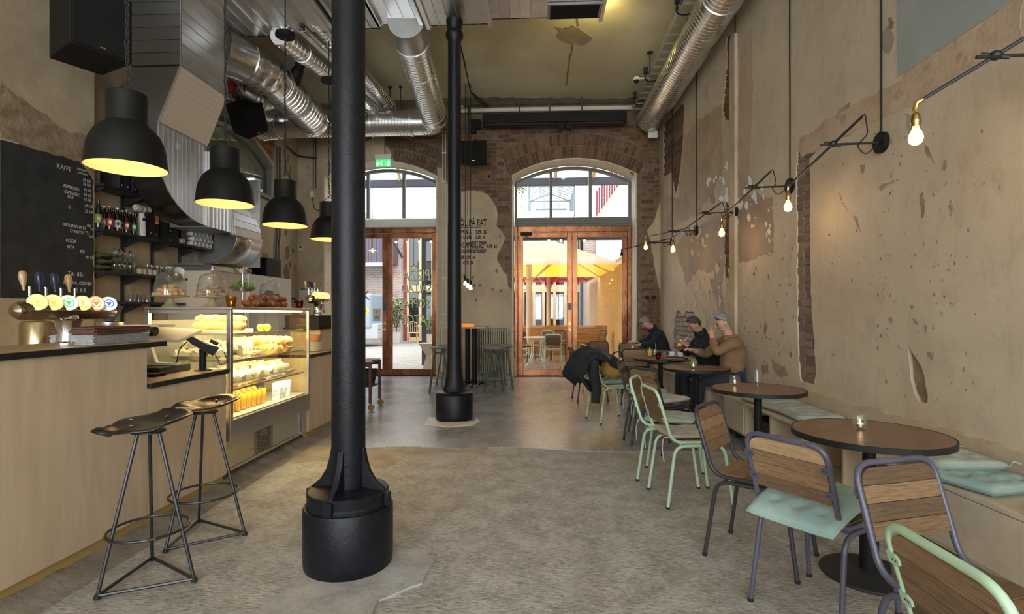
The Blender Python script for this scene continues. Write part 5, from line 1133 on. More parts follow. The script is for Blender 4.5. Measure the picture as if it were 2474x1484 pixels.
for i in range(9):
    a = i*.9; r_ = .05 if i < 7 else .015
    mb = MB(); mb.lathe([(0, 0), (.015, .002), (.019, .013), (.012, .026), (.004, .034), (0, .05)], 10); o = obj('garlic', mb, mat('garlic_skin', (.62, .50, .40), .6, col2=(.35, .14, .09), scale=30, rand=.2)) if i == 0 else o.copy()
    if i: COL.objects.link(o)
    tag(o, 'garlic bulb heaped on the upper tier of the metal stand', 'garlic', 'garlic on the upper tier'); o.location = (-2.71+r_*cos(a), 4.78+r_*sin(a), 1.4085+.32+(.02 if i >= 7 else 0)); o.rotation_euler = (.4*cos(a), .5*sin(a), a)
mb = MB(); rdd = random.Random(3)
for i in range(230):
    a = rdd.uniform(0, 2*pi); r_ = .11*sqrt(rdd.random()); z = .16+.085*(1-(r_/.12)**2)*rdd.random()+.01; Q = T(r_*cos(a), r_*sin(a), z)@RZ(rdd.uniform(0, 6))@RY(rdd.uniform(-.9, .5)); s = rdd.uniform(.016, .028)
    mb.add([(0, 0, 0), (s*.5, s*.42, .004), (s*1.2, 0, -.003), (s*.5, -s*.42, .004)], [(0, 1, 2), (0, 2, 3)], Q)
o = obj('basil_leaves', mb, green, None, smooth=False, kind='stuff'); o.location = (-2.71, 4.78, 1.4085); tag(o, 'heap of green basil leaves on the lower tier of the metal stand', 'herbs')
def croissant():
    mb = MB(); n = 13; pts = []; rr = []
    for i in range(n):
        a = -1.25+2.5*i/(n-1); pts.append((.052*sin(a), .052*(cos(a)-.6), .028)); k = cos(a*1.1); rr.append(max(.007, .031*k**.7*(1.08 if i % 2 else .90)) if k > 0 else .006)
    mb.tube(pts, rr, 10); return mb
first = None
for i in range(19):
    y = 4.50+.045*i*1.0 if i < 13 else 4.66+.09*(i-13); x = -2.47-.05*(i % 3) if i < 13 else -2.52; z = 1.4125 if i < 13 else 1.457
    if first is None: o = first = obj('croissant', croissant(), crois)
    else: o = first.copy(); COL.objects.link(o)
    tag(o, 'glossy brown croissant in the pile on top of the display case', 'pastry', 'croissants on the display case'); place(o, (x, y, z), rd.uniform(-1, 1)+pi/2*(i % 2)); s = rd.uniform(.95, 1.25); o.scale = (s, s, s)
for y, lab in ((4.66, 'nearer'), (4.98, 'farther')): mb = MB(); mb.box(-2.64, XF-.01, y-.16, y+.15, 1.4085, 1.412); o = obj('paper_sheet', mb, paper, None, smooth=False); tag(o, 'sheet of baking paper under the croissants, %s one' % lab, 'paper')
def candle(lab, loc, gm, r=.036, h=.075, grp=None, style=0):
    t = thing('candle_holder', lab, 'candle', loc, 0, grp)
    pr = [(r*.72, 0), (r*.80, .006), (r*.98, h*.7), (r, h)] if style == 0 else [(r*.9, 0), (r, .01), (r*1.02, h*.5), (r*.9, h*.86), (r*1.05, h)]
    mb = MB(); mb.lathe([(0, 0)]+pr+[(a-.003, b) for a, b in pr[::-1]]+[(0, .009)], 20); obj('glass', mb, gm, t)
    mb = MB(); mb.lathe([(0, .010), (.019, .010), (.0195, .026), (.0185, .026), (.018, .014), (0, .014)], 16); obj('tealight', mb, alu, t)
    mb = MB(); mb.lathe([(0, .0145), (.0178, .0145), (.0178, .022), (0, .0215)], 16); obj('wax', mb, wax, t)
    mb = MB(); mb.lathe([(0, .023), (.0045, .028), (.0055, .034), (.003, .043), (0, .052)], 10); obj('flame', mb, flame_m, t)
    return t
candle('amber glass candle on the display case between cake stand and croissants', (-2.53, 4.29, 1.4085), amber, .042, .085)
candle('dark red candle glass at the far corner of the display case top', (-2.46, 5.40, 1.4085), redglass, .038, .08)
# beer tap towers
def taptower(lab, x, y, z, n, cols, sp=.095, handle=True):
    t = thing('beer_tap_tower', lab, 'beer tap', (x, y, z)); L = sp*n
    mb = MB(); mb.lathe([(0, 0), (.075, 0), (.075, .012), (.058, .02), (.050, .06), (.058, .12), (.066, .135), (.05, .145), (.045, .17)], 24); obj('column', mb, chrome, t)
    mb = MB(); mb.lathe([(0, -L/2-.04), (.035, -L/2-.03), (.05, -L/2), (.05, L/2), (.035, L/2+.03), (0, L/2+.04)], 20, T(0, 0, .19)@RX(-pi/2)); obj('barrel', mb, mat('bronzed_chrome', (.40, .33, .26), .15, metal=1), t)
    for i in range(n):
        yy = -L/2+sp*(i+.5); Q = T(.045, yy, .235)@RZ(R(-32))@RY(R(74)); bd = MB(); bd.cyl(.046, -.016, 0, 24, Q); b = obj('badge', bd, chrome, t)
        c1, c2, c3 = cols[i % len(cols)]
        fc = MB(); fc.cyl(.043, 0, .002, 24, Q); obj('badge_rim', fc, emat('badge_rim_%d' % i, c1, 1.6), b)
        fc = MB(); fc.cyl(.036, .002, .003, 24, Q); obj('badge_face', fc, emat('badge_face_%d' % i, c2, 1.7), b)
        fc = MB()
        ring = [[(.026*cos(a), .026*sin(a)) for a in [k*pi/10 for k in range(20)]], [(.020*cos(a), .020*sin(a)) for a in [k*pi/10 for k in range(20)]]]
        if i % 4 != 3: fc.plate(ring, .003, .0036, Q); fc.prism([(.012*cos(a)*(1+.35*cos(3*a)), .012*sin(a)*(1+.35*cos(3*a))) for a in [k*pi/9 for k in range(18)]], .003, .0036, Q)
        else: fc.prism([(-.006, -.014), (.008, -.010), (.004, .0), (.010, .012), (0, .020), (-.008, .010), (-.004, 0)], .003, .0036, Q@RZ(pi/2)); fc.prism([(.016, -.02), (.020, 0), (.016, .02), (.024, .018), (.027, 0), (.024, -.018)], .003, .0036, Q)
        obj('badge_emblem', fc, emat('badge_emblem_%d' % i, c3, .9), b)
        if handle and i in ((0, 1, 2, 3) if n < 5 else (1, 2, 3, 4)) :
            hb = MB(); yy2 = yy+.0; hb.lathe([(0, .30), (.006, .30), (.008, .32), (.018, .36), (.019, .39), (.012, .405), (0, .408)], 10, T(-.06, yy2-.03, -.0)@RY(R(-6))); obj('handle', hb, mat('handle_%d' % (i % 4), [(.42, .26, .12), (.42, .26, .12), (.01, .015, .06), (.01, .015, .06)][i % 4] if n >= 5 else [(.4, .03, .02), (.02, .02, .04), (.5, .3, .1), (.03, .04, .08)][i % 4], .3, coat=.4), t)
            hb = MB(); hb.cyl(.006, .21, .32, 8, T(-.06, yy2-.03, 0)); obj('valve', hb, chrome, t)
    return t
Y_, G_, Rd, B_ = ((1, .72, .12), (1, .86, .30), (.85, .55, .05)), ((.9, .95, .55), (.85, 1, .75), (.12, .55, .15)), ((1, .28, .05), (1, .80, .45), (.85, .22, .05)), ((.55, .68, 1), (.9, .94, 1), (.06, .14, .5))
taptower('chrome beer tap tower with lit round badges on the tall bar', -2.66, 2.90, 1.181, 6, [Y_, Y_, G_, Y_, Rd, B_], .093)
taptower('second beer tap tower with glowing badges on the black drip tray past the display case', -2.62, 6.24, 1.331, 5, [Y_, Y_, Rd, Y_, Rd], .085)
# stacks on the tall bar
t = thing('wooden_tray_stack', 'stack of dark brown wooden boards on the tall bar beside the taps', 'boards')
for i in range(4): mb = MB(); mb.box(-2.74+rd.uniform(-.006, .006), -2.475+rd.uniform(-.006, .006), 2.87+rd.uniform(-.01, .01), 3.30+rd.uniform(-.01, .01), 1.237+.0103*i, 1.246+.0103*i); obj('board', mb, mat('dark_board_%d' % i, (.07+.02*(i % 2), .03, .018), .5, col2=(.13, .06, .035), scale=6, stretch=(10, 1, 10)), t, smooth=False, bevel=.001)
t = thing('napkin_stack', 'stack of pale grey patterned napkins under the dark boards', 'napkins')
for i in range(10): mb = MB(); mb.box(-2.735+rd.uniform(-.004, .004), -2.48+rd.uniform(-.004, .004), 2.865+rd.uniform(-.006, .006), 3.29+rd.uniform(-.006, .006), 1.1815+.0053*i, 1.186+.0053*i); obj('napkin', mb, mat('napkin_%d' % (i % 2), (.50-.1*(i % 2), .50-.1*(i % 2), .50-.1*(i % 2)), .8, col2=(.25, .25, .26), scale=90), t, smooth=False)
# till and card terminal
t = thing('card_terminal', 'black card terminal on a post on the lower counter', 'card terminal', (-2.52, 3.90, .9255), R(25))
mb = MB(); mb.cyl(.06, 0, .006, 20); obj('base_plate', mb, matt_black, t); mb = MB(); mb.cyl(.024, .006, .16, 14); mb.cyl(.027, .04, .05, 14); obj('post', mb, matt_black, t)
Q = T(.0, 0, .185)@RY(R(32)); mb = MB(); mb.prism([(-.115, -.01), (-.11, .025), (.04, .030), (.10, .045), (.10, -.025), (.02, -.025), (-.06, -.022)], -.04, .04, Q@RX(pi/2)); tm = obj('reader_body', mb, matt_black, t, smooth=False, bevel=.006)
mb = MB(); mb.box(-.08, -.03, -.028, .028, .0285, .031, Q); obj('screen', mb, mat('lcd_grey', (.32, .33, .28), .3), tm, smooth=False)
mb = MB(); mb.box(.02, .08, -.034, .034, .05, .075, Q); obj('privacy_hood', mb, matt_black, tm, smooth=False, bevel=.006)
mb = MB(); mb.ball(Q@Vector((.095, .012, .005)), .005); obj('green_light', mb, emat('terminal_led', (.1, 1, .15), 3), tm)
mb = MB(); mb.tube([(.085, -.03, .12), (.12, -.03, .04), (.17, .0, .06), (.14, .02, .13)], .004, 6); obj('card_hook', mb, steel_black, t)
mb = MB(); mb.tube(fillet([(-.10, 0, .22), (-.15, -.03, .17), (-.16, -.05, .06), (-.22, -.10, .02), (-.28, -.12, .006)], .06), .004, 6); obj('cord', mb, rubber, t)
t = thing('till', 'beige till with tilted touch screen on the lower counter behind the bar corner', 'till', (-2.80, 3.72, .9255))
cr = mat('till_beige', (.55, .50, .38), .45)
mb = MB(); mb.box(-.14, .16, -.12, .22, 0, .05); obj('drawer', mb, matt_black, t, smooth=False, bevel=.006)
mb = MB(); mb.prism([(-.10, .05), (.18, .05), (.19, .065), (.02, .075), (-.04, .24), (-.08, .24), (-.06, .12), (-.12, .10)], -.02, .02, T(0, .05, 0)@RX(pi/2)); obj('stand', mb, cr, t, smooth=False, bevel=.006)
mb = MB(); mb.box(-.19, .21, -.14, .14, -.012, .012, T(.02, .12, .275)@RX(R(14))@RY(R(3))); sc_ = obj('touch_screen', mb, cr, t, smooth=False, bevel=.005)
mb = MB(); mb.box(-.17, .19, -.12, .12, -.016, -.012, T(.02, .12, .275)@RX(R(14))@RY(R(3))); obj('screen_rim', mb, matt_black, sc_, smooth=False)
mb = MB(); mb.lathe([(0, -.10), (.03, -.10), (.034, -.05), (.034, .1), (0, .1)], 16, T(.02, -.10, .305)@RY(pi/2)); cdsp = obj('customer_display', mb, matt_black, t)
mb = MB(); mb.box(-.06, .10, -.137, -.130, .29, .322); obj('display_window', mb, emat('teal_display', (.15, .5, .45), .5), cdsp, smooth=False)
mb = MB(); mb.box(-.12, .16, -.12, .05, .335, .350); obj('display_cap', mb, cr, t, smooth=False, bevel=.004)
mb = MB(); mb.box(.0, .22, -.24, -.13, 0, .022); obj('keypad', mb, matt_black, t, smooth=False, bevel=.004)
# plates past the case
t = thing('plate_stack', 'stack of cream plates on the counter just past the display case', 'plates', tuple(Vector((0, 0, 0))))
pp = PX(760, 845, -2.56); t.location = (-2.56, pp.y, .921)
for i in range(11): mb = MB(); mb.lathe([(0, 0), (.05, 0), (.085, .008), (.084, .011), (.05, .004), (0, .004)], 20, T(0, 0, i*.0095)); obj('plate', mb, white, t)
mb = MB(); mb.lathe([(.06, 0), (.075, .05), (.08, .08)], 14); o = obj('bread_basket', mb, mat('warm_wicker', (.45, .2, .08), .7, bump=1, bscale=60), None, solid=.004); tag(o, 'small amber basket on the plate stack past the display case', 'basket'); o.location = (-2.56, pp.y, 1.031)
# ---------------------------------------------------------------- wall shelves behind the bar
SY0 = 5.56
SH = [(2.764, 6.40, 'upper'), (2.278, 7.48, 'middle'), (1.822, 7.15, 'lower'), (1.49, 6.9, 'bottom')]
blk = mat('black_shelf_board', (.018, .018, .019), .5)
RAILY = [PX(u, 600, -4.97).y for u in (295, 367, 433)]
t = thing('shelf_rails', 'black slotted uprights carrying the shelves on the wall behind the bar', 'shelf rails')
for y in RAILY:
    mb = MB(); mb.box(-4.979, -4.955, y-.016, y+.016, 1.2, 3.2); o = obj('rail', mb, blk, t, smooth=False)
    mb = MB()
    for k in range(40): mb.box(-4.955, -4.954, y-.004, y+.004, 1.22+k*.05, 1.245+k*.05)
    obj('rail_slots', mb, mat('slot_grey', (.12, .12, .12), .6), o, smooth=False, kind='stuff')
for z, y1, nm in SH:
    t = thing('wall_shelf', 'black wall shelf behind the bar, the %s one of four' % nm, 'shelf', group='wall shelves behind the bar')
    y0s = SY0 if nm != 'bottom' else PX(300, 728, -4.70).y
    mb = MB(); mb.box(-4.95, -4.70, y0s, y1, z-.028, z-.0); obj('board', mb, blk, t, smooth=False, bevel=.002)
    for y in RAILY+([5.6] if nm != 'bottom' else []):
        if y < y1 and y > y0s: mb = MB(); mb.prism([(0, -.029), (.23, -.029), (.23, -.045), (.03, -.13), (0, -.13)], -.008, .008, T(-4.953, y, z)@RX(pi/2)); obj('bracket', mb, blk, t, smooth=False)
def ushelf(u, X=-4.80): return PX(u, 600, X).y
t = None
BT = [(238, 'olive', (.16, .17, .05), 'round yellow'), (252, 'blue', (.12, .35, .62), ''), (265, 'red', (.50, .03, .02), ''), (274, 'black', (.02, .02, .02), ''), (284, 'white oval', (.6, .6, .58), ''), (296, 'white block', (.55, .55, .55), ''), (306, 'maroon', (.2, .04, .04), ''), (316, 'yellow', (.75, .50, .04), ''), (323, 'green', (.05, .2, .10), '')]
for i, (u, cn, c, _) in enumerate(BT):
    X = -4.74-.06*(i % 2); h = .27 if i else .31
    t = thing('beer_bottle', 'dark beer bottle with %s label on the middle shelf' % cn, 'bottle', (X, ushelf(u, X), 2.2785), R(-42), 'beer bottles on the middle shelf')
    k = h/.27; mb = MB(); mb.lathe([(0, 0), (.032, 0), (.034, .01*k), (.034, .15*k), (.026, .185*k), (.014, .21*k), (.013, .255*k), (.016, .26*k), (0, .261*k)], 16); obj('body', mb, bottle_m, t)
    mb = MB(); mb.lathe([(.0346, .04*k), (.0346, .125*k)], 16); mb.f = [f for f in mb.f if len(f) == 4]; lb = obj('label', mb, mat('beer_label_%d' % i, c, .6), t, label=cn+' beer label')
    mb = MB(); mb.prism([(.016*cos(a), .022*sin(a)) for a in [q*pi/7 for q in range(14)]], 0, .001, T(.0345, 0, .085*k)@RZ(pi/2)@RX(pi/2)@T(0, 0, 0)); obj('label_emblem', mb, mat('beer_emblem_%d' % i, [(.5, .4, .1), (.7, .7, .7), (.7, .6, .5), (.6, .6, .6), (.05, .1, .05), (.03, .03, .03), (.7, .6, .5), (.5, .08, .03), (.6, .6, .5)][i], .6), lb, smooth=False)
    mb = MB(); mb.lathe([(.0165, .248*k), (.0165, .264*k), (0, .266*k)], 12); obj('cap', mb, mat('beer_cap_%d' % i, [(.02, .02, .02), (.6, .6, .6), (.5, .2, .03), (.02, .02, .02), (.6, .5, .5), (.6, .6, .6), (.3, .3, .3), (.6, .6, .6), (.02, .02, .02)][i], .4), t)
for u, X, lab in ((322, -4.87, 'white bottle with black round mark behind the beer bottles'), (342, -4.76, 'white bottle with black round mark between beer bottles and black binders')):
    t = thing('white_bottle', lab, 'bottle', (X, ushelf(u, X), 2.2785)); mb = MB(); mb.lathe([(0, 0), (.044, 0), (.046, .01), (.046, .20), (.036, .245), (.030, .26), (.030, .28), (0, .282)], 18); obj('body', mb, white, t)
    mb = MB(); mb.cyl(.022, 0, .006, 16, T(.041, -.012, .20)@RZ(-.35)@RY(pi/2)); obj('mark', mb, ink, t)
def binder(u, w_, X, z, h, lab, grp=None, lying=False):
    y = ushelf(u, X+.0); t = thing('black_binder', lab, 'binder', (X-.10, y, z), 0, grp)
    mb = MB(); mb.box(-.10, .13, -w_/2, w_/2, .0005, h); obj('box', mb, mat('binder_black', (.016, .016, .016), .55), t, smooth=False, bevel=.004)
    mb = MB(); mb.cyl(.009, 0, .004, 12, T(.13, 0, h*.2)@RY(pi/2)); obj('finger_ring', mb, mat('pale_metal', (.5, .45, .35), .4), t)
    return t
for i, u in enumerate((288, 303, 320, 336)): binder(u, .075, -4.78, 2.7645, .27, ('first', 'second', 'third', 'last')[i]+' black box file on the upper shelf counted from the chalkboard', 'box files on the upper shelf')
for i, u in enumerate((359, 373)):
    t = binder(u, .10, -4.78, 2.2785, .31, ('plain black box file', 'black box file with orange label')[i]+' on the middle shelf beside the white bottle')
    if i: mb = MB(); mb.box(.13, .1315, -.03, .035, .19, .29); obj('label', mb, mat('orange_label', (.70, .20, .05), .6), t, smooth=False, label='orange and white label'); mb = MB(); mb.box(.1315, .132, -.03, .035, .19, .21); obj('label_base', mb, white, t, smooth=False)
for i, z in enumerate((2.2785, 2.4)): binder(406, .34, -4.80, z, .118, ('lower', 'upper')[i]+' of two black boxes lying stacked on the middle shelf')
for u0, u1, z, lab in ((330, 372, 2.62, 'crumpled paper roll pushed above the beer bottles'), (424, 452, 2.32, 'rolled brown paper beside the black boxes on the middle shelf')):
    y0, y1 = ushelf(u0, -4.80), ushelf(u1, -4.76); mb = MB(); mb.tube([(-4.82+.02*noise.noise(Vector((i*.8, 0, z))), y0+(y1-y0)*i/8, z+.008*(i % 2)) for i in range(9)], [.040+.008*noise.noise(Vector((i*1.3, 2, z))) for i in range(9)], 9); o = obj('paper_roll', mb, paper, None, smooth=False); tag(o, lab, 'paper roll')
y0 = ushelf(346, -4.78); mb = MB(); mb.tube([(-4.80, y0, 2.77), (-4.78, y0+.02, 2.85), (-4.75, y0-.01, 2.95), (-4.72, y0+.02, 3.02)], [.05, .035, .04, .02], 9); o = obj('paper_bag', mb, paper, None, smooth=False); tag(o, 'crumpled paper bag at the end of the upper shelf', 'paper bag')
first = None
for i in range(20):
    c, r_ = i % 5, i//5
    y = ushelf(460, -4.80)+.088*c+.03*(r_ % 2); z = 2.2785+.042+.068*r_
    if first is None:
        t = first = thing('white_cup', 'white paper cup lying in the stack at the end of the middle shelf', 'cup', (0, 0, 0), 0, 'stacked cups on the middle shelf')
        mb = MB(); mb.lathe([(0, -.10), (.026, -.10), (.038, 0), (.036, 0), (.024, -.097), (0, -.097)], 14, RY(pi/2)); obj('cup', mb, white, t); t.location = (-4.74, y, z)
    else: dup(first, (-4.74, y, z))
# clear swing-top bottles, lying wine bottles, glasses and mugs on the lower shelf
first = None
for i, u in enumerate((278, 290, 302, 315, 318)):
    X = -4.75 if i < 4 else -4.86
    if first is None:
        t = first = thing('swing_top_bottle', 'clear swing-top bottle standing on the lower shelf', 'bottle', (X, ushelf(u, X), 1.8225), 0, 'clear bottles on the lower shelf')
        mb = MB(); pr = [(.036, 0), (.040, .006), (.040, .12), (.034, .15), (.017, .19), (.015, .235), (.018, .24)]; mb.lathe([(0, 0)]+pr+[(a-.003, b) for a, b in pr[::-1]]+[(0, .008)], 16); obj('glass', mb, cupglass, t)
        mb = MB(); mb.lathe([(.016, .238), (.019, .246), (.012, .262), (0, .264)], 12); mb.tube([(.02, 0, .20), (.026, 0, .24), (.0, 0, .27), (-.026, 0, .24), (-.02, 0, .20)], .002, 5); obj('stopper', mb, chrome, t)
    else: dup(first, (X, ushelf(u, X), 1.8225))
first = None; yb0 = ushelf(236, -4.78)
for i in range(13):
    r_, c = i//5 if i < 10 else 2, i % 5 if i < 10 else i-10
    if first is None:
        first = o = obj('wine_bottle', MB().lathe([(0, -.20), (.036, -.198), (.037, -.02), (.030, .01), (.015, .05), (.014, .11), (0, .112)], 12, RY(pi/2)), mat('green_wine_glass', (.06, .06, .03), .12, coat=.6))
    else: o = first.copy(); COL.objects.link(o)
    tag(o, 'dark wine bottle lying in the pile at the chalkboard end of the lower shelf', 'bottle', 'lying wine bottles'); o.location = (-4.80, yb0+.04+.077*c+.038*(r_ % 2), 1.8225+.038+.066*r_)
def gl(lab, grp, us, X, z, h, r, m, nm='drinking_glass', cat='glass', inv=False, dx=0, hndl=False):
    first = None
    for i, u in enumerate(us):
        xx = X-dx*(i % 2); loc = (xx, ushelf(u, xx), z)
        if first is None:
            t = first = thing(nm, lab, cat, loc, 0, grp); pr = [(r*.8, 0), (r*.84, .004), (r, h)]
            mb = MB(); mb.lathe([(0, 0)]+pr+[(a-.0028, b) for a, b in pr[::-1]]+[(0, .006)], 14, (T(0, 0, h)@RX(pi)) if inv else None); obj('glass' if m is cupglass else 'cup', mb, m, t)
            if hndl: mb = MB(); mb.tube([(0, r*.9, h*.8), (0, r*1.5, h*.7), (0, r*1.5, h*.3), (0, r*.85, h*.2)], .005, 6); obj('handle', mb, m, t)
        else: dup(first, loc)
gl('small glass turned over on the bottom shelf', 'glasses on the bottom shelf', (316, 326, 336, 346, 356), -4.76, 1.4905, .09, .036, cupglass, inv=True, dx=.10)
gl('clear jar on the lower shelf behind the first cake dome', 'jars on the lower shelf', (357, 368, 380, 392, 403, 411), -4.80, 1.8225, .13, .042, cupglass, dx=.08)
gl('beige cup on the lower shelf before the jars', 'cups on the lower shelf', (336, 346, 360, 372), -4.74, 1.8225, .062, .038, mat('beige_stoneware', (.45, .38, .30), .5), 'stoneware_cup', 'cup', inv=True)
gl('small glass at the far end of the lower shelf', 'small glasses at the end of the lower shelf', (436, 443, 450, 457, 464, 470), -4.78, 1.8225, .085, .036, cupglass, dx=.09)
first = None
for i in range(8):
    y = ushelf(432, -4.76)+.02*i if i < 5 else ushelf(432, -4.76)+.02*i
    if first is None: first = o = obj('saucer', MB().lathe([(0, 0), (.05, 0), (.075, .012), (.074, .015), (.05, .004), (0, .004)], 16, RY(R(80))), white)
    else: o = first.copy(); COL.objects.link(o)
    tag(o, 'white saucer leaning in the row on the lower shelf', 'saucer', 'saucers on the lower shelf'); o.location = (-4.80, ushelf(430, -4.80)+.024*i, 1.8225+.075); o.rotation_euler = (0, 0, pi/2)
# kitchen behind: oven cabinet and white cupboards
t = thing('pizza_oven', 'cream oven cabinet with steel lid under the curved canopy', 'oven')
mb = MB(); mb.box(-4.97, -4.36, 6.95, 7.66, .05, 1.93); obj('cabinet', mb, mat('cream_panel', (.55, .46, .36), .5), t, smooth=False, bevel=.006)
mb = MB(); mb.box(-4.97, -4.34, 6.93, 7.68, 1.93, 1.99); obj('lid', mb, inox, t, smooth=False, bevel=.004)
mb = MB(); mb.box(-4.359, -4.352, 7.0, 7.6, .95, 1.5); obj('oven_door', mb, inox, t, smooth=False)
t = thing('kitchen_cupboard', 'tall white kitchen cupboard against the left wall past the oven', 'cupboard')
for k in range(3):
    y = 7.82+.46*k; mb = MB(); mb.box(-4.36, -4.34, y+.003, y+.457, .1, 1.945); obj('door', mb, whitep, t, smooth=False, bevel=.003)
mb = MB(); mb.box(-4.97, -4.36, 7.82, 9.20, .05, 1.95); obj('carcass', mb, whitep, t, smooth=False)
mb = MB(); mb.box(-4.75, -4.45, 8.55, 9.05, 1.951, 2.27); o = obj('black_crate', mb, matt_black, None, smooth=False, bevel=.01); tag(o, 'black crate standing on the white kitchen cupboard', 'crate')
t = thing('coffee_grinder', 'steel coffee grinder with dark hopper behind the bar next to the display case', 'coffee grinder', (-3.20, 3.85, .93))
mb = MB(); mb.box(-.5, .29, -.49, .19, -.93, 0); obj('back_counter', mb, dark_top, t, smooth=False)
mb = MB(); mb.lathe([(0, 0), (.09, 0), (.09, .02), (.06, .05), (.06, .25), (.085, .30), (.085, .36), (0, .37)], 18); obj('body', mb, inox, t)
mb = MB(); mb.lathe([(.04, .37), (.07, .46), (.085, .48), (0, .485)], 16); obj('hopper', mb, mat('smoked', (.05, .05, .05), .2), t)
t = thing('milk_container', 'tall brass coloured steel cylinder behind the beer taps', 'container', (-3.22, 3.30, .93)); mb = MB(); mb.box(-.3, .29, -.6, .05, -.93, 0); obj('back_counter', mb, dark_top, t, smooth=False)
mb = MB(); mb.lathe([(0, 0), (.10, 0), (.10, .36), (.09, .375), (0, .38)], 22); obj('cylinder', mb, mat('brushed_brassy_steel', (.52, .42, .25), .22, metal=1), t)
for u, v in ((697, 723), (711, 725)): pass
t = thing('wall_hooks', 'row of black coat hooks on the left wall near the back corner', 'hooks')
for u, v in ((697, 724), (709, 725)):
    p = PX(u, v, -4.95); mb = MB(); mb.tube(fillet([(-4.98, p.y, p.z+.03), (-4.92, p.y, p.z+.03), (-4.90, p.y, p.z-.03), (-4.94, p.y, p.z-.05)], .03), .014, 8); obj('hook', mb, matt_black, t)
# ---------------------------------------------------------------- tractor-seat bar stools
def stool(lab, feet, seat_c, zs, ha, sm):
    t = thing('tractor_stool', lab, 'bar stool', (seat_c[0], seat_c[1], 0), 0, 'tractor-seat bar stools'); c = Vector((seat_c[0], seat_c[1], 0))
    ft = [Vector((x, y, 0))-c for x, y in feet]; tp = [Vector((f.x*.22, f.y*.22, zs-.035)) for f in ft]
    for f, p in zip(ft, tp):
        mb = MB(); mb.tube([p, f+Vector((0, 0, .018))], .0085, 8); lg = obj('leg', mb, raw_steel, t)
        mb = MB(); mb.lathe([(0, 0), (.014, 0), (.014, .012), (.009, .022), (0, .024)], 10, T(f.x, f.y, .0085)); obj('foot_cap', mb, rubber, lg)
    for i in range(3): mb = MB(); mb.tube([ft[i]+Vector((0, 0, .024)), ft[(i+1) % 3]+Vector((0, 0, .024))], .0085, 8); obj('base_bar', mb, raw_steel, t)
    k = .62; ce = sum(ft, Vector())/3; zr = .27
    rc = [f*(1-(1-.22)*zr/(zs-.035)) for f in ft]; cc = sum(rc, Vector())/3; rad = sum((Vector((p.x, p.y, 0))-Vector((cc.x, cc.y, 0))).length for p in rc)/3+.006
    mb = MB(); mb.tube([(cc.x+rad*cos(a), cc.y+rad*sin(a), zr) for a in [i*2*pi/36 for i in range(36)]], .007, 8, closed=True); obj('foot_ring', mb, raw_steel, t)
    mb = MB(); mb.cyl(.075, zs-.045, zs-.037, 20); obj('seat_plate', mb, raw_steel, t)
    # pressed seat: dished at the back, two thigh hollows and a horn in front (front = +x)
    mb = MB(); NR, NA = 10, 48; vs = [(0, 0, -.012)]; fs = []
    for i in range(1, NR+1):
        s = i/NR
        for j in range(NA):
            a = 2*pi*j/NA; f = cos(a); sd = abs(sin(a))
            R0 = .20+.025*sd**2*(f > -.5)+(.03*max(0, f)**10)-.045*math.exp(-((abs(((a+pi) % (2*pi))-pi)-.42)/.20)**2)
            if f < 0: R0 = .20+.03*sd**2-.015*(1-sd)
            x, y = R0*s*cos(a)*1.02, R0*s*sin(a)
            z = -.012+.060*s**2.6*(max(0, -f)**.8)+.030*s**2*sd*.9+.035*s**1.5*math.exp(-((abs(((a+pi) % (2*pi))-pi))/.22)**2)*(1 if s < .8 else .5)-.02*s**2*math.exp(-((abs(((a+pi) % (2*pi))-pi)-.5)/.25)**2)
            if i == NR: z -= .016
            vs.append((x, y, z))
    fs += [(0, 1+j, 1+(j+1) % NA) for j in range(NA)]
    for i in range(NR-1):
        for j in range(NA): a, b = 1+i*NA+j, 1+i*NA+(j+1) % NA; fs.append((a, a+NA, b+NA, b))
    mb.add(vs, fs, T(0, 0, zs)@RZ(ha)); obj('seat', mb, sm, t, solid=.004, ang=60)
    mb = MB()
    for a in (.9, -.9, 2.3, -2.3): mb.ball((.12*cos(a), .12*sin(a), .012), (.009, .009, .004), 10, 6, T(0, 0, zs)@RZ(ha))
    obj('rivets', mb, chrome, t, kind='stuff')
    return t
stool('nearest black steel bar stool with a tractor seat before the tall bar', [(-2.078, 2.42), (-1.724, 2.60), (-2.103, 2.815)], (-1.972, 2.615), .80, R(219), dark_seat)
stool('farther steel bar stool with a brown-glinting tractor seat before the lower counter', [(-2.10, 2.914), (-1.778, 3.16), (-2.184, 3.34)], (-2.02, 3.14), .80, R(222), mat('dark_bronzed_seat', (.17, .12, .09), .2, metal=1, col2=(.11, .09, .08), scale=6))
# ---------------------------------------------------------------- bench along the right wall
BO = .52                                   # depth of the bench out from the wall
t = thing('wall_bench', 'long plywood bench with open cubbies along the right wall', 'bench')
def bx(name, s0, s1, o0, o1, z0, z1, m, bev=.002, **k):
    mb = MB(); mb.box(s0, s1, z0, z1, o0, o1, MR); return obj(name, mb, m, t, smooth=False, bevel=bev, **k)
SB0, SB1 = .35, 12.6
joints = [SB0, 2.55, 4.75, 6.95, 9.15, 11.35, SB1]
for a, b in zip(joints, joints[1:]):
    bx('seat_board', a+.002, b-.002, .06, BO, .424, .450, ply_pale)
    bx('bottom_board', a+.01, b-.01, .10, BO-.02, .10, .125, ply_pale)
    bx('back_board', a+.01, b-.01, .07, .085, .125, .424, ply)
for a in joints[:-1]:
    for k, f in enumerate((0.01, .55, 1.10, 1.65)):
        bx('divider', a+f, a+f+.024, .10, BO-.012, .126, .423, ply)
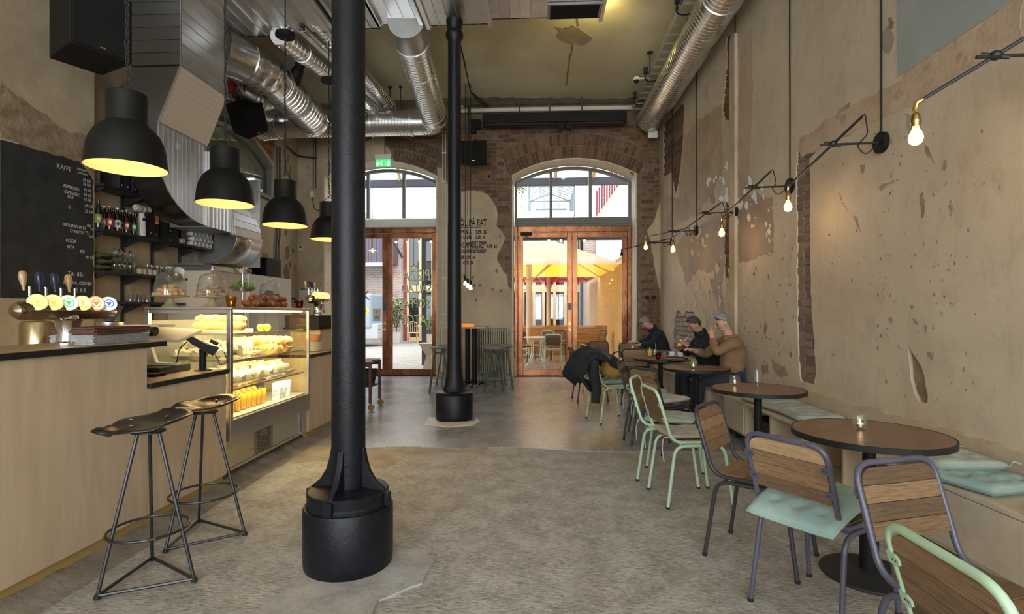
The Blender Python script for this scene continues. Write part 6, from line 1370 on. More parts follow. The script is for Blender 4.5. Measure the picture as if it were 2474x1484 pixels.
# closed fronts
def wsu(u, v, z): p = PZ(u, v, z); q = MRI@p; return q.x
for s0, s1 in ((SB0+.57, SB0+1.1), (2.57, 3.1), (3.70, 4.2), (4.78, 5.3), (7.56, 8.62), (9.76, 10.24)):
    bx('front_panel', s0, s1, BO-.014, BO, .128, .420, ply_pale)
for a in joints[:-1]:
    for f in (.2, 1.9):
        mb = MB(); mb.cyl(.02, 0, .10, 12, MR@T(a+f, 0, 0)@RX(-pi/2)@T(0, 0, 0)); 
        q = MB(); q.box(a+f, a+f+.04, .001, .10, .16, .20, MR); q.box(a+f, a+f+.04, .001, .10, BO-.10, BO-.06, MR); obj('foot', q, dark_top, t, smooth=False)
# cushions: tufted squares with ties
def cushion(name, lab, m, w=.40, d=.40, h=.045, seed=0, droop=0, ties=True, grp=None, fold=0):
    N = 24; vs = []; fs = []
    def zz(i, j, top):
        x, y = i/N*2-1, j/N*2-1; e = max(abs(x), abs(y)); ed = (1-e**6)**.5 if e < 1 else 0
        tu = sum(math.exp(-((x-a)**2+(y-b)**2)/.012) for a in (-.5, 0, .5) for b in (-.5, 0, .5)) if (top) else 0
        n_ = noise.noise(Vector((x*2.2+seed, y*2.2, seed)))*.16+noise.noise(Vector((x*5+seed, y*5, 3)))*.06
        return h*((.5+ed*(.45+n_)-tu*.30) if top else (.5-ed*.5))-droop*max(0, -x)**2*.12
    for top in (0, 1):
        for i in range(N+1):
            for j in range(N+1):
                x, y = i/N*2-1, j/N*2-1; k = 1-.055*(x*x*y*y)-.02*((1-x*x)**2 if abs(y) > .99 else (1-y*y)**2 if abs(x) > .99 else 0)
                vs.append((x*w/2*k, y*d/2*k, zz(i, j, top)))
    M1 = (N+1)**2
    for i in range(N):
        for j in range(N):
            a = i*(N+1)+j; q = (a, a+N+1, a+N+2, a+1); fs.append(tuple(x+M1 for x in q)); fs.append(q[::-1])
    for i in range(N):
        for (a, b) in ((i*(N+1), (i+1)*(N+1)), ((i+1)*(N+1)+N, i*(N+1)+N), ((N*(N+1)+i), N*(N+1)+i+1), (i+1, i)): fs.append((a, b, b+M1, a+M1))
    mb = MB().add(vs, fs); o = obj(name, mb, m, None, ang=60); tag(o, lab, 'cushion', grp)
    if ties:
        for s in (-1, 1):
            b = MB(); pts = [(-w/2+.01, s*(d/2-.02), h*.5), (-w/2-.035, s*(d/2-.03), h*.4), (-w/2-.05, s*(d/2-.01), -.06), (-w/2-.04, s*(d/2), -.15)]
            if ties == 2: pts = [(-w/2+.01, s*(d/2-.02), h*.5), (-w/2-.04, s*(d/2-.06), h*.8), (-w/2-.07, s*(d/2-.02), h*.5), (-w/2-.12, s*(d/2-.05), h*.2)]
            b.tube(fillet(pts, .03), .004, 5); obj('tie', b, m, o)
    return o
def on_bench(o, s, off, a, z=.4505):
    p = MR@Vector((s, 0, off)); o.location = (p.x, p.y, z); o.rotation_euler = (0, 0, a)
S1 = wsu(1925, 985, .47)
for (u, v, m, lab, a, dz) in ((1925, 984, cush, 'long sage cushion on the bench between the two nearest tables', .12, 0), (1868, 966, cush, 'sage cushion half under the second table from the camera on the bench', .25, 0),
        (2240, 1150, cush_m, 'lower of two stacked cushions at the near end of the bench', .3, 0), (2255, 1120, cush, 'upper of two stacked cushions at the near end of the bench', .05, .05), (2040, 1000, cush, 'flat cushion on the bench behind the nearest table', -.05, 0),
        (1640, 870, cush_m, 'cushion on the bench against the back corner', .1, 0), (2420, 1270, cush, 'sage cushion on the bench at the right picture edge', -.1, 0)):
    p = PZ(u, v, .49); s_ = MRI@p
    o = cushion('bench_cushion', lab, m, .42, .44, .062, seed=u*.1, ties=2); on_bench(o, s_.x, max(.28, min(.33, s_.z)), pi+a, .4505+dz)
# things in the cubbies
def basket(lab, s):
    p = MR@Vector((s, 0, .33)); o = obj('basket', MB().add([], []), rubber) if False else None
    t = thing('wicker_basket', lab, 'basket', (p.x, p.y, .126)); mb = MB(); k = [(-.13, -.20), (.13, -.20), (.13, .20), (-.13, .20)]
    mb.add([(x*.86, y*.88, 0) for x, y in k]+[(x, y, .2) for x, y in k], [(3, 2, 1, 0), (0, 1, 5, 4), (1, 2, 6, 5), (2, 3, 7, 6), (3, 0, 4, 7)]); obj('body', mb, mat('dark_wicker', (.018, .017, .018), .6, bump=1, bscale=70), t, solid=.008, smooth=False)
    mb = MB(); mb.tube([(x, y, .2) for x, y in k], .009, 6, closed=True); obj('rim', mb, matt_black, t)
sb = (MRI@PZ(1805, 1035, .25)).x
basket('dark wicker basket in the bench cubby behind the second table', sb)
sm_ = (MRI@PZ(1868, 1050, .18)).x
for i in range(7):
    mb = MB(); mb.box(-.11+rd.uniform(-.01, .01), .11, -.145, .145+rd.uniform(-.01, .01), 0, .009); o = obj('magazine', mb, mat('magazine_%d' % (i % 4), [(.5, .48, .42), (.2, .24, .26), (.45, .30, .2), (.6, .58, .55)][i % 4], .5), None, smooth=False)
    tag(o, 'magazine in the stack in the bench cubby right of the basket', 'magazine', 'magazines in the bench'); p = MR@Vector((sm_+.05, 0, .36)); place(o, (p.x, p.y, .1262+.0097*i), rd.uniform(-.12, .12))
first = None; sr = (MRI@PZ(2262, 1260, .22)).x
for i in range(12):
    c, r_ = i % 6, i//6
    mb = MB()
    if first is None:
        pts = []; 
        for k in range(46): a = k*.45; r = .012+.0018*a*1.35; pts.append((r*cos(a), 0, r*sin(a)))
        vs = []; 
        for p in pts: vs += [(p[0], -.16, p[2]), (p[0], .16, p[2])]
        mb.add(vs, [(2*k, 2*k+1, 2*k+3, 2*k+2) for k in range(45)]); first = o = obj('rolled_blanket', mb, mat('grey_fleece', (.33, .29, .24), .95, col2=(.42, .38, .32), scale=20, bump=.6, bscale=90), None, solid=.012)
    else: o = first.copy(); COL.objects.link(o)
    tag(o, 'rolled grey fleece blanket in the bench cubby at the right edge', 'blanket', 'rolled blankets in the bench')
    p = MR@Vector((sr-.28+.13*c+.06*(r_ % 2), 0, .34)); o.location = (p.x, p.y, .126+.068+.122*r_); o.rotation_euler = (0, 0, pi/2); o.rotation_euler = (rd.uniform(0, 6)*0, 0, -pi/2)
# ---------------------------------------------------------------- round tables
def table():
    t = thing('bistro_table', 'x', 'table', (0, 0, 0), 0, 'round walnut bistro tables')
    mb = MB(); mb.cyl(.353, .712, .7405, 56); obj('top', mb, walnut, t, ang=30)
    mb = MB(); mb.lathe([(.352, .711), (.360, .711), (.3605, .74), (.358, .742), (.352, .7405)], 56, caps=False); obj('edge_band', mb, dark_top, t, ang=30)
    mb = MB(); mb.box(-.22, .22, -.025, .025, .695, .7115); mb.box(-.025, .025, -.22, .22, .6952, .711); obj('under_frame', mb, matt_black, t, smooth=False, kind='stuff')
    mb = MB(); mb.cyl(.030, .03, .70, 20); mb.cyl(.043, .03, .36, 20); obj('pedestal', mb, matt_black, t)
    mb = MB(); mb.lathe([(0, 0), (.225, 0), (.228, .006), (.222, .014), (.10, .024), (.05, .034), (0, .036)], 40); obj('base_disc', mb, mat('cast_iron', (.022, .022, .024), .6, bump=.4, bscale=80), t, ang=30)
    return t
tb0 = table(); TB = [(1.715, 2.857), (1.797, 4.46), (1.761, 6.05), (1.655, 7.32), (1.76, 8.72), (1.86, 9.98)]
TL = ['round walnut table nearest the camera with a candle in a clear jar', 'round walnut table with a candle and a water glass', 'round walnut table with one candle before the seated people', 'round table crowded with drinks and plates before the drinking person', 'round table with one candle behind the coat-covered chair', 'round table with a coffee cup at the back corner']
TABLES = []
for i, (x, y) in enumerate(TB):
    t = tb0 if i == 0 else dup(tb0, (0, 0, 0)); t.location = (x, y, .007 if y > 5.4 else 0); t.rotation_euler = (0, 0, .35+.4*i); t['label'] = TL[i]; TABLES.append(t)
# ---------------------------------------------------------------- chairs
def chair(fm, wood, back_light=False):
    t = thing('school_chair', 'x', 'chair', (0, 0, 0), 0, 'tubular chairs with reclaimed wood')
    r = .0115; W = .185
    lp = fillet([(-.305, W, .815), (-.305, -W, .815), (-.195, -W, .455), (.205, -W, .455), (.205, W, .455), (-.195, W, .455)], [.075, .075, .075, .05, .05, .075], closed=True, n=6)
    mb = MB(); mb.tube(lp, r, 10, closed=True); obj('frame', mb, fm, t)
    for s in (-1, 1):
        for e in (-1, 1):
            pts = fillet([(e*.235, s*.205, .008), (e*.175, s*(W+.004), .43), (0, s*(W+.004), .43)], [0, .075, 0], n=6)
            mb = MB(); mb.tube(pts, r, 10); lg = obj('leg', mb, fm, t)
            mb = MB(); mb.cyl(.0135, 0, .016, 10, T(e*.2355, s*.2052, 0)); obj('foot_cap', mb, rubber, lg)
    for x in (-.13, .13): mb = MB(); mb.tube([(x, -W, .437), (x, W, .437)], .008, 8); obj('cross_bar', mb, fm, t)
    # seat boards, side by side from back to front
    n = 5; x0, x1 = -.185, .195
    for i in range(n):
        a, b = x0+(x1-x0)*i/n+.0008, x0+(x1-x0)*(i+1)/n-.0008; w_ = W-.011
        mb = MB(); mb.box(a, b, -w_, w_, .456, .470+.0012*((i*7) % 3)); obj('seat_plank', mb, wood, t, smooth=False, bevel=.0015)
    # back boards in the plane of the back posts
    Q = frame((-.195, 0, .455), (0, 1, 0), (-.110, 0, .360)); L_ = hypot(.11, .36); tops = L_-.017; bot = .115; k = 4
    for i in range(k):
        a, b = bot+(tops-bot)*i/k+.0008, bot+(tops-bot)*(i+1)/k-.0008; w_ = W-.0125
        if i == k-1: poly = [(-w_, a), (w_, a)]+[(w_-.055+.055*cos(q), b-.055+.055*sin(q)) for q in [j*pi/2/6 for j in range(7)]]+[(-w_+.055-.055*sin(q), b-.055+.055*cos(q)) for q in [j*pi/2/6 for j in range(7)]]
        else: poly = [(-w_, a), (w_, a), (w_, b), (-w_, b)]
        m = wood if not (back_light and i == k-1) else reclaimed_l
        mb = MB(); mb.prism(poly, -.007-.001*((i*5) % 3)*.5, .008, Q); obj('back_plank', mb, m, t, smooth=False, bevel=.0015)
    for s in (-1, 1):
        for zt in (.165, .275):
            mb = MB(); mb.prism([(-.012, -.017), (.02, -.017), (.032, -.008), (.032, .008), (.02, .017), (-.012, .017)], -.003, .003, Q@T(s*W, zt, -.010)@Matrix.Diagonal((-s, 1, 1, 1)) if s > 0 else Q@T(s*W, zt, -.010)); br = obj('bracket', mb, fm, t, smooth=False)
            mb = MB()
            for q in (.008, .020): mb.cyl(.0035, -.0036, -.0032, 8, Q@T(s*(W-q), zt, -.010))
            obj('screw_hole', mb, rubber, br, smooth=False)
    return t
CH = {'mint': chair(mint, reclaimed), 'violet': chair(purple, reclaimed, True), 'dark': chair(darkframe, reclaimed)}
used = set()
CD = [('mint', 1.216, 1.27, 0, 'mint green tubular chair cut off at the bottom right corner, seen from behind'),
      ('violet', 1.405, 1.75, -72, 'violet-grey chair at the lower right with its plank back facing the camera'),
      ('violet', 1.31, 2.525, 33, 'violet-grey chair with a seafoam cushion and a pale top plank in its back'),
      ('dark', 1.245, 3.056, -38.5, 'charcoal chair without cushion between the nearest cushioned chairs'),
      ('mint', 1.106, 3.977, 7, 'mint green chair with grey cushion and hanging ties, front one of the pair'),
      ('mint', 1.097, 4.468, -22, 'mint green chair with sage cushion, rear one of the pair'),
      ('dark', 1.20, 5.888, -17, 'charcoal chair seen edge-on behind the mint pair'),
      ('dark', 1.256, 5.434, 34, 'charcoal chair with a pale cushion, plank back to the camera, behind the mint pair'),
      ('mint', .91, 6.79, 20, 'mint green chair draped with a black coat and a mustard bag'),
      ('dark', .80, 8.33, 8, 'charcoal chair standing alone left of the coat-covered chair'),
      ('dark', 1.19, 9.95, -82, 'charcoal chair farthest back before the right door'),
      ('mint', 1.05, 9.15, 12, 'mint green chair showing only its edge behind the black coat'),
      ('dark', 1.62, 9.32, -92, 'charcoal chair with its back to the corner table, behind the small candle table'),
      ('dark', 1.45, 7.72, -86, 'charcoal chair on the far side of the crowded table')]
CHAIRS = []
for k, x, y, a, lab in CD:
    t = CH[k] if k not in used else dup(CH[k], (0, 0, 0)); used.add(k)
    t.location = (x, y, .007 if y > 5.5 else 0); t.rotation_euler = (0, 0, R(a)); t['label'] = lab; CHAIRS.append(t)
for o in CHAIRS[1].children:
    if o.name.startswith('back_plank') and o.data.materials[0] == reclaimed_l: o.material_slots[0].link = 'OBJECT'; o.material_slots[0].material = reclaimed
def seat_cushion(i, m, lab, dx=0, da=0, h=.05, droop=0, w=.40, ties=True):
    k, x, y, a, _ = CD[i]; o = cushion('seat_cushion', lab, m, w, .40, h, seed=i*1.7, droop=droop, ties=ties); a = R(a+da)
    o.location = (x+dx*cos(a), y+dx*sin(a), .4745+(.007 if y > 5.5 else 0)); o.rotation_euler = (0, 0, a)
    return o
o = seat_cushion(2, cush_m, 'seafoam cushion hanging over the back edge of the violet chair', -.10, 4, .055, .3, .46, False); o.rotation_euler = (0, R(-8), R(37)); o.location.z += .02
seat_cushion(4, cush_g, 'grey cushion with dangling ties on the front mint chair', -.02, 0, .035)
seat_cushion(5, cush, 'sage cushion on the rear mint chair', 0, 0, .055); seat_cushion(6, cush_m, 'pale cushion on the edge-on charcoal chair', 0, 0, .045)
seat_cushion(7, cush_g, 'pale tufted cushion on the charcoal chair behind the mint pair', 0, 0, .06); seat_cushion(8, cush_m, 'dark seafoam cushion under the mustard bag', 0, 0, .05)
# coat and bag on the mint chair
k, x, y, a, _ = CD[8]; ca = R(a)
NX, NY = 22, 18; vs = []; fs = []
for i in range(NX+1):
    for j in range(NY+1):
        s = i/NX; w_ = j/NY*2-1                     # s: from hanging behind, over the top of the back, down to the seat front
        if s < .36: q = s/.36; px, pz = -.36-.13*sin(q*2.9), .50+.34*q
        elif s < .55: q = (s-.36)/.19; px, pz = -.42+.22*q, .84+.06*sin(q*pi)
        else: q = (s-.55)/.45; px, pz = -.20+.36*q, .845-.20*q*q
        n_ = noise.noise(Vector((s*4, w_*1.6, 2)))*.05+noise.noise(Vector((s*9, w_*3, 7)))*.014
        hw = .24+.05*sin(s*5)+.03*noise.noise(Vector((s*5, w_, 9)))
        vs.append((px-.02*abs(w_)**3+n_*.6, w_*hw, pz-.10*max(0, abs(w_)-.75)*2+n_-.05*abs(w_)**4))
for i in range(NX):
    for j in range(NY): p = i*(NY+1)+j; fs.append((p, p+1, p+NY+2, p+NY+1))
coat_m = mat('black_wool', (.010, .010, .011), .9, col2=(.017, .017, .019), scale=12, bump=.4, bscale=60)
o = obj('black_coat', MB().add(vs, fs), coat_m, None, solid=.025, ang=70); place(o, (x, y, .007), ca); tag(o, 'black coat draped over the back of the mint chair', 'coat')
mb = MB(); mb.tube([(-.34, -.24, .78), (-.36, -.27, .62), (-.34, -.30, .45), (-.36, -.31, .28)], [.06, .065, .06, .05], 10); obj('sleeve', mb, coat_m, o)
mb = MB(); mb.tube(fillet([(-.26, .19, .83), (-.16, .0, .90), (-.18, -.16, .86), (-.10, -.2, .80)], .1), [.035]*1+[.045]*12+[.03] if False else .042, 10); obj('collar', mb, mat('dark_grey_lining', (.05, .05, .052), .8, bump=.6, bscale=30), o)
mb = MB(); N = 14
vs = []; fs = []
for i in range(N+1):
    for j in range(20):
        f = i/N; an = 2*pi*j/20; r = (sin(pi*min(1, max(.02, f)))**.42); n_ = 1+.14*noise.noise(Vector((cos(an)*1.6, sin(an)*1.6, f*3)))+.07*noise.noise(Vector((cos(an)*4, sin(an)*4, f*8)))
        vs.append((.02+.155*r*cos(an)*n_+.03*f, .15*r*sin(an)*n_, .505+.30*f*(1-.06*cos(an))))
for i in range(N):
    for j in range(20): fs.append((i*20+j, i*20+(j+1) % 20, (i+1)*20+(j+1) % 20, (i+1)*20+j))
fs.append(tuple(range(19, -1, -1)))
mus = mat('mustard_canvas', (.36, .19, .025), .85, col2=(.46, .26, .05), scale=8, bump=.5, bscale=24)
o = obj('mustard_bag', mb.add(vs, fs), mus, None, ang=70); place(o, (x, y, .013), ca); tag(o, 'mustard yellow bag on the seat of the coat-draped mint chair', 'bag')
mb = MB(); mb.tube(fillet([(-.10, -.12, .56), (-.20, -.17, .52), (-.22, -.19, .40), (-.215, -.19, .12)], .04), .011, 6); obj('strap', mb, mus, o)
mb = MB(); mb.tube(fillet([(.02, .0, .80), (.02, -.08, .86), (.10, -.12, .86), (.12, -.08, .78)], .04), .009, 6); obj('handle', mb, coat_m, o)
# ---------------------------------------------------------------- on the tables
ZT = .7425
def at_t(u, v, z=ZT): p = PZ(u, v, z); return (p.x, p.y, z+.0005)
G = 'candles on the round tables'
candle('candle in a clear straight jar on the table nearest the camera', at_t(2078, 1036), cupglass, .038, .078, G, 0)
candle('candle in a small amber-tinted jar on the second table', at_t(1775, 931), amber if False else cupglass, .040, .080, G, 1)
candle('candle in a greenish jar on the third table', at_t(1675, 890, ZT+.007), glassmat('greenish_glass', (.8, .93, .85), ior=1.5, body=.05), .038, .08, G, 0)
candle('candle in a dark red glass among the drinks on the crowded table', at_t(1590, 868, ZT+.007), redglass, .036, .075, G, 0)
candle('candle in a small glass on the table behind the coat', at_t(1527, 846, ZT+.007), cupglass, .04, .075, G, 0)
candle('candle in a small glass before the right door on the corner table', at_t(1499, 834, ZT+.007), cupglass, .04, .075, G, 0)
def tumbler(lab, cat, loc, r, h, fill=None, fh=0, nm='tumbler', straw=None):
    t = thing(nm, lab, cat, loc); pr = [(r*.86, 0), (r*.9, .004), (r, h)]
    mb = MB(); mb.lathe([(0, 0)]+pr+[(a-.0025, b) for a, b in pr[::-1]]+[(r*.86, .022), (0, .02)], 20); obj('glass', mb, cupglass, t)
    if fill: mb = MB(); mb.lathe([(0, .021), (r*.84, .021), (r*.95, fh), (0, fh)], 18); obj('drink', mb, fill, t)
    if straw: mb = MB(); mb.tube([(.01, 0, .02), straw], .0035, 6); obj('straw', mb, white, t)
    return t
tumbler('tall clear water glass with a little water on the second table', 'glass', at_t(1830, 934), .031, .145, glassmat('water', (.9, .95, .95), ior=1.33, body=.03), .035, 'water_glass')
tumbler('tall glass of orange juice with a straw on the crowded table', 'drink', at_t(1570, 863, ZT+.007), .036, .13, juice, .10, 'juice_glass')
p = at_t(1578, 862, ZT+.007); tumbler('empty glass with a pale straw behind the orange juice', 'glass', (p[0]+.05, p[1]+.12, p[2]), .035, .09, juice, .03, 'juice_glass', (.012, .0, .19))
tumbler('glass of milky coffee on the crowded table', 'drink', at_t(1605, 867, ZT+.007), .043, .085, mat('milky_coffee', (.24, .11, .04), .5), .075, 'coffee_glass')
for u, v, lab in ((1623, 862, 'white coffee cup at the bench side of the crowded table, left one'), (1644, 863, 'white coffee cup at the bench side of the crowded table, right one'), (1524, 833, 'white coffee cup on a saucer before the reading person')):
    t = thing('coffee_cup', lab, 'cup', at_t(u, v, ZT+.007), .5)
    mb = MB(); mb.lathe([(0, .004), (.05, .006), (.078, .014), (.078, .017), (.05, .010), (0, .008)], 22); obj('saucer', mb, white, t)
    mb = MB(); mb.lathe([(0, .010), (.025, .010), (.042, .035), (.046, .070), (.043, .070), (.038, .034), (.02, .014), (0, .014)], 20); obj('cup', mb, white, t)
    mb = MB(); mb.tube([(.043, 0, .06), (.066, 0, .055), (.066, 0, .032), (.038, 0, .026)], .004, 6); obj('handle', mb, white, t)
    mb = MB(); mb.cyl(.041, .060, .0605, 18); obj('coffee', mb, mat('dark_coffee', (.06, .025, .01), .3), t)
for u, v, w_, lab in ((1645, 873, .12, 'dark serving board under the cups on the crowded table'), (1628, 871, .10, 'dark plate on the crowded table')):
    p = at_t(u, v, ZT+.007); o = obj('dark_plate', MB().lathe([(0, 0), (w_*.7, 0), (w_, .008), (w_*.97, .010), (0, .004)], 24), matt_black); tag(o, lab, 'plate'); o.location = p
p = at_t(1555, 868, ZT+.007); mb = MB(); mb.box(-.09, .09, -.006, .006, 0, .004); o = obj('teaspoon', mb, chrome, None, smooth=False); tag(o, 'teaspoon and napkin edge lying on the left side of the crowded table', 'spoon'); place(o, p, .6)
p = at_t(1612, 905, .55)
o = obj('newspaper', MB().prism([(-.20, -.15), (.16, -.17), (.2, .12), (-.16, .16)], 0, .006), paper, None, smooth=False); tag(o, 'pale newspaper lying on the bench behind the third table', 'newspaper'); q = MR@Vector(((MRI@Vector((2.0, 6.7, 0))).x, 0, .33)); o.location = (q.x, q.y, .4507)
# ---------------------------------------------------------------- high table, stools, radiator, trolley
t = thing('high_table', 'tall bar table with pale top on black pedestals before the radiator', 'table', (-1.36, 9.80, .007))
mb = MB(); mb.box(-.43, .43, -.30, .30, 1.07, 1.10); obj('top', mb, mat('pale_wood_top', (.50, .34, .20), .45), t, smooth=False, bevel=.004)
for x in (.06, .19):
    mb = MB(); mb.cyl(.045, .03, 1.07, 18, T(x, .0, 0)); obj('pedestal', mb, matt_black, t)
    mb = MB()
    for a in (0.4, 2.5, 4.6): mb.tube([(x, 0, .09), (x+.15*cos(a), .15*sin(a), .05), (x+.24*cos(a), .24*sin(a), .015)], .018, 8)
    obj('foot', mb, matt_black, t, kind='stuff')
t = thing('candle_tray', 'glowing orange candle tray on the tall bar table', 'candle', (-1.28, 9.70, 1.1075)); mb = MB(); mb.lathe([(0, 0), (.11, 0), (.12, .05), (.115, .05), (.106, .006), (0, .006)], 24); obj('bowl', mb, mat('orange_glass_bowl', (.8, .2, .03), .3, emit=(1, .25, .02), es=.8), t)
for i in range(3): mb = MB(); mb.lathe([(0, .02), (.008, .03), (0, .055)], 8, T(.05*cos(i*2.1), .05*sin(i*2.1), 0)); obj('flame', mb, flame_m, t)
olive = mat('olive_painted_steel', (.07, .085, .065), .45, col2=(.10, .12, .09), scale=8)
def barstool():
    t = thing('round_stool', 'x', 'stool', (0, 0, 0), 0, 'round green bar stools'); H_ = .765
    mb = MB(); mb.lathe([(0, H_-.03), (.15, H_-.03), (.168, H_-.022), (.170, H_-.006), (.165, H_), (0, H_)], 26); obj('seat', mb, mat('worn_stool_seat', (.16, .135, .11), .45, col2=(.23, .20, .17), scale=6), t, ang=30)
    for i in range(4):
        a = pi/4+i*pi/2; mb = MB(); mb.tube([(.10*cos(a), .10*sin(a), H_-.03), (.235*cos(a), .235*sin(a), 0)], .014, 8); obj('leg', mb, olive, t)
        b = a+pi/2; k = .187; mb = MB(); mb.tube([(k*cos(a), k*sin(a), .24), (k*cos(b), k*sin(b), .24)], .009, 6); obj('rung', mb, olive, t)
    mb = MB(); mb.tube([(.115*cos(a), .115*sin(a), .66) for a in [i*pi/8 for i in range(16)]], .007, 6, closed=True); obj('ring', mb, olive, t)
    return t
bs0 = barstool()
for i, (x, y, a, lab) in enumerate(((-.735, 9.02, .2, 'green bar stool right of the rear column, nearest the camera'), (-.86, 9.42, .5, 'green bar stool right of the rear column, left one of the rear pair'), (-.62, 9.55, .1, 'green bar stool right of the rear column, right one of the rear pair'), (-.80, 10.02, .3, 'green bar stool close to the radiator'),
        (-1.70, 9.14, .15, 'green bar stool left of the rear column, nearer one'), (-1.66, 9.75, .5, 'green bar stool left of the rear column, farther one'))):
    t = bs0 if i == 0 else dup(bs0, (0, 0, 0)); place(t, (x, y, .007), a); t['label'] = lab
t = thing('radiator', 'cream ribbed radiator on the pier between the doors', 'radiator')
rm = mat('cream_radiator', (.42, .37, .25), .45); a = PY(1147, 850, 10.72).x; b = PY(1229, 850, 10.72).x; n = 19; first = None
for i in range(n):
    x = a+(b-a)*(i+.5)/n
    if first is None: mb = MB(); mb.box(-(b-a)/n*.30, (b-a)/n*.30, 10.66, 10.80, .14, 1.05); first = o = obj('radiator_fin', mb, rm, t, smooth=False, bevel=.008)
    else: o = inst(first, t)
    o.location = (x, 0, 0)
for z in (.17, 1.0): mb = MB(); mb.tube([(a, 10.73, z), (b, 10.73, z)], .03, 10); obj('header_tube', mb, rm, t)
mb = MB(); mb.box(a+.1, a+.14, 10.70, 10.76, .008, .15); mb.box(b-.14, b-.1, 10.70, 10.76, .008, .15); obj('foot', mb, rm, t, smooth=False, kind='stuff')
t = thing('tea_trolley', 'dark wooden trolley on casters behind the front column', 'trolley', (-2.60, 7.50, .007)); dw = mat('dark_teak', (.06, .022, .014), .45, col2=(.09, .035, .02), scale=5, stretch=(8, 1, 1))
for sx in (-1, 1):
    for sy in (-1, 1):
        mb = MB(); mb.box(sx*.28-.018, sx*.28+.018, sy*.22-.018, sy*.22+.018, .10, .67); obj('leg', mb, dw, t, smooth=False, bevel=.003)
        mb = MB(); mb.cyl(.045, -.012, .012, 18, T(sx*.28+.015, sy*.22, .045)@RX(pi/2)); mb.box(sx*.28-.008, sx*.28+.02, sy*.22-.016, sy*.22+.016, .06, .10); obj('caster', mb, brass, t, kind='stuff')
for z in (.65, .32): mb = MB(); mb.box(-.30, .30, -.24, .24, z, z+.02); obj('shelf', mb, dw, t, smooth=False, bevel=.003)
for z in (.60,):
    for s in (-1, 1): mb = MB(); mb.box(-.27, .27, s*.22-.01, s*.22+.01, z, z+.05); obj('apron', mb, dw, t, smooth=False)
mb = MB(); k = [(-.22, -.18), (.22, -.18), (.22, .18), (-.22, .18)]; mb.add([(x*.85, y*.85, 0) for x, y in k]+[(x, y, .20) for x, y in k], [(3, 2, 1, 0), (0, 1, 5, 4), (1, 2, 6, 5), (2, 3, 7, 6), (3, 0, 4, 7)]); o = obj('black_basket', mb, mat('black_basket', (.012, .012, .012), .6, bump=1, bscale=50), None, smooth=False, solid=.008); place(o, (-2.56, 7.50, .351)); tag(o, 'black basket on the lower shelf of the trolley', 'basket')
for i, (x, y, a) in enumerate(((-2.45, 7.42, .3), (-2.42, 7.60, -.2))): mb = MB(); mb.box(-.10, .10, -.13, .13, 0, .006); o = obj('menu_sheet', mb, paper, None, smooth=False); place(o, (x, y, .6785+.007*i), a); tag(o, ('left', 'right')[i]+' paper menu lying on top of the trolley', 'paper')
# doormat strips of dark sill under the doors
for i, (a, b) in enumerate(OPEN): mb = MB(); mb.box(a+.03, b-.03, YD-.10, YD+.12, .008, .02); struct('trim_%d' % (i+2), mb, dark_top, smooth=False)
# ---------------------------------------------------------------- the courtyard
GZ = .05
pav = mat('pale_paving', (.34, .32, .30), .85, col2=(.44, .42, .39), scale=3, bump=.4)
bt = bpy.data.materials.new('paving_bricks'); bt.use_nodes = True
def brickmat(name, c1, c2, mo, sc, bw=.5, rh=.25, rough=.9, off=.5, map_rot=None):
    m = bpy.data.materials.new(name); m.use_nodes = True; t = m.node_tree; p = t.nodes['Principled BSDF']; L = t.links.new; p.inputs['Roughness'].default_value = rough
    tc = nd(t, 'ShaderNodeTexCoord'); mp = nd(t, 'ShaderNodeMapping'); L(tc.outputs['Object'], mp.inputs[0])
    if map_rot: mp.inputs['Rotation'].default_value = map_rot
    b = nd(t, 'ShaderNodeTexBrick'); b.inputs['Color1'].default_value = (*c1, 1); b.inputs['Color2'].default_value = (*c2, 1); b.inputs['Mortar'].default_value = (*mo, 1)
    b.inputs['Scale'].default_value = sc; b.inputs['Brick Width'].default_value = bw; b.inputs['Row Height'].default_value = rh; b.inputs['Mortar Size'].default_value = .018; b.inputs['Bias'].default_value = -.1; b.offset = off
    L(mp.outputs[0], b.inputs['Vector']); n = nd(t, 'ShaderNodeTexNoise'); n.inputs['Scale'].default_value = 3; mx = nd(t, 'ShaderNodeMixRGB', blend_type='MULTIPLY'); mx.inputs[0].default_value = .5
    L(tc.outputs['Object'], n.inputs['Vector']); L(b.outputs['Color'], mx.inputs[1]); L(n.outputs['Color'], mx.inputs[2]); g = nd(t, 'ShaderNodeBrightContrast'); g.inputs['Bright'].default_value = .05
    L(mx.outputs[0], g.inputs[0]); L(g.outputs[0], p.inputs['Base Color']); return m
bpy.data.materials.remove(bt)
paving = brickmat('courtyard_brick_paving', (.40, .35, .32), (.50, .45, .42), (.28, .25, .23), 1.0, .42, .21)
paving_w = brickmat('terrace_brick_paving', (.26, .15, .09), (.34, .20, .12), (.14, .09, .06), 1.0, .24, .12)
fac = brickmat('facade_brick', (.42, .24, .19), (.55, .35, .29), (.60, .54, .48), 1.0, .25, .08, map_rot=(pi/2, 0, 0))
mb = MB(); mb.box(-40, 30, YD+.13, 60, -.3, GZ); struct('courtyard_paving', mb, paving, smooth=False)
mb = MB(); mb.box(-.9, 2.05, YD+.14, 24, GZ, GZ+.006); struct('terrace_paving', mb, paving_w, smooth=False)
pine = mat('pale_pine', (.62, .44, .24), .55, col2=(.70, .53, .32), scale=3, stretch=(1, 1, .3)); redp = mat('barn_red_paint', (.24, .035, .03), .6); darkg = glassmat('dark_reflecting_glass', (.25, .25, .28), ior=2.2, body=.35, bodycol=(.05, .05, .06))
shopin = mat('shop_interior', (.07, .05, .045), .9, col2=(.16, .12, .09), scale=1.2)
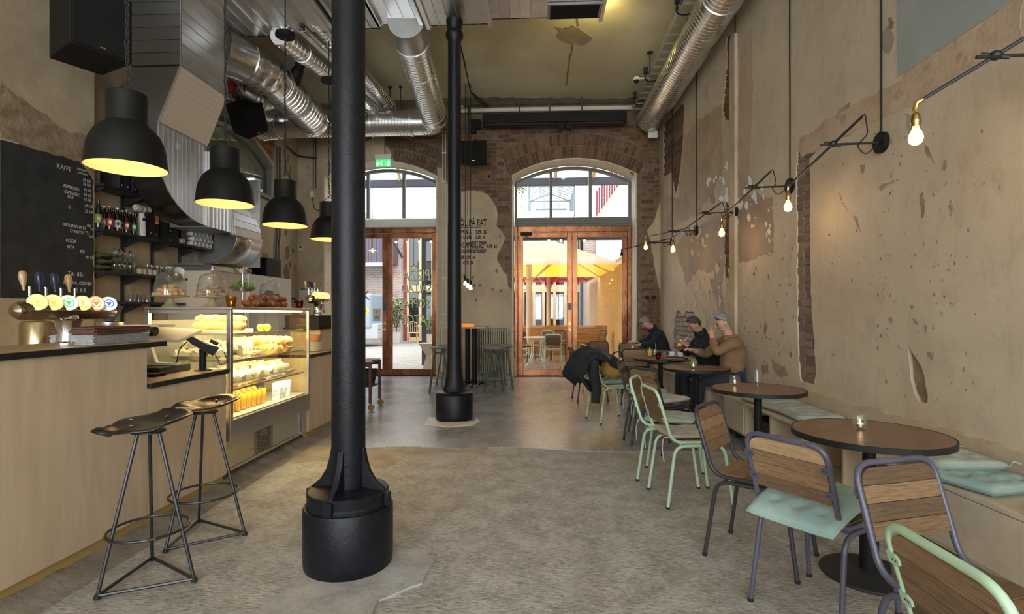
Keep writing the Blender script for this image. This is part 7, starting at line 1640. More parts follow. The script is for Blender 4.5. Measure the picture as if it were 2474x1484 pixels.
# brick house with pine windows across the courtyard
YH = 24.5; t = thing('brick_building', 'brick house with red posts and big pine-framed windows across the courtyard', 'building')
xp = PY(978, 700, YH).x; xq = PY(943, 700, YH).x
mb = MB(); mb.box(-30, xp-.06, YH, YH+.4, GZ, 5.5); obj('brick_wall', mb, fac, t, smooth=False)
mb = MB(); mb.box(-30, 12, YH+3, YH+3.2, GZ, 5.5); obj('interior_wall', mb, shopin, t, smooth=False)
mb = MB(); mb.box(xp-.06, xp+.10, YH-.05, YH+.3, GZ, 5.5); obj('red_post', mb, redp, t, smooth=False)
zb_, zm0, zm1 = PY(1000, 815, YH).z, PY(1000, 706, YH).z, PY(1000, 690, YH).z
def winrow(x0, posts, pw=.13):
    for x in posts: mb = MB(); mb.box(x-pw/2, x+pw/2, YH-.03, YH+.12, zb_, 5.4); obj('window_post', mb, pine, t, smooth=False)
pl = [PY(u, 700, YH).x for u in (985, 1015, 1046)]; pr_ = [PY(u, 700, YH).x for u in (1262, 1290, 1313, 1340, 1366, 1392)]
winrow(0, pl+[pl[-1]+.62*(k+1) for k in range(4)]); winrow(0, pr_)
X0, X1 = xp+.1, PY(1400, 700, YH).x
for z0, z1 in ((zb_-.25, zb_), (zm0, zm1), (5.35, 5.55)): mb = MB(); mb.box(X0, X1, YH-.02, YH+.12, z0, z1); obj('window_rail', mb, pine, t, smooth=False)
ps = sorted(pl+[pl[-1]+.62*(k+1) for k in range(4)]+pr_)
for a, b in zip(ps, ps[1:]):
    for z0, z1 in ((zb_, zm0), (zm1, 5.35)): mb = MB(); mb.box(a+.06, b-.06, YH+.04, YH+.05, z0, z1); obj('pane', mb, darkg, t, smooth=False)
mb = MB(); mb.box(X1, 3.2, YH-.05, YH+.4, GZ, 5.5); obj('brick_wall', mb, fac, t, smooth=False)
mb = MB(); mb.box(-30, 3.2, YH-.1, YH+.5, 5.50, 5.62); obj('cornice', mb, white, t, smooth=False)
a = PY(1405, 700, YH-.1).x; mb = MB(); mb.cyl(.06, GZ, 5.5, 12, T(a, YH-.12, 0)); obj('downpipe', mb, matt_black, t)
# corrugated canopy with a lamp left of it
z0 = PY(900, 637, YH-1.2).z; t = thing('corrugated_canopy', 'dark violet corrugated canopy with pale gutter on the brick house', 'canopy'); xr_ = PY(920, 640, YH-1.2).x; xr2 = PY(944, 640, YH-1.2).x
mb = MB()
for i in range(60): mb.box(xr2-.12*(i+1), xr2-.12*(i+1)+.08, YH-1.22, YH-1.18, z0, z0+1.6)
mb.box(xr2-7.3, xr2, YH-1.2, YH, z0, z0+1.6); obj('cladding', mb, mat('violet_cladding', (.11, .085, .11), .6), t, smooth=False, kind='stuff')
mb = MB(); mb.box(xr2-7.3, xr2+.05, YH-1.32, YH-1.2, z0-.12, z0+.03); obj('gutter', mb, white, t, smooth=False)
p = PY(900, 607, 21.0); t = thing('courtyard_lamp', 'small shaded lamp hanging in the courtyard seen through the left pane', 'lamp', tuple(p)); mb = MB(); mb.lathe([(.03, .12), (.04, .06), (.24, .0), (.235, .0), (.03, .055)], 18); obj('shade', mb, mat('copper_shade', (.6, .3, .15), .4), t); mb = MB(); mb.ball((0, 0, .0), .05); obj('bulb', mb, emat('yard_bulb', (1, .6, .25), 8), t); mb = MB(); mb.tube([(0, 0, .1), (0, 0, 2.6)], .012, 6); obj('cord', mb, rubber, t)
# courtyard furniture and plants
def plant(lab, x, y, h, r, trunk, n, leaf, seed, pot, base=GZ):
    t = thing('potted_plant', lab, 'plant', (x, y, base)); rdd = random.Random(seed); ph = pot[1]
    mb = MB()
    if pot[0] == 'box': k = [(-.22, -.2), (.22, -.2), (.22, .2), (-.22, .2)]; mb.add([(a*.85, b*.85, 0) for a, b in k]+[(a, b, ph) for a, b in k], [(3, 2, 1, 0), (0, 1, 5, 4), (1, 2, 6, 5), (2, 3, 7, 6), (3, 0, 4, 7), (4, 5, 6, 7)])
    else: mb.lathe([(.0, 0), (.15, 0), (.2, ph), (0, ph-.02)], 16)
    obj('pot', mb, white if pot[0] == 'box' else mat('clay_pot_%d' % seed, (.42, .33, .28), .7), t, smooth=False)
    mb = MB(); mb.tube([(0, 0, ph), (.03, .02, ph+trunk*.5), (0, 0, ph+trunk+.1)], [.022, .018, .012], 7)
    for k in range(5): a = k*1.3; mb.tube([(0, 0, ph+trunk*.8), (r*.5*cos(a), r*.5*sin(a), ph+trunk+h*.35), (r*.8*cos(a), r*.8*sin(a), ph+trunk+h*.6)], [.012, .008, .004], 5)
    obj('stem', mb, mat('bark_%d' % seed, (.16, .11, .07), .9), t)
    mb = MB()
    for i in range(n):
        d = Vector((rdd.gauss(0, 1), rdd.gauss(0, 1), rdd.gauss(0, 1))).normalized()*rdd.random()**.4; q = Vector((d.x*r, d.y*r, ph+trunk+h*.5+d.z*h*.5)); s = leaf*rdd.uniform(.7, 1.3)
        Q = T(*q)@RZ(rdd.uniform(0, 6.28))@RY(rdd.uniform(-1, 1))@RX(rdd.uniform(-.6, .6)); mb.add([(0, 0, 0), (s*.5, s*.28, .01), (s*1.1, 0, 0), (s*.5, -s*.28, .01)], [(0, 1, 2), (0, 2, 3)], Q)
    obj('foliage', mb, mat('leaf_%d' % seed, (.06, .11, .035), .5, col2=(.16, .22, .07), scale=9), t, smooth=False, kind='stuff')
p = PZ(957, 829, GZ); plant('bushy green plant in a white box pot against the courtyard brick wall', p.x, p.y, 1.45, .40, .15, 520, .12, 3, ('box', .46))
p = PZ(913, 833, GZ); plant('sparse plant in a white box pot left of the door post in the courtyard', p.x+.1, p.y+.9, .9, .3, .2, 120, .1, 4, ('box', .5))
p = PZ(1041, 832, GZ); plant('pale leafy plant in a clay pot right of the wicker chair', p.x, p.y, .75, .28, .08, 320, .09, 5, ('clay', .42))
p = PZ(998, 829, GZ); t = thing('wicker_armchair', 'pale wicker armchair in the courtyard', 'chair', tuple(p), R(-70)); wk = mat('pale_rattan', (.62, .46, .24), .6)
mb = MB(); mb.lathe([(0, .42), (.25, .42), (.27, .44), (.25, .46), (0, .465)], 18); obj('seat', mb, wk, t)
for i in range(4): a = pi/4+i*pi/2; mb = MB(); mb.tube([(.22*cos(a), .22*sin(a), .43), (.26*cos(a), .26*sin(a), 0)], .02, 7); obj('leg', mb, wk, t)
mb = MB(); mb.tube([(.24*cos(a)-.02, .26*sin(a), .70+.22*max(0, -cos(a))) for a in [R(50)+i*R(260)/16 for i in range(17)]], .022, 7); obj('arm_rail', mb, wk, t)
for i in range(11):
    a = R(70)+i*R(220)/10; mb = MB(); mb.tube([(.23*cos(a), .23*sin(a), .44), (.24*cos(a)-.02, .26*sin(a), .70+.22*max(0, -cos(a)))], .009, 5); obj('spindle', mb, wk, t)
p = PZ(1022, 827, GZ); t = thing('courtyard_table', 'small round pale table beside the wicker armchair', 'table', tuple(p)); mb = MB(); mb.cyl(.35, .70, .74, 24); obj('top', mb, pine, t); mb = MB(); mb.cyl(.04, .04, .70, 12); mb.lathe([(0, 0), (.26, 0), (.1, .05), (0, .06)], 16); obj('pedestal', mb, matt_black, t)
p = PZ(1033, 893, GZ); t = thing('hourglass_stool', 'cream hourglass-shaped stool standing outside the left door', 'stool', (p.x, p.y+.15, GZ)); mb = MB(); k = ((-1, -1), (1, -1), (1, 1), (-1, 1)); vs = []
for w_, z in ((.13, 0), (.05, .30), (.055, .32), (.20, .60), (.19, .605)): vs += [(x*w_, y*w_, z) for x, y in k]
mb.add(vs, [(3, 2, 1, 0), (16, 17, 18, 19)]+[(4*i+j, 4*i+(j+1) % 4, 4*i+4+(j+1) % 4, 4*i+4+j) for i in range(4) for j in range(4)]); obj('body', mb, mat('cream_concrete', (.55, .46, .34), .7), t, smooth=False)
t = thing('parked_van', 'grey-blue parked van with a yellow flower mark, seen at the edge of the front column', 'van'); y0 = 20.0; xr3 = PY(897, 760, y0).x; xw = PY(893, 800, y0).x
mb = MB(); mb.box(xr3-4.4, xr3, y0, y0+1.9, .75, 2.1); obj('body', mb, mat('grey_blue_van', (.30, .36, .45), .35), t, smooth=False, bevel=.08)
mb = MB(); mb.box(xr3-4.4, xr3+.25, y0+.05, y0+1.85, .35, .95); obj('bumper', mb, mat('silver_bumper', (.45, .46, .48), .4), t, smooth=False, bevel=.05)
mb = MB(); mb.cyl(.36, -.12, .12, 24, T(xr3-.75, y0+.05, .41)@RX(pi/2)); obj('wheel', mb, rubber, t)
mb = MB()
for i in range(8): mb.box(.02, .2, -.03, .03, 0, .004, frame((xr3-.25, y0-.001, 1.42), (1, 0, 0), (0, 0, 1))@RZ(i*pi/4))
obj('flower_mark', mb, mat('yellow_mark', (.8, .55, .03), .5), t, smooth=False)
MV = frame((xr3-.10, y0-.002, 1.9), (1, 0, 0), (0, 0, 1)); text('letter_mark', 'K', .5, MV@T(-.28, -.05, 0), ink, t, depth=.002)
# notice on the left pane of the left door
a, b = PY(901, 774, YD-.03), PY(919, 747, YD-.03); t = thing('door_notice', 'small cream notice with an exclamation mark on the left door glass', 'notice')
mb = MB(); mb.box(a.x, b.x, YD-.0185, YD-.0125, a.z, b.z); obj('sheet', mb, mat('notice_cream', (.62, .58, .45), .7), t, smooth=False)
mb = MB(); mb.box(a.x, b.x, YD-.0195, YD-.0186, a.z-.01, a.z); mb.box(a.x, b.x, YD-.0195, YD-.0186, b.z, b.z+.01); obj('border', mb, ink, t, smooth=False, kind='stuff')
text('mark', '!', .11, frame(((a.x+b.x)/2-.015, YD-.0187, (a.z+b.z)/2+.01), (1, 0, 0), (0, 0, 1)), ink, t, depth=.0004)
mb = MB()
for k in range(3): mb.box(a.x+.03, b.x-.03, YD-.0189, YD-.0186, a.z+.03+.02*k, a.z+.038+.02*k)
obj('small_print', mb, ink, t, smooth=False, kind='stuff')
# pergola with string lights
t = thing('pergola', 'dark steel pergola beam with rafters over the terrace', 'pergola'); pb = mat('blackened_beam', (.05, .05, .065), .6)
z0, z1 = PY(1385, 446, 14.2).z, PY(1385, 430, 14.2).z
mb = MB(); mb.box(-7, 2.6, 14.15, 14.35, z0, z1); obj('beam', mb, pb, t, smooth=False)
for u0, u1 in ((966, 960), (1342, 1348), (1434, 1440)): a = PY(u0, 446, 14.2); b = PY(u1, 400, 12.6); mb = MB(); mb.tube([(a.x, 14.2, z1), (b.x, 11.8, z1+.9)], .05, 6); obj('rafter', mb, pine, t)
for x in (-6.9, 2.5): mb = MB(); mb.box(x-.06, x+.06, 14.2, 14.32, GZ, z0); obj('post', mb, pb, t, smooth=False)
z2 = PY(1380, 580, 13.2).z
mb = MB(); mb.box(-2.9, 2.2, 13.2, 13.3, z2, z2+.10); obj('lower_beam', mb, pb, t, smooth=False)
for x in (-2.85, 2.15): mb = MB(); mb.box(x-.05, x+.05, 13.2, 13.3, GZ, z2); obj('lower_post', mb, pb, t, smooth=False)
a, b = PY(951, 586, 13.25), PY(972, 622, 13.25); mb = MB(); mb.tube([a, b], .035, 6); obj('brace', mb, pb, t)
first = None
for u, v in ((957, 583), (985, 583), (1013, 582), (1041, 582), (1326, 580), (1355, 580), (1412, 580)):
    p = PY(u, v, 13.18)
    if first is None:
        first = t = thing('string_bulb', 'glowing bulb hanging from the terrace beam', 'lamp', tuple(p), 0, 'bulbs under the terrace beam'); mb = MB(); mb.ball((0, 0, -.02), .03, 10, 6); obj('bulb', mb, emat('string_bulb', (1, .6, .25), 10), t); mb = MB(); mb.cyl(.016, 0, .08, 8); obj('holder', mb, matt_black, t)
    else: dup(first, tuple(p))
# parasols
def canvas(name, c):
    m = bpy.data.materials.new(name); m.use_nodes = True; tt = m.node_tree; tt.nodes.clear(); o_ = nd(tt, 'ShaderNodeOutputMaterial'); d = nd(tt, 'ShaderNodeBsdfDiffuse'); d.inputs[0].default_value = (*[.35*q+.62 if name != 'red_canvas' else q for q in c], 1); r_ = nd(tt, 'ShaderNodeBsdfTranslucent'); r_.inputs[0].default_value = (*c, 1); x = nd(tt, 'ShaderNodeMixShader'); x.inputs[0].default_value = .5
    tt.links.new(d.outputs[0], x.inputs[1]); tt.links.new(r_.outputs[0], x.inputs[2]); tt.links.new(x.outputs[0], o_.inputs[0]); return m
def parasol(lab, x, y, hw, ze, za, m, hd=None, val=.18):
    hd = hd or hw
    t = thing('parasol', lab, 'parasol', (x, y, GZ)); e, a = ze-GZ, za-GZ; cs = [(-hw, -hd), (hw, -hd), (hw, hd), (-hw, hd)]
    mb = MB(); mb.add([(0, 0, a)]+[(p, q, e) for p, q in cs], [(0, 1+i, 1+(i+1) % 4) for i in range(4)]); obj('canopy', mb, m, t, smooth=False)
    mb = MB(); mb.cyl(.085, .05, a-.05, 14); obj('pole', mb, pine, t); mb = MB(); mb.box(-.5, .5, -.5, .5, 0, .06); obj('base', mb, greyframe, t, smooth=False)
    for k in range(8):
        c = cs[k//2]; q = c if k % 2 == 0 else ((cs[k//2][0]+cs[(k//2+1) % 4][0])/2, (cs[k//2][1]+cs[(k//2+1) % 4][1])/2)
        mb = MB(); mb.tube([(0, 0, a-.03), (q[0]*.995, q[1]*.995, e-.02)], .02, 6); rb = obj('rib', mb, pine, t); mb = MB(); mb.tube([(.09*q[0]/hw, .09*q[1]/hd, e-.25), (q[0]*.45, q[1]*.45, e+(a-e)*.55-.03)], .014, 6); obj('strut', mb, pine, rb)
    mb = MB(); mb.cyl(.12, e-.30, e-.2, 14); obj('hub', mb, pine, t)
    return t
parasol('big yellow parasol over the terrace outside the right door', -.27, 15.9, 2.4, 2.58, 3.75, canvas('yellow_canvas', (.95, .52, .01)))
parasol('dark red parasol beyond the yellow one on the terrace', .40, 20.4, 1.6, 2.62, 3.5, canvas('red_canvas', (.33, .02, .03)))
parasol('pale cream parasol far back by the pine windows', -1.4, 23.2, .95, 2.35, 2.9, canvas('cream_canvas', (.8, .7, .45)))
# chipboard wall beside the terrace
t = thing('chipboard_wall', 'tall golden chipboard wall along the right of the terrace', 'wall panel'); osb = mat('chipboard', (.50, .30, .115), .8, col2=(.66, .46, .22), scale=16, detail=4, stretch=(1, 1, 1.5), ramp=(.4, .6))
for i in range(9): y = 11.75+1.25*i; mb = MB(); mb.box(2.10, 2.16, y+.004, y+1.246, GZ, 2.75); obj('panel', mb, osb, t, smooth=False)
mb = MB(); mb.box(2.08, 2.18, 11.75, 23, 2.75, 2.80); obj('cap_rail', mb, pine, t, smooth=False); mb = MB(); mb.box(2.085, 2.10, 11.75, 23, GZ, .85); obj('skirt_board', mb, osb, t, smooth=False)
mb = MB(); mb.box(2.6, 3.0, 11.6, 24.3, GZ, 5.0); o = obj('white_side_house', mb, mat('white_render', (.72, .70, .67), .8), None, smooth=False); tag(o, 'white rendered side wall above the chipboard wall', 'building')
# terrace bench and chairs
t = thing('terrace_bench', 'wooden bench with a high plank back across the terrace', 'bench'); tw = mat('terrace_plank', (.30, .15, .055), .6, col2=(.42, .23, .09), scale=4, stretch=(1, 6, 8), rand=.2)
yb_ = 17.0; a, b = PY(1225, 800, yb_).x, PY(1460, 800, yb_).x; zt_ = PY(1350, 786, yb_).z
for k in range(5): z = GZ+.30+(zt_-GZ-.30)*k/5; mb = MB(); mb.box(a, b, yb_, yb_+.04, z+.002, z+(zt_-GZ-.30)/5-.002); obj('back_plank', mb, tw, t, smooth=False)
mb = MB(); mb.box(a, b, yb_-.45, yb_, GZ+.40, GZ+.45); obj('seat', mb, tw, t, smooth=False); mb = MB(); mb.box(a, b, yb_-.42, yb_-.38, GZ, GZ+.40); obj('front_board', mb, tw, t, smooth=False); mb = MB(); mb.box(b-.05, b, yb_-.5, yb_+.04, GZ, zt_); obj('side_board', mb, tw, t, smooth=False)
yel = mat('ochre_frame', (.42, .28, .06), .45)
for k, x, y, aa, lab in (('mint', .33, 12.35, 92, 'mint green chair outside the right door with its back to the glass'), ('mint', -.48, 12.5, 20, 'mint green chair at the left edge of the right door outside'), ('dark', -.35, 13.7, -60, 'charcoal chair outside behind the white table'), ('dark', .55, 14.6, -95, 'charcoal chair under the yellow parasol facing the door'),
        ('mint', .12, 14.2, -120, 'mint green chair under the yellow parasol behind the white table'), ('dark', 1.55, 14.9, 200, 'charcoal chair outside by the chipboard wall')):
    t = dup(CH[k], (x, y, GZ+.006), R(aa)); t['label'] = lab; t['group'] = 'terrace chairs'
t = thing('terrace_table', 'white table with curved legs outside the right door', 'table', (-.02, 13.0, GZ+.006))
for k in range(9): x = -.30+.0667*k; w_ = sqrt(max(.02, .32**2-(x+.033)**2)); mb = MB(); mb.box(x, x+.055, -w_, w_, .70, .718); obj('slat', mb, white, t, smooth=False)
mb = MB(); mb.tube([(.32*cos(q), .32*sin(q), .705) for q in [i*pi/16 for i in range(32)]], .014, 6, closed=True); obj('rim', mb, white, t)
for i in range(4): q = i*pi/2+.6; mb = MB(); mb.tube([(.24*cos(q)*(1-2.2*f*(1-f))+.10*cos(q)*f, .24*sin(q)*(1-2.2*f*(1-f))+.10*sin(q)*f, .69*(1-f)+.0) for f in [k/10 for k in range(11)]], .014, 7); obj('leg', mb, white, t)
t = thing('terrace_table', 'small wooden table under the yellow parasol outside', 'table', (1.05, 15.2, GZ+.006)); mb = MB(); mb.box(-.35, .35, -.3, .3, .70, .73); obj('top', mb, tw, t, smooth=False); mb = MB(); mb.cyl(.035, .03, .7, 12); mb.cyl(.22, 0, .03, 20); obj('pedestal', mb, matt_black, t)
# roof terrace far behind: greenhouse, tree, brick gable, red pickets
t = thing('greenhouse', 'steel-framed greenhouse standing on the roof behind', 'greenhouse'); gf = mat('grey_green_steel', (.17, .20, .21), .5); YG = 30.0
a, b = PY(1278, 522, YG), PY(1388, 450, YG); mx_ = (a.x+b.x)/2; zr_ = PY(1330, 430, YG).z
def bar(name, p, q, r=.05): mb = MB(); mb.tube([p, q], r, 6); obj(name, mb, gf, t)
for y, dz in ((YG, 0), (YG+4, 0)):
    for x in (a.x, b.x): bar('post', (x, y, a.z), (x, y, b.z))
    bar('eave', (a.x, y, b.z), (b.x, y, b.z)); bar('rafter', (a.x, y, b.z), (mx_, y, zr_)); bar('rafter', (b.x, y, b.z), (mx_, y, zr_))
for f in (.33, .66): bar('mullion', (a.x+(b.x-a.x)*f, YG, a.z), (a.x+(b.x-a.x)*f, YG, b.z), .03)
for x, z in ((a.x, b.z), (b.x, b.z), (mx_, zr_), (a.x, a.z), (b.x, a.z), ((a.x+mx_)/2, (b.z+zr_)/2), ((b.x+mx_)/2, (b.z+zr_)/2)): bar('purlin', (x, YG, z), (x, YG+4, z), .035)
for k in range(1, 6): bar('glazing_bar', (a.x, YG+.7*k, b.z), (mx_, YG+.7*k, zr_), .025); bar('glazing_bar', (b.x, YG+.7*k, b.z), (mx_, YG+.7*k, zr_), .025); bar('glazing_bar', (b.x, YG+.7*k, b.z), (b.x, YG+.7*k, a.z), .025)
mb = MB(); mb.box(-12, 1.9, 28.6, 40, a.z-.5, a.z-.02); o = obj('roof_deck', mb, white, t, smooth=False)
mb = MB(); mb.box(-12, 1.9, YH+.6, 40, 5.4, 5.5); obj('roof_base', mb, white, t, smooth=False)
bar('bench_rail', (mx_-.9, YG+1, a.z+.55), (mx_+.9, YG+1, a.z+.55), .06); bar('bench_rail', (mx_-.9, YG+1, a.z+.25), (mx_+.9, YG+1, a.z+.25), .05)
p = PY(1260, 522, YG-.6); plant('small round-headed tree on the roof beside the greenhouse', p.x, YG-.6, .95, .36, .75, 380, .12, 8, ('clay', .3), base=a.z-.02)
t = thing('brick_gable', 'pale brick gable wall behind the roof terrace at the right', 'building'); q = PY(1396, 522, 29.5), PY(1475, 400, 29.5)
mb = MB(); mb.box(q[0].x, q[0].x+9, 29.5, 30, 6.0, 12.5); obj('wall', mb, brickmat('pale_gable_brick', (.62, .50, .46), (.74, .66, .62), (.74, .70, .66), 1.0, .5, .16, map_rot=(pi/2, 0, 0)), t, smooth=False)
t = thing('red_stair', 'stair with dark red pickets climbing past the brick gable', 'stair'); p0, p1 = PY(1442, 527, 27.0), PY(1500, 445, 27.0); dv = (p1-p0)
mb = MB(); mb.tube([p0, p1+dv*.3], .07, 6); obj('stringer', mb, pine, t)
for k in range(12): c = p0+dv*(k/9.5)+Vector((0, 0, .05)); mb = MB(); mb.box(c.x-.04, c.x+.04, 26.98, 27.02, c.z, c.z+1.3); obj('picket', mb, mat('picket_red', (.16, .02, .03), .6) if k == 0 else bpy.data.materials['picket_red'], t, smooth=False)
# ---------------------------------------------------------------- people
def skin(name, verts, edges, radii, m, parent, sub=2, root=0, label=None):
    me = bpy.data.meshes.new(name); me.from_pydata([tuple(v) for v in verts], edges, []); o = bpy.data.objects.new(name, me); COL.objects.link(o)
    o.parent = parent; me.materials.append(m)
    o.modifiers.new('skin', 'SKIN'); me.skin_vertices or None
    sv = me.skin_vertices[0].data
    for i, r in enumerate(radii): sv[i].radius = (r, r) if not isinstance(r, tuple) else r
    sv[root].use_root = True
    o.modifiers['skin'].use_smooth_shade = True
    s = o.modifiers.new('sub', 'SUBSURF'); s.levels = sub; s.render_levels = sub
    if label: o['label'] = label
    return o
class SK:
    def __init__(s): s.v = []; s.e = []; s.r = []
    def chain(s, pts, start=None):
        p = start
        for c, r in pts:
            s.v.append(Vector(c)); s.r.append(r); i = len(s.v)-1
            if p is not None: s.e.append((p, i))
            p = i
        return p
def lerp(a, b, f): return Vector(a).lerp(Vector(b), f)
def person(lab, J, skin_m, top_m, leg_m, hair_m, shoe_m, hair='short', collar=None, beard=False):
    # J: pelvis, chest, neck, head (centre), face (direction), shoulders/elbows/hands, knees, ankles, toes
    t = thing('person', lab, 'person', (0, 0, 0)); V = Vector
    up = (V(J['head'])-V(J['neck'])).normalized(); fd = V(J['face']).normalized(); fd = (fd-up*fd.dot(up)*.6).normalized(); rt = fd.cross(up).normalized()
    hc = V(J['head'])
    # the body: one continuous skin, head with brow, jaw and nose, five-fingered hands
    k = SK(); pel = k.chain([(J['pelvis'], .13)]); ch = k.chain([(lerp(J['pelvis'], J['chest'], .5), .125), (J['chest'], .14)], pel)
    nk = k.chain([(J['neck'], .062), (lerp(J['neck'], hc, .45)-fd*.012, .056)], ch)
    hd = k.chain([(hc-up*.035+fd*.004, .072), (hc+up*.02-fd*.006, (.079, .088)), (hc+up*.065-fd*.01, (.070, .078))], nk)
    for s, S in ((1, 'R'), (-1, 'L')):
        sh, el, ha = V(J['sh'+S]), V(J['el'+S]), V(J['ha'+S])
        w_ = k.chain([(sh, .055), (lerp(sh, el, .5), .047), (el, .040), (lerp(el, ha, .5), .036), (lerp(el, ha, .93), .027)], ch)
        fw = (ha-el).normalized(); gd = V(J.get('curl'+S, (0, 0, -1))); side = fw.cross(gd).normalized()
        pm = k.chain([(ha+fw*.035, (.030, .018)), (ha+fw*.065, (.032, .016))], w_)
        for q, ln in ((-1.5, .058), (-.5, .07), (.5, .066), (1.5, .052)):
            b0 = ha+fw*.075+side*q*.018; k.chain([(b0, .0105), (b0+fw*ln*.5+gd*.012, .0095), (b0+fw*ln*.62+gd*(.012+ln*.45), .008)], pm)
        k.chain([(ha+fw*.03+side*.036*s, .0115), (ha+fw*.065+side*.046*s+gd*.02, .0095), (ha+fw*.09+side*.03*s+gd*.035, .008)], w_)
        hp = V(J['pelvis'])+V(J['hipdir'])*.085*s; kn, an, to = V(J['kn'+S]), V(J['an'+S]), V(J['to'+S])
        k.chain([(hp, .085), (lerp(hp, kn, .5), .075), (kn, .055), (lerp(kn, an, .35), .054), (an, .036), (lerp(an, to, .4)-V((0, 0, .015)), .034), (to, .026)], pel)
    body = skin('body', k.v, k.e, k.r, skin_m, t)
    fc = lambda f, r, u: hc+fd*f+rt*r+up*u
    HM = Matrix(((rt.x, fd.x, up.x, hc.x), (rt.y, fd.y, up.y, hc.y), (rt.z, fd.z, up.z, hc.z), (0, 0, 0, 1)))
    mb = MB(); mb.tube([fc(.076, 0, .028), fc(.086, 0, .0), fc(.096, 0, -.020), (fc(.085, 0, -.028))], [.006, .008, .012, .008], 8); mb.ball((0, 0, 0), (.052, .046, .040), 14, 8, HM@T(0, .022, -.060)); obj('face', mb, skin_m, body)
    for s in (-1, 1):
        mb = MB(); mb.ball((0, 0, 0), (.011, .006, .005), 10, 6, HM@T(s*.031, .0735, .010)); e = obj('eye', mb, eye_m, body)
        mb = MB(); mb.ball((0, 0, 0), (.022, .007, .005), 10, 6, HM@T(s*.032, .077, .030)); obj('brow', mb, hair_m, body)
        mb = MB(); mb.ball((0, 0, 0), (.009, .020, .032), 12, 8, HM@T(s*.082, -.006, .0)@RX(.2)); obj('ear', mb, skin_m, body)
    mb = MB(); mb.ball((0, 0, 0), (.024, .009, .006), 12, 6, HM@T(0, .076, -.052)); obj('mouth', mb, mat('lips_'+lab[:5], (.30, .12, .09), .6), body)
    # hair cap with an uneven hem
    mb = MB(); N, Mr = 28, 12; vs = []; fs = []
    for i in range(Mr+1):
        for j in range(N):
            a = 2*pi*j/N; front = max(0, cos(a)); hem = .60-.33*front**.6+.20*max(0, -cos(a))**.8+.02*sin(a*9+len(lab))
            th = pi*(hem*i/Mr); n_ = 1+.035*noise.noise(V((cos(a)*9, sin(a)*9, th*4)))+.04*noise.noise(V((cos(a)*3, sin(a)*3, th*3+len(lab))))
            q = 1 if th < 1.6 else 1-.10*(th-1.6)
            vs.append((.082*sin(th)**.9*sin(a)*n_*q, .088*sin(th)**.9*cos(a)*n_*q-.010, .038+.094*cos(th)*n_))
    for i in range(Mr):
        for j in range(N): fs.append((i*N+j, (i+1)*N+j, (i+1)*N+(j+1) % N, i*N+(j+1) % N))
    mb.add(vs, fs, HM); obj('hair', mb, hair_m, body, solid=.005, ang=80)
    # clothes
    k = SK(); pel = k.chain([(V(J['pelvis'])+V((0, 0, -.01)), .165)]); ch = k.chain([(lerp(J['pelvis'], J['chest'], .45), .158), (J['chest'], .165), (lerp(J['chest'], J['neck'], .62), .115), (lerp(J['chest'], J['neck'], 1.02), .075)], pel)
    for s, S in ((1, 'R'), (-1, 'L')):
        sh, el, ha = V(J['sh'+S]), V(J['el'+S]), V(J['ha'+S])
        k.chain([(sh, .078), (lerp(sh, el, .5), .066), (el, .059), (lerp(el, ha, .5), .053), (lerp(el, ha, .86), .043)], pel+2)
    obj_t = skin('jacket' if collar else 'sweater', k.v, k.e, k.r, top_m, t)
    if collar: mb = MB(); mb.lathe([(.075, -.03), (.088, .0), (.082, .045), (.076, .045), (.07, 0), (.066, -.03)], 18, align(lerp(J['chest'], J['neck'], .98), up-fd*.2)); obj('collar', mb, collar, obj_t)
    k = SK(); pel = k.chain([(V(J['pelvis'])+V((0, 0, .0)), .125)])
    for s, S in ((1, 'R'), (-1, 'L')):
        hp = V(J['pelvis'])+V(J['hipdir'])*.09*s; kn, an = V(J['kn'+S]), V(J['an'+S])
        k.chain([(hp+V((0, 0, .0)), .09), (lerp(hp, kn, .5), .092), (kn, .075), (lerp(kn, an, .5), .066), (lerp(kn, an, .92), .06)], pel)
    skin('trousers', k.v, k.e, k.r, leg_m, t)
    for S in 'RL':
        an, to = V(J['an'+S]), V(J['to'+S]); d = (to-an); d.z = 0; d.normalize(); k = SK(); zf = to.z+.004
        k.chain([((an.x-d.x*.05, an.y-d.y*.05, zf+.02), (.040, .040)), ((an.x+d.x*.05, an.y+d.y*.05, zf+.02), (.046, .040)), ((to.x, to.y, zf+.010), (.046, .032)), ((to.x+d.x*.05, to.y+d.y*.05, zf+.004), (.036, .024))])
        skin('shoe', k.v, k.e, k.r, shoe_m, t)
    return t
eye_m = mat('dark_eye', (.03, .02, .015), .2); skin_a = mat('skin_tone', (.50, .27, .18), .55, col2=(.56, .32, .22), scale=6); skin_b = mat('skin_tone_warm', (.42, .21, .13), .55, col2=(.48, .26, .17), scale=6)
grey_h = mat('silver_hair', (.13, .13, .135), .55, col2=(.32, .32, .33), scale=40, stretch=(3, 3, 1), bump=.6, bscale=120); dark_h = mat('dark_greying_hair', (.018, .016, .016), .55, col2=(.07, .065, .065), scale=30, stretch=(3, 3, 1), bump=.6, bscale=120)
navy = mat('navy_wool_jacket', (.010, .012, .019), .85, col2=(.018, .020, .029), scale=9, bump=.4, bscale=40); blackk = mat('black_jersey', (.012, .012, .013), .85, bump=.4, bscale=30); brown = mat('brown_knit', (.20, .115, .058), .9, col2=(.26, .155, .08), scale=10, bump=.7, bscale=60)
denim = mat('dark_denim', (.018, .022, .034), .8, col2=(.032, .037, .05), scale=14, bump=.3, bscale=90); shoe = mat('dark_shoe_leather', (.018, .013, .011), .4)
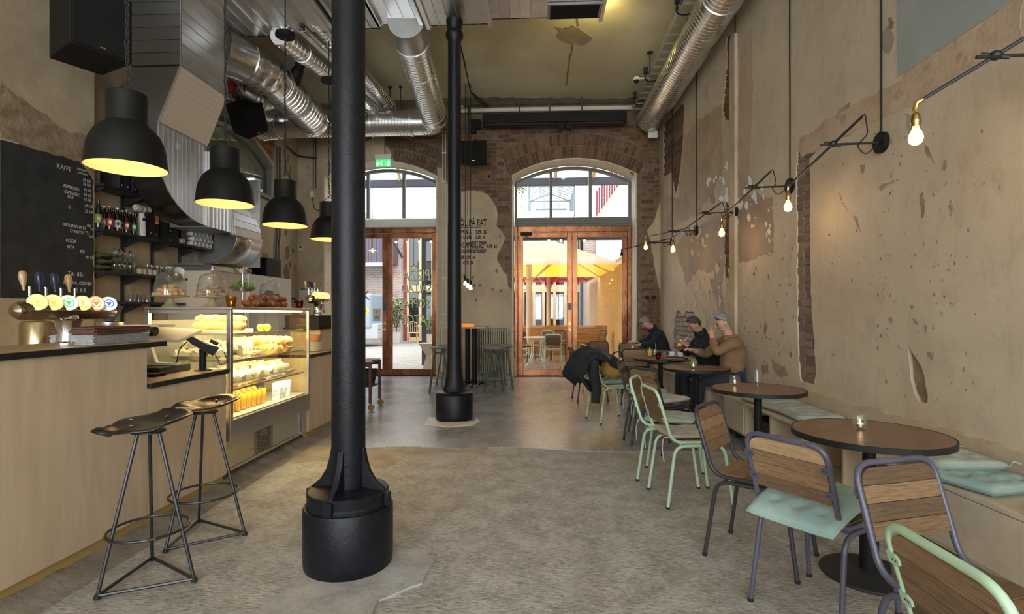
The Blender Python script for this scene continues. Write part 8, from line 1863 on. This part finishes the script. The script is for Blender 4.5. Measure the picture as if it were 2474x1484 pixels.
# far person, reading bent over the corner table, seen from the right side
yA = 9.72
person('person in a dark navy jacket with silver hair bent reading over the corner table', dict(
    pelvis=(2.24, yA, .59), chest=(2.20, yA-.01, .86), neck=(2.06, yA-.01, 1.07), head=(1.94, yA-.02, 1.165), face=(-.86, -.12, -.48), hipdir=(0, 1, 0),
    shR=(2.13, yA+.19, .99), shL=(2.13, yA-.20, .99), elR=(1.97, yA+.24, .83), elL=(1.98, yA-.27, .82), haR=(1.79, yA+.12, .80), haL=(1.79, yA-.14, .79), curlR=(-.2, 0, -.9), curlL=(-.2, 0, -.9),
    knR=(1.85, yA+.13, .53), knL=(1.85, yA-.13, .53), anR=(1.86, yA+.13, .10), anL=(1.88, yA-.13, .10), toR=(1.74, yA+.14, .04), toL=(1.76, yA-.14, .04)), skin_a, navy, denim, grey_h, shoe, collar=navy)
yB = 7.28
person('person in a black jacket drinking juice through a straw at the crowded table', dict(
    pelvis=(2.31, yB, .59), chest=(2.27, yB-.01, .88), neck=(2.17, yB-.02, 1.09), head=(2.09, yB-.03, 1.195), face=(-.95, -.06, -.25), hipdir=(0, 1, 0),
    shR=(2.21, yB+.20, 1.0), shL=(2.21, yB-.21, 1.0), elR=(2.07, yB+.25, .79), elL=(2.08, yB-.30, .80), haR=(1.93, yB+.10, .90), haL=(1.955, yB-.115, .935), curlR=(-.3, -.8, .1), curlL=(-.3, .9, .1),
    knR=(1.93, yB+.13, .55), knL=(1.92, yB-.15, .55), anR=(1.94, yB+.13, .10), anL=(1.96, yB-.17, .10), toR=(1.82, yB+.14, .04), toL=(1.84, yB-.19, .04)), skin_b, blackk, denim, dark_h, shoe, collar=blackk)
yC = 6.52
person('person in a brown knit sweater with short grey hair, hand to mouth, by the wall', dict(
    pelvis=(2.32, yC, .59), chest=(2.34, yC, .89), neck=(2.26, yC-.01, 1.12), head=(2.20, yC-.02, 1.235), face=(-.97, -.10, -.16), hipdir=(0, 1, 0),
    shR=(2.29, yC+.20, 1.03), shL=(2.29, yC-.21, 1.03), elR=(2.10, yC+.27, .84), elL=(2.06, yC-.24, .90), haR=(1.90, yC+.15, .90), haL=(2.055, yC-.075, 1.085), curlR=(-.3, -.3, -.8), curlL=(.7, .6, .1),
    knR=(1.93, yC+.14, .55), knL=(1.90, yC-.13, .55), anR=(1.90, yC+.14, .10), anL=(1.86, yC-.15, .10), toR=(1.78, yC+.15, .04), toL=(1.74, yC-.17, .04)), skin_a, brown, denim, grey_h, shoe)
t = tumbler('plastic glass of juice with a yellow straw held by the drinking person', 'drink', (1.872, yB-.06, .895), .038, .11, juice, .06, 'held_juice_glass', (.075, -.005, .19)); t.rotation_euler = (0, R(18), 0)
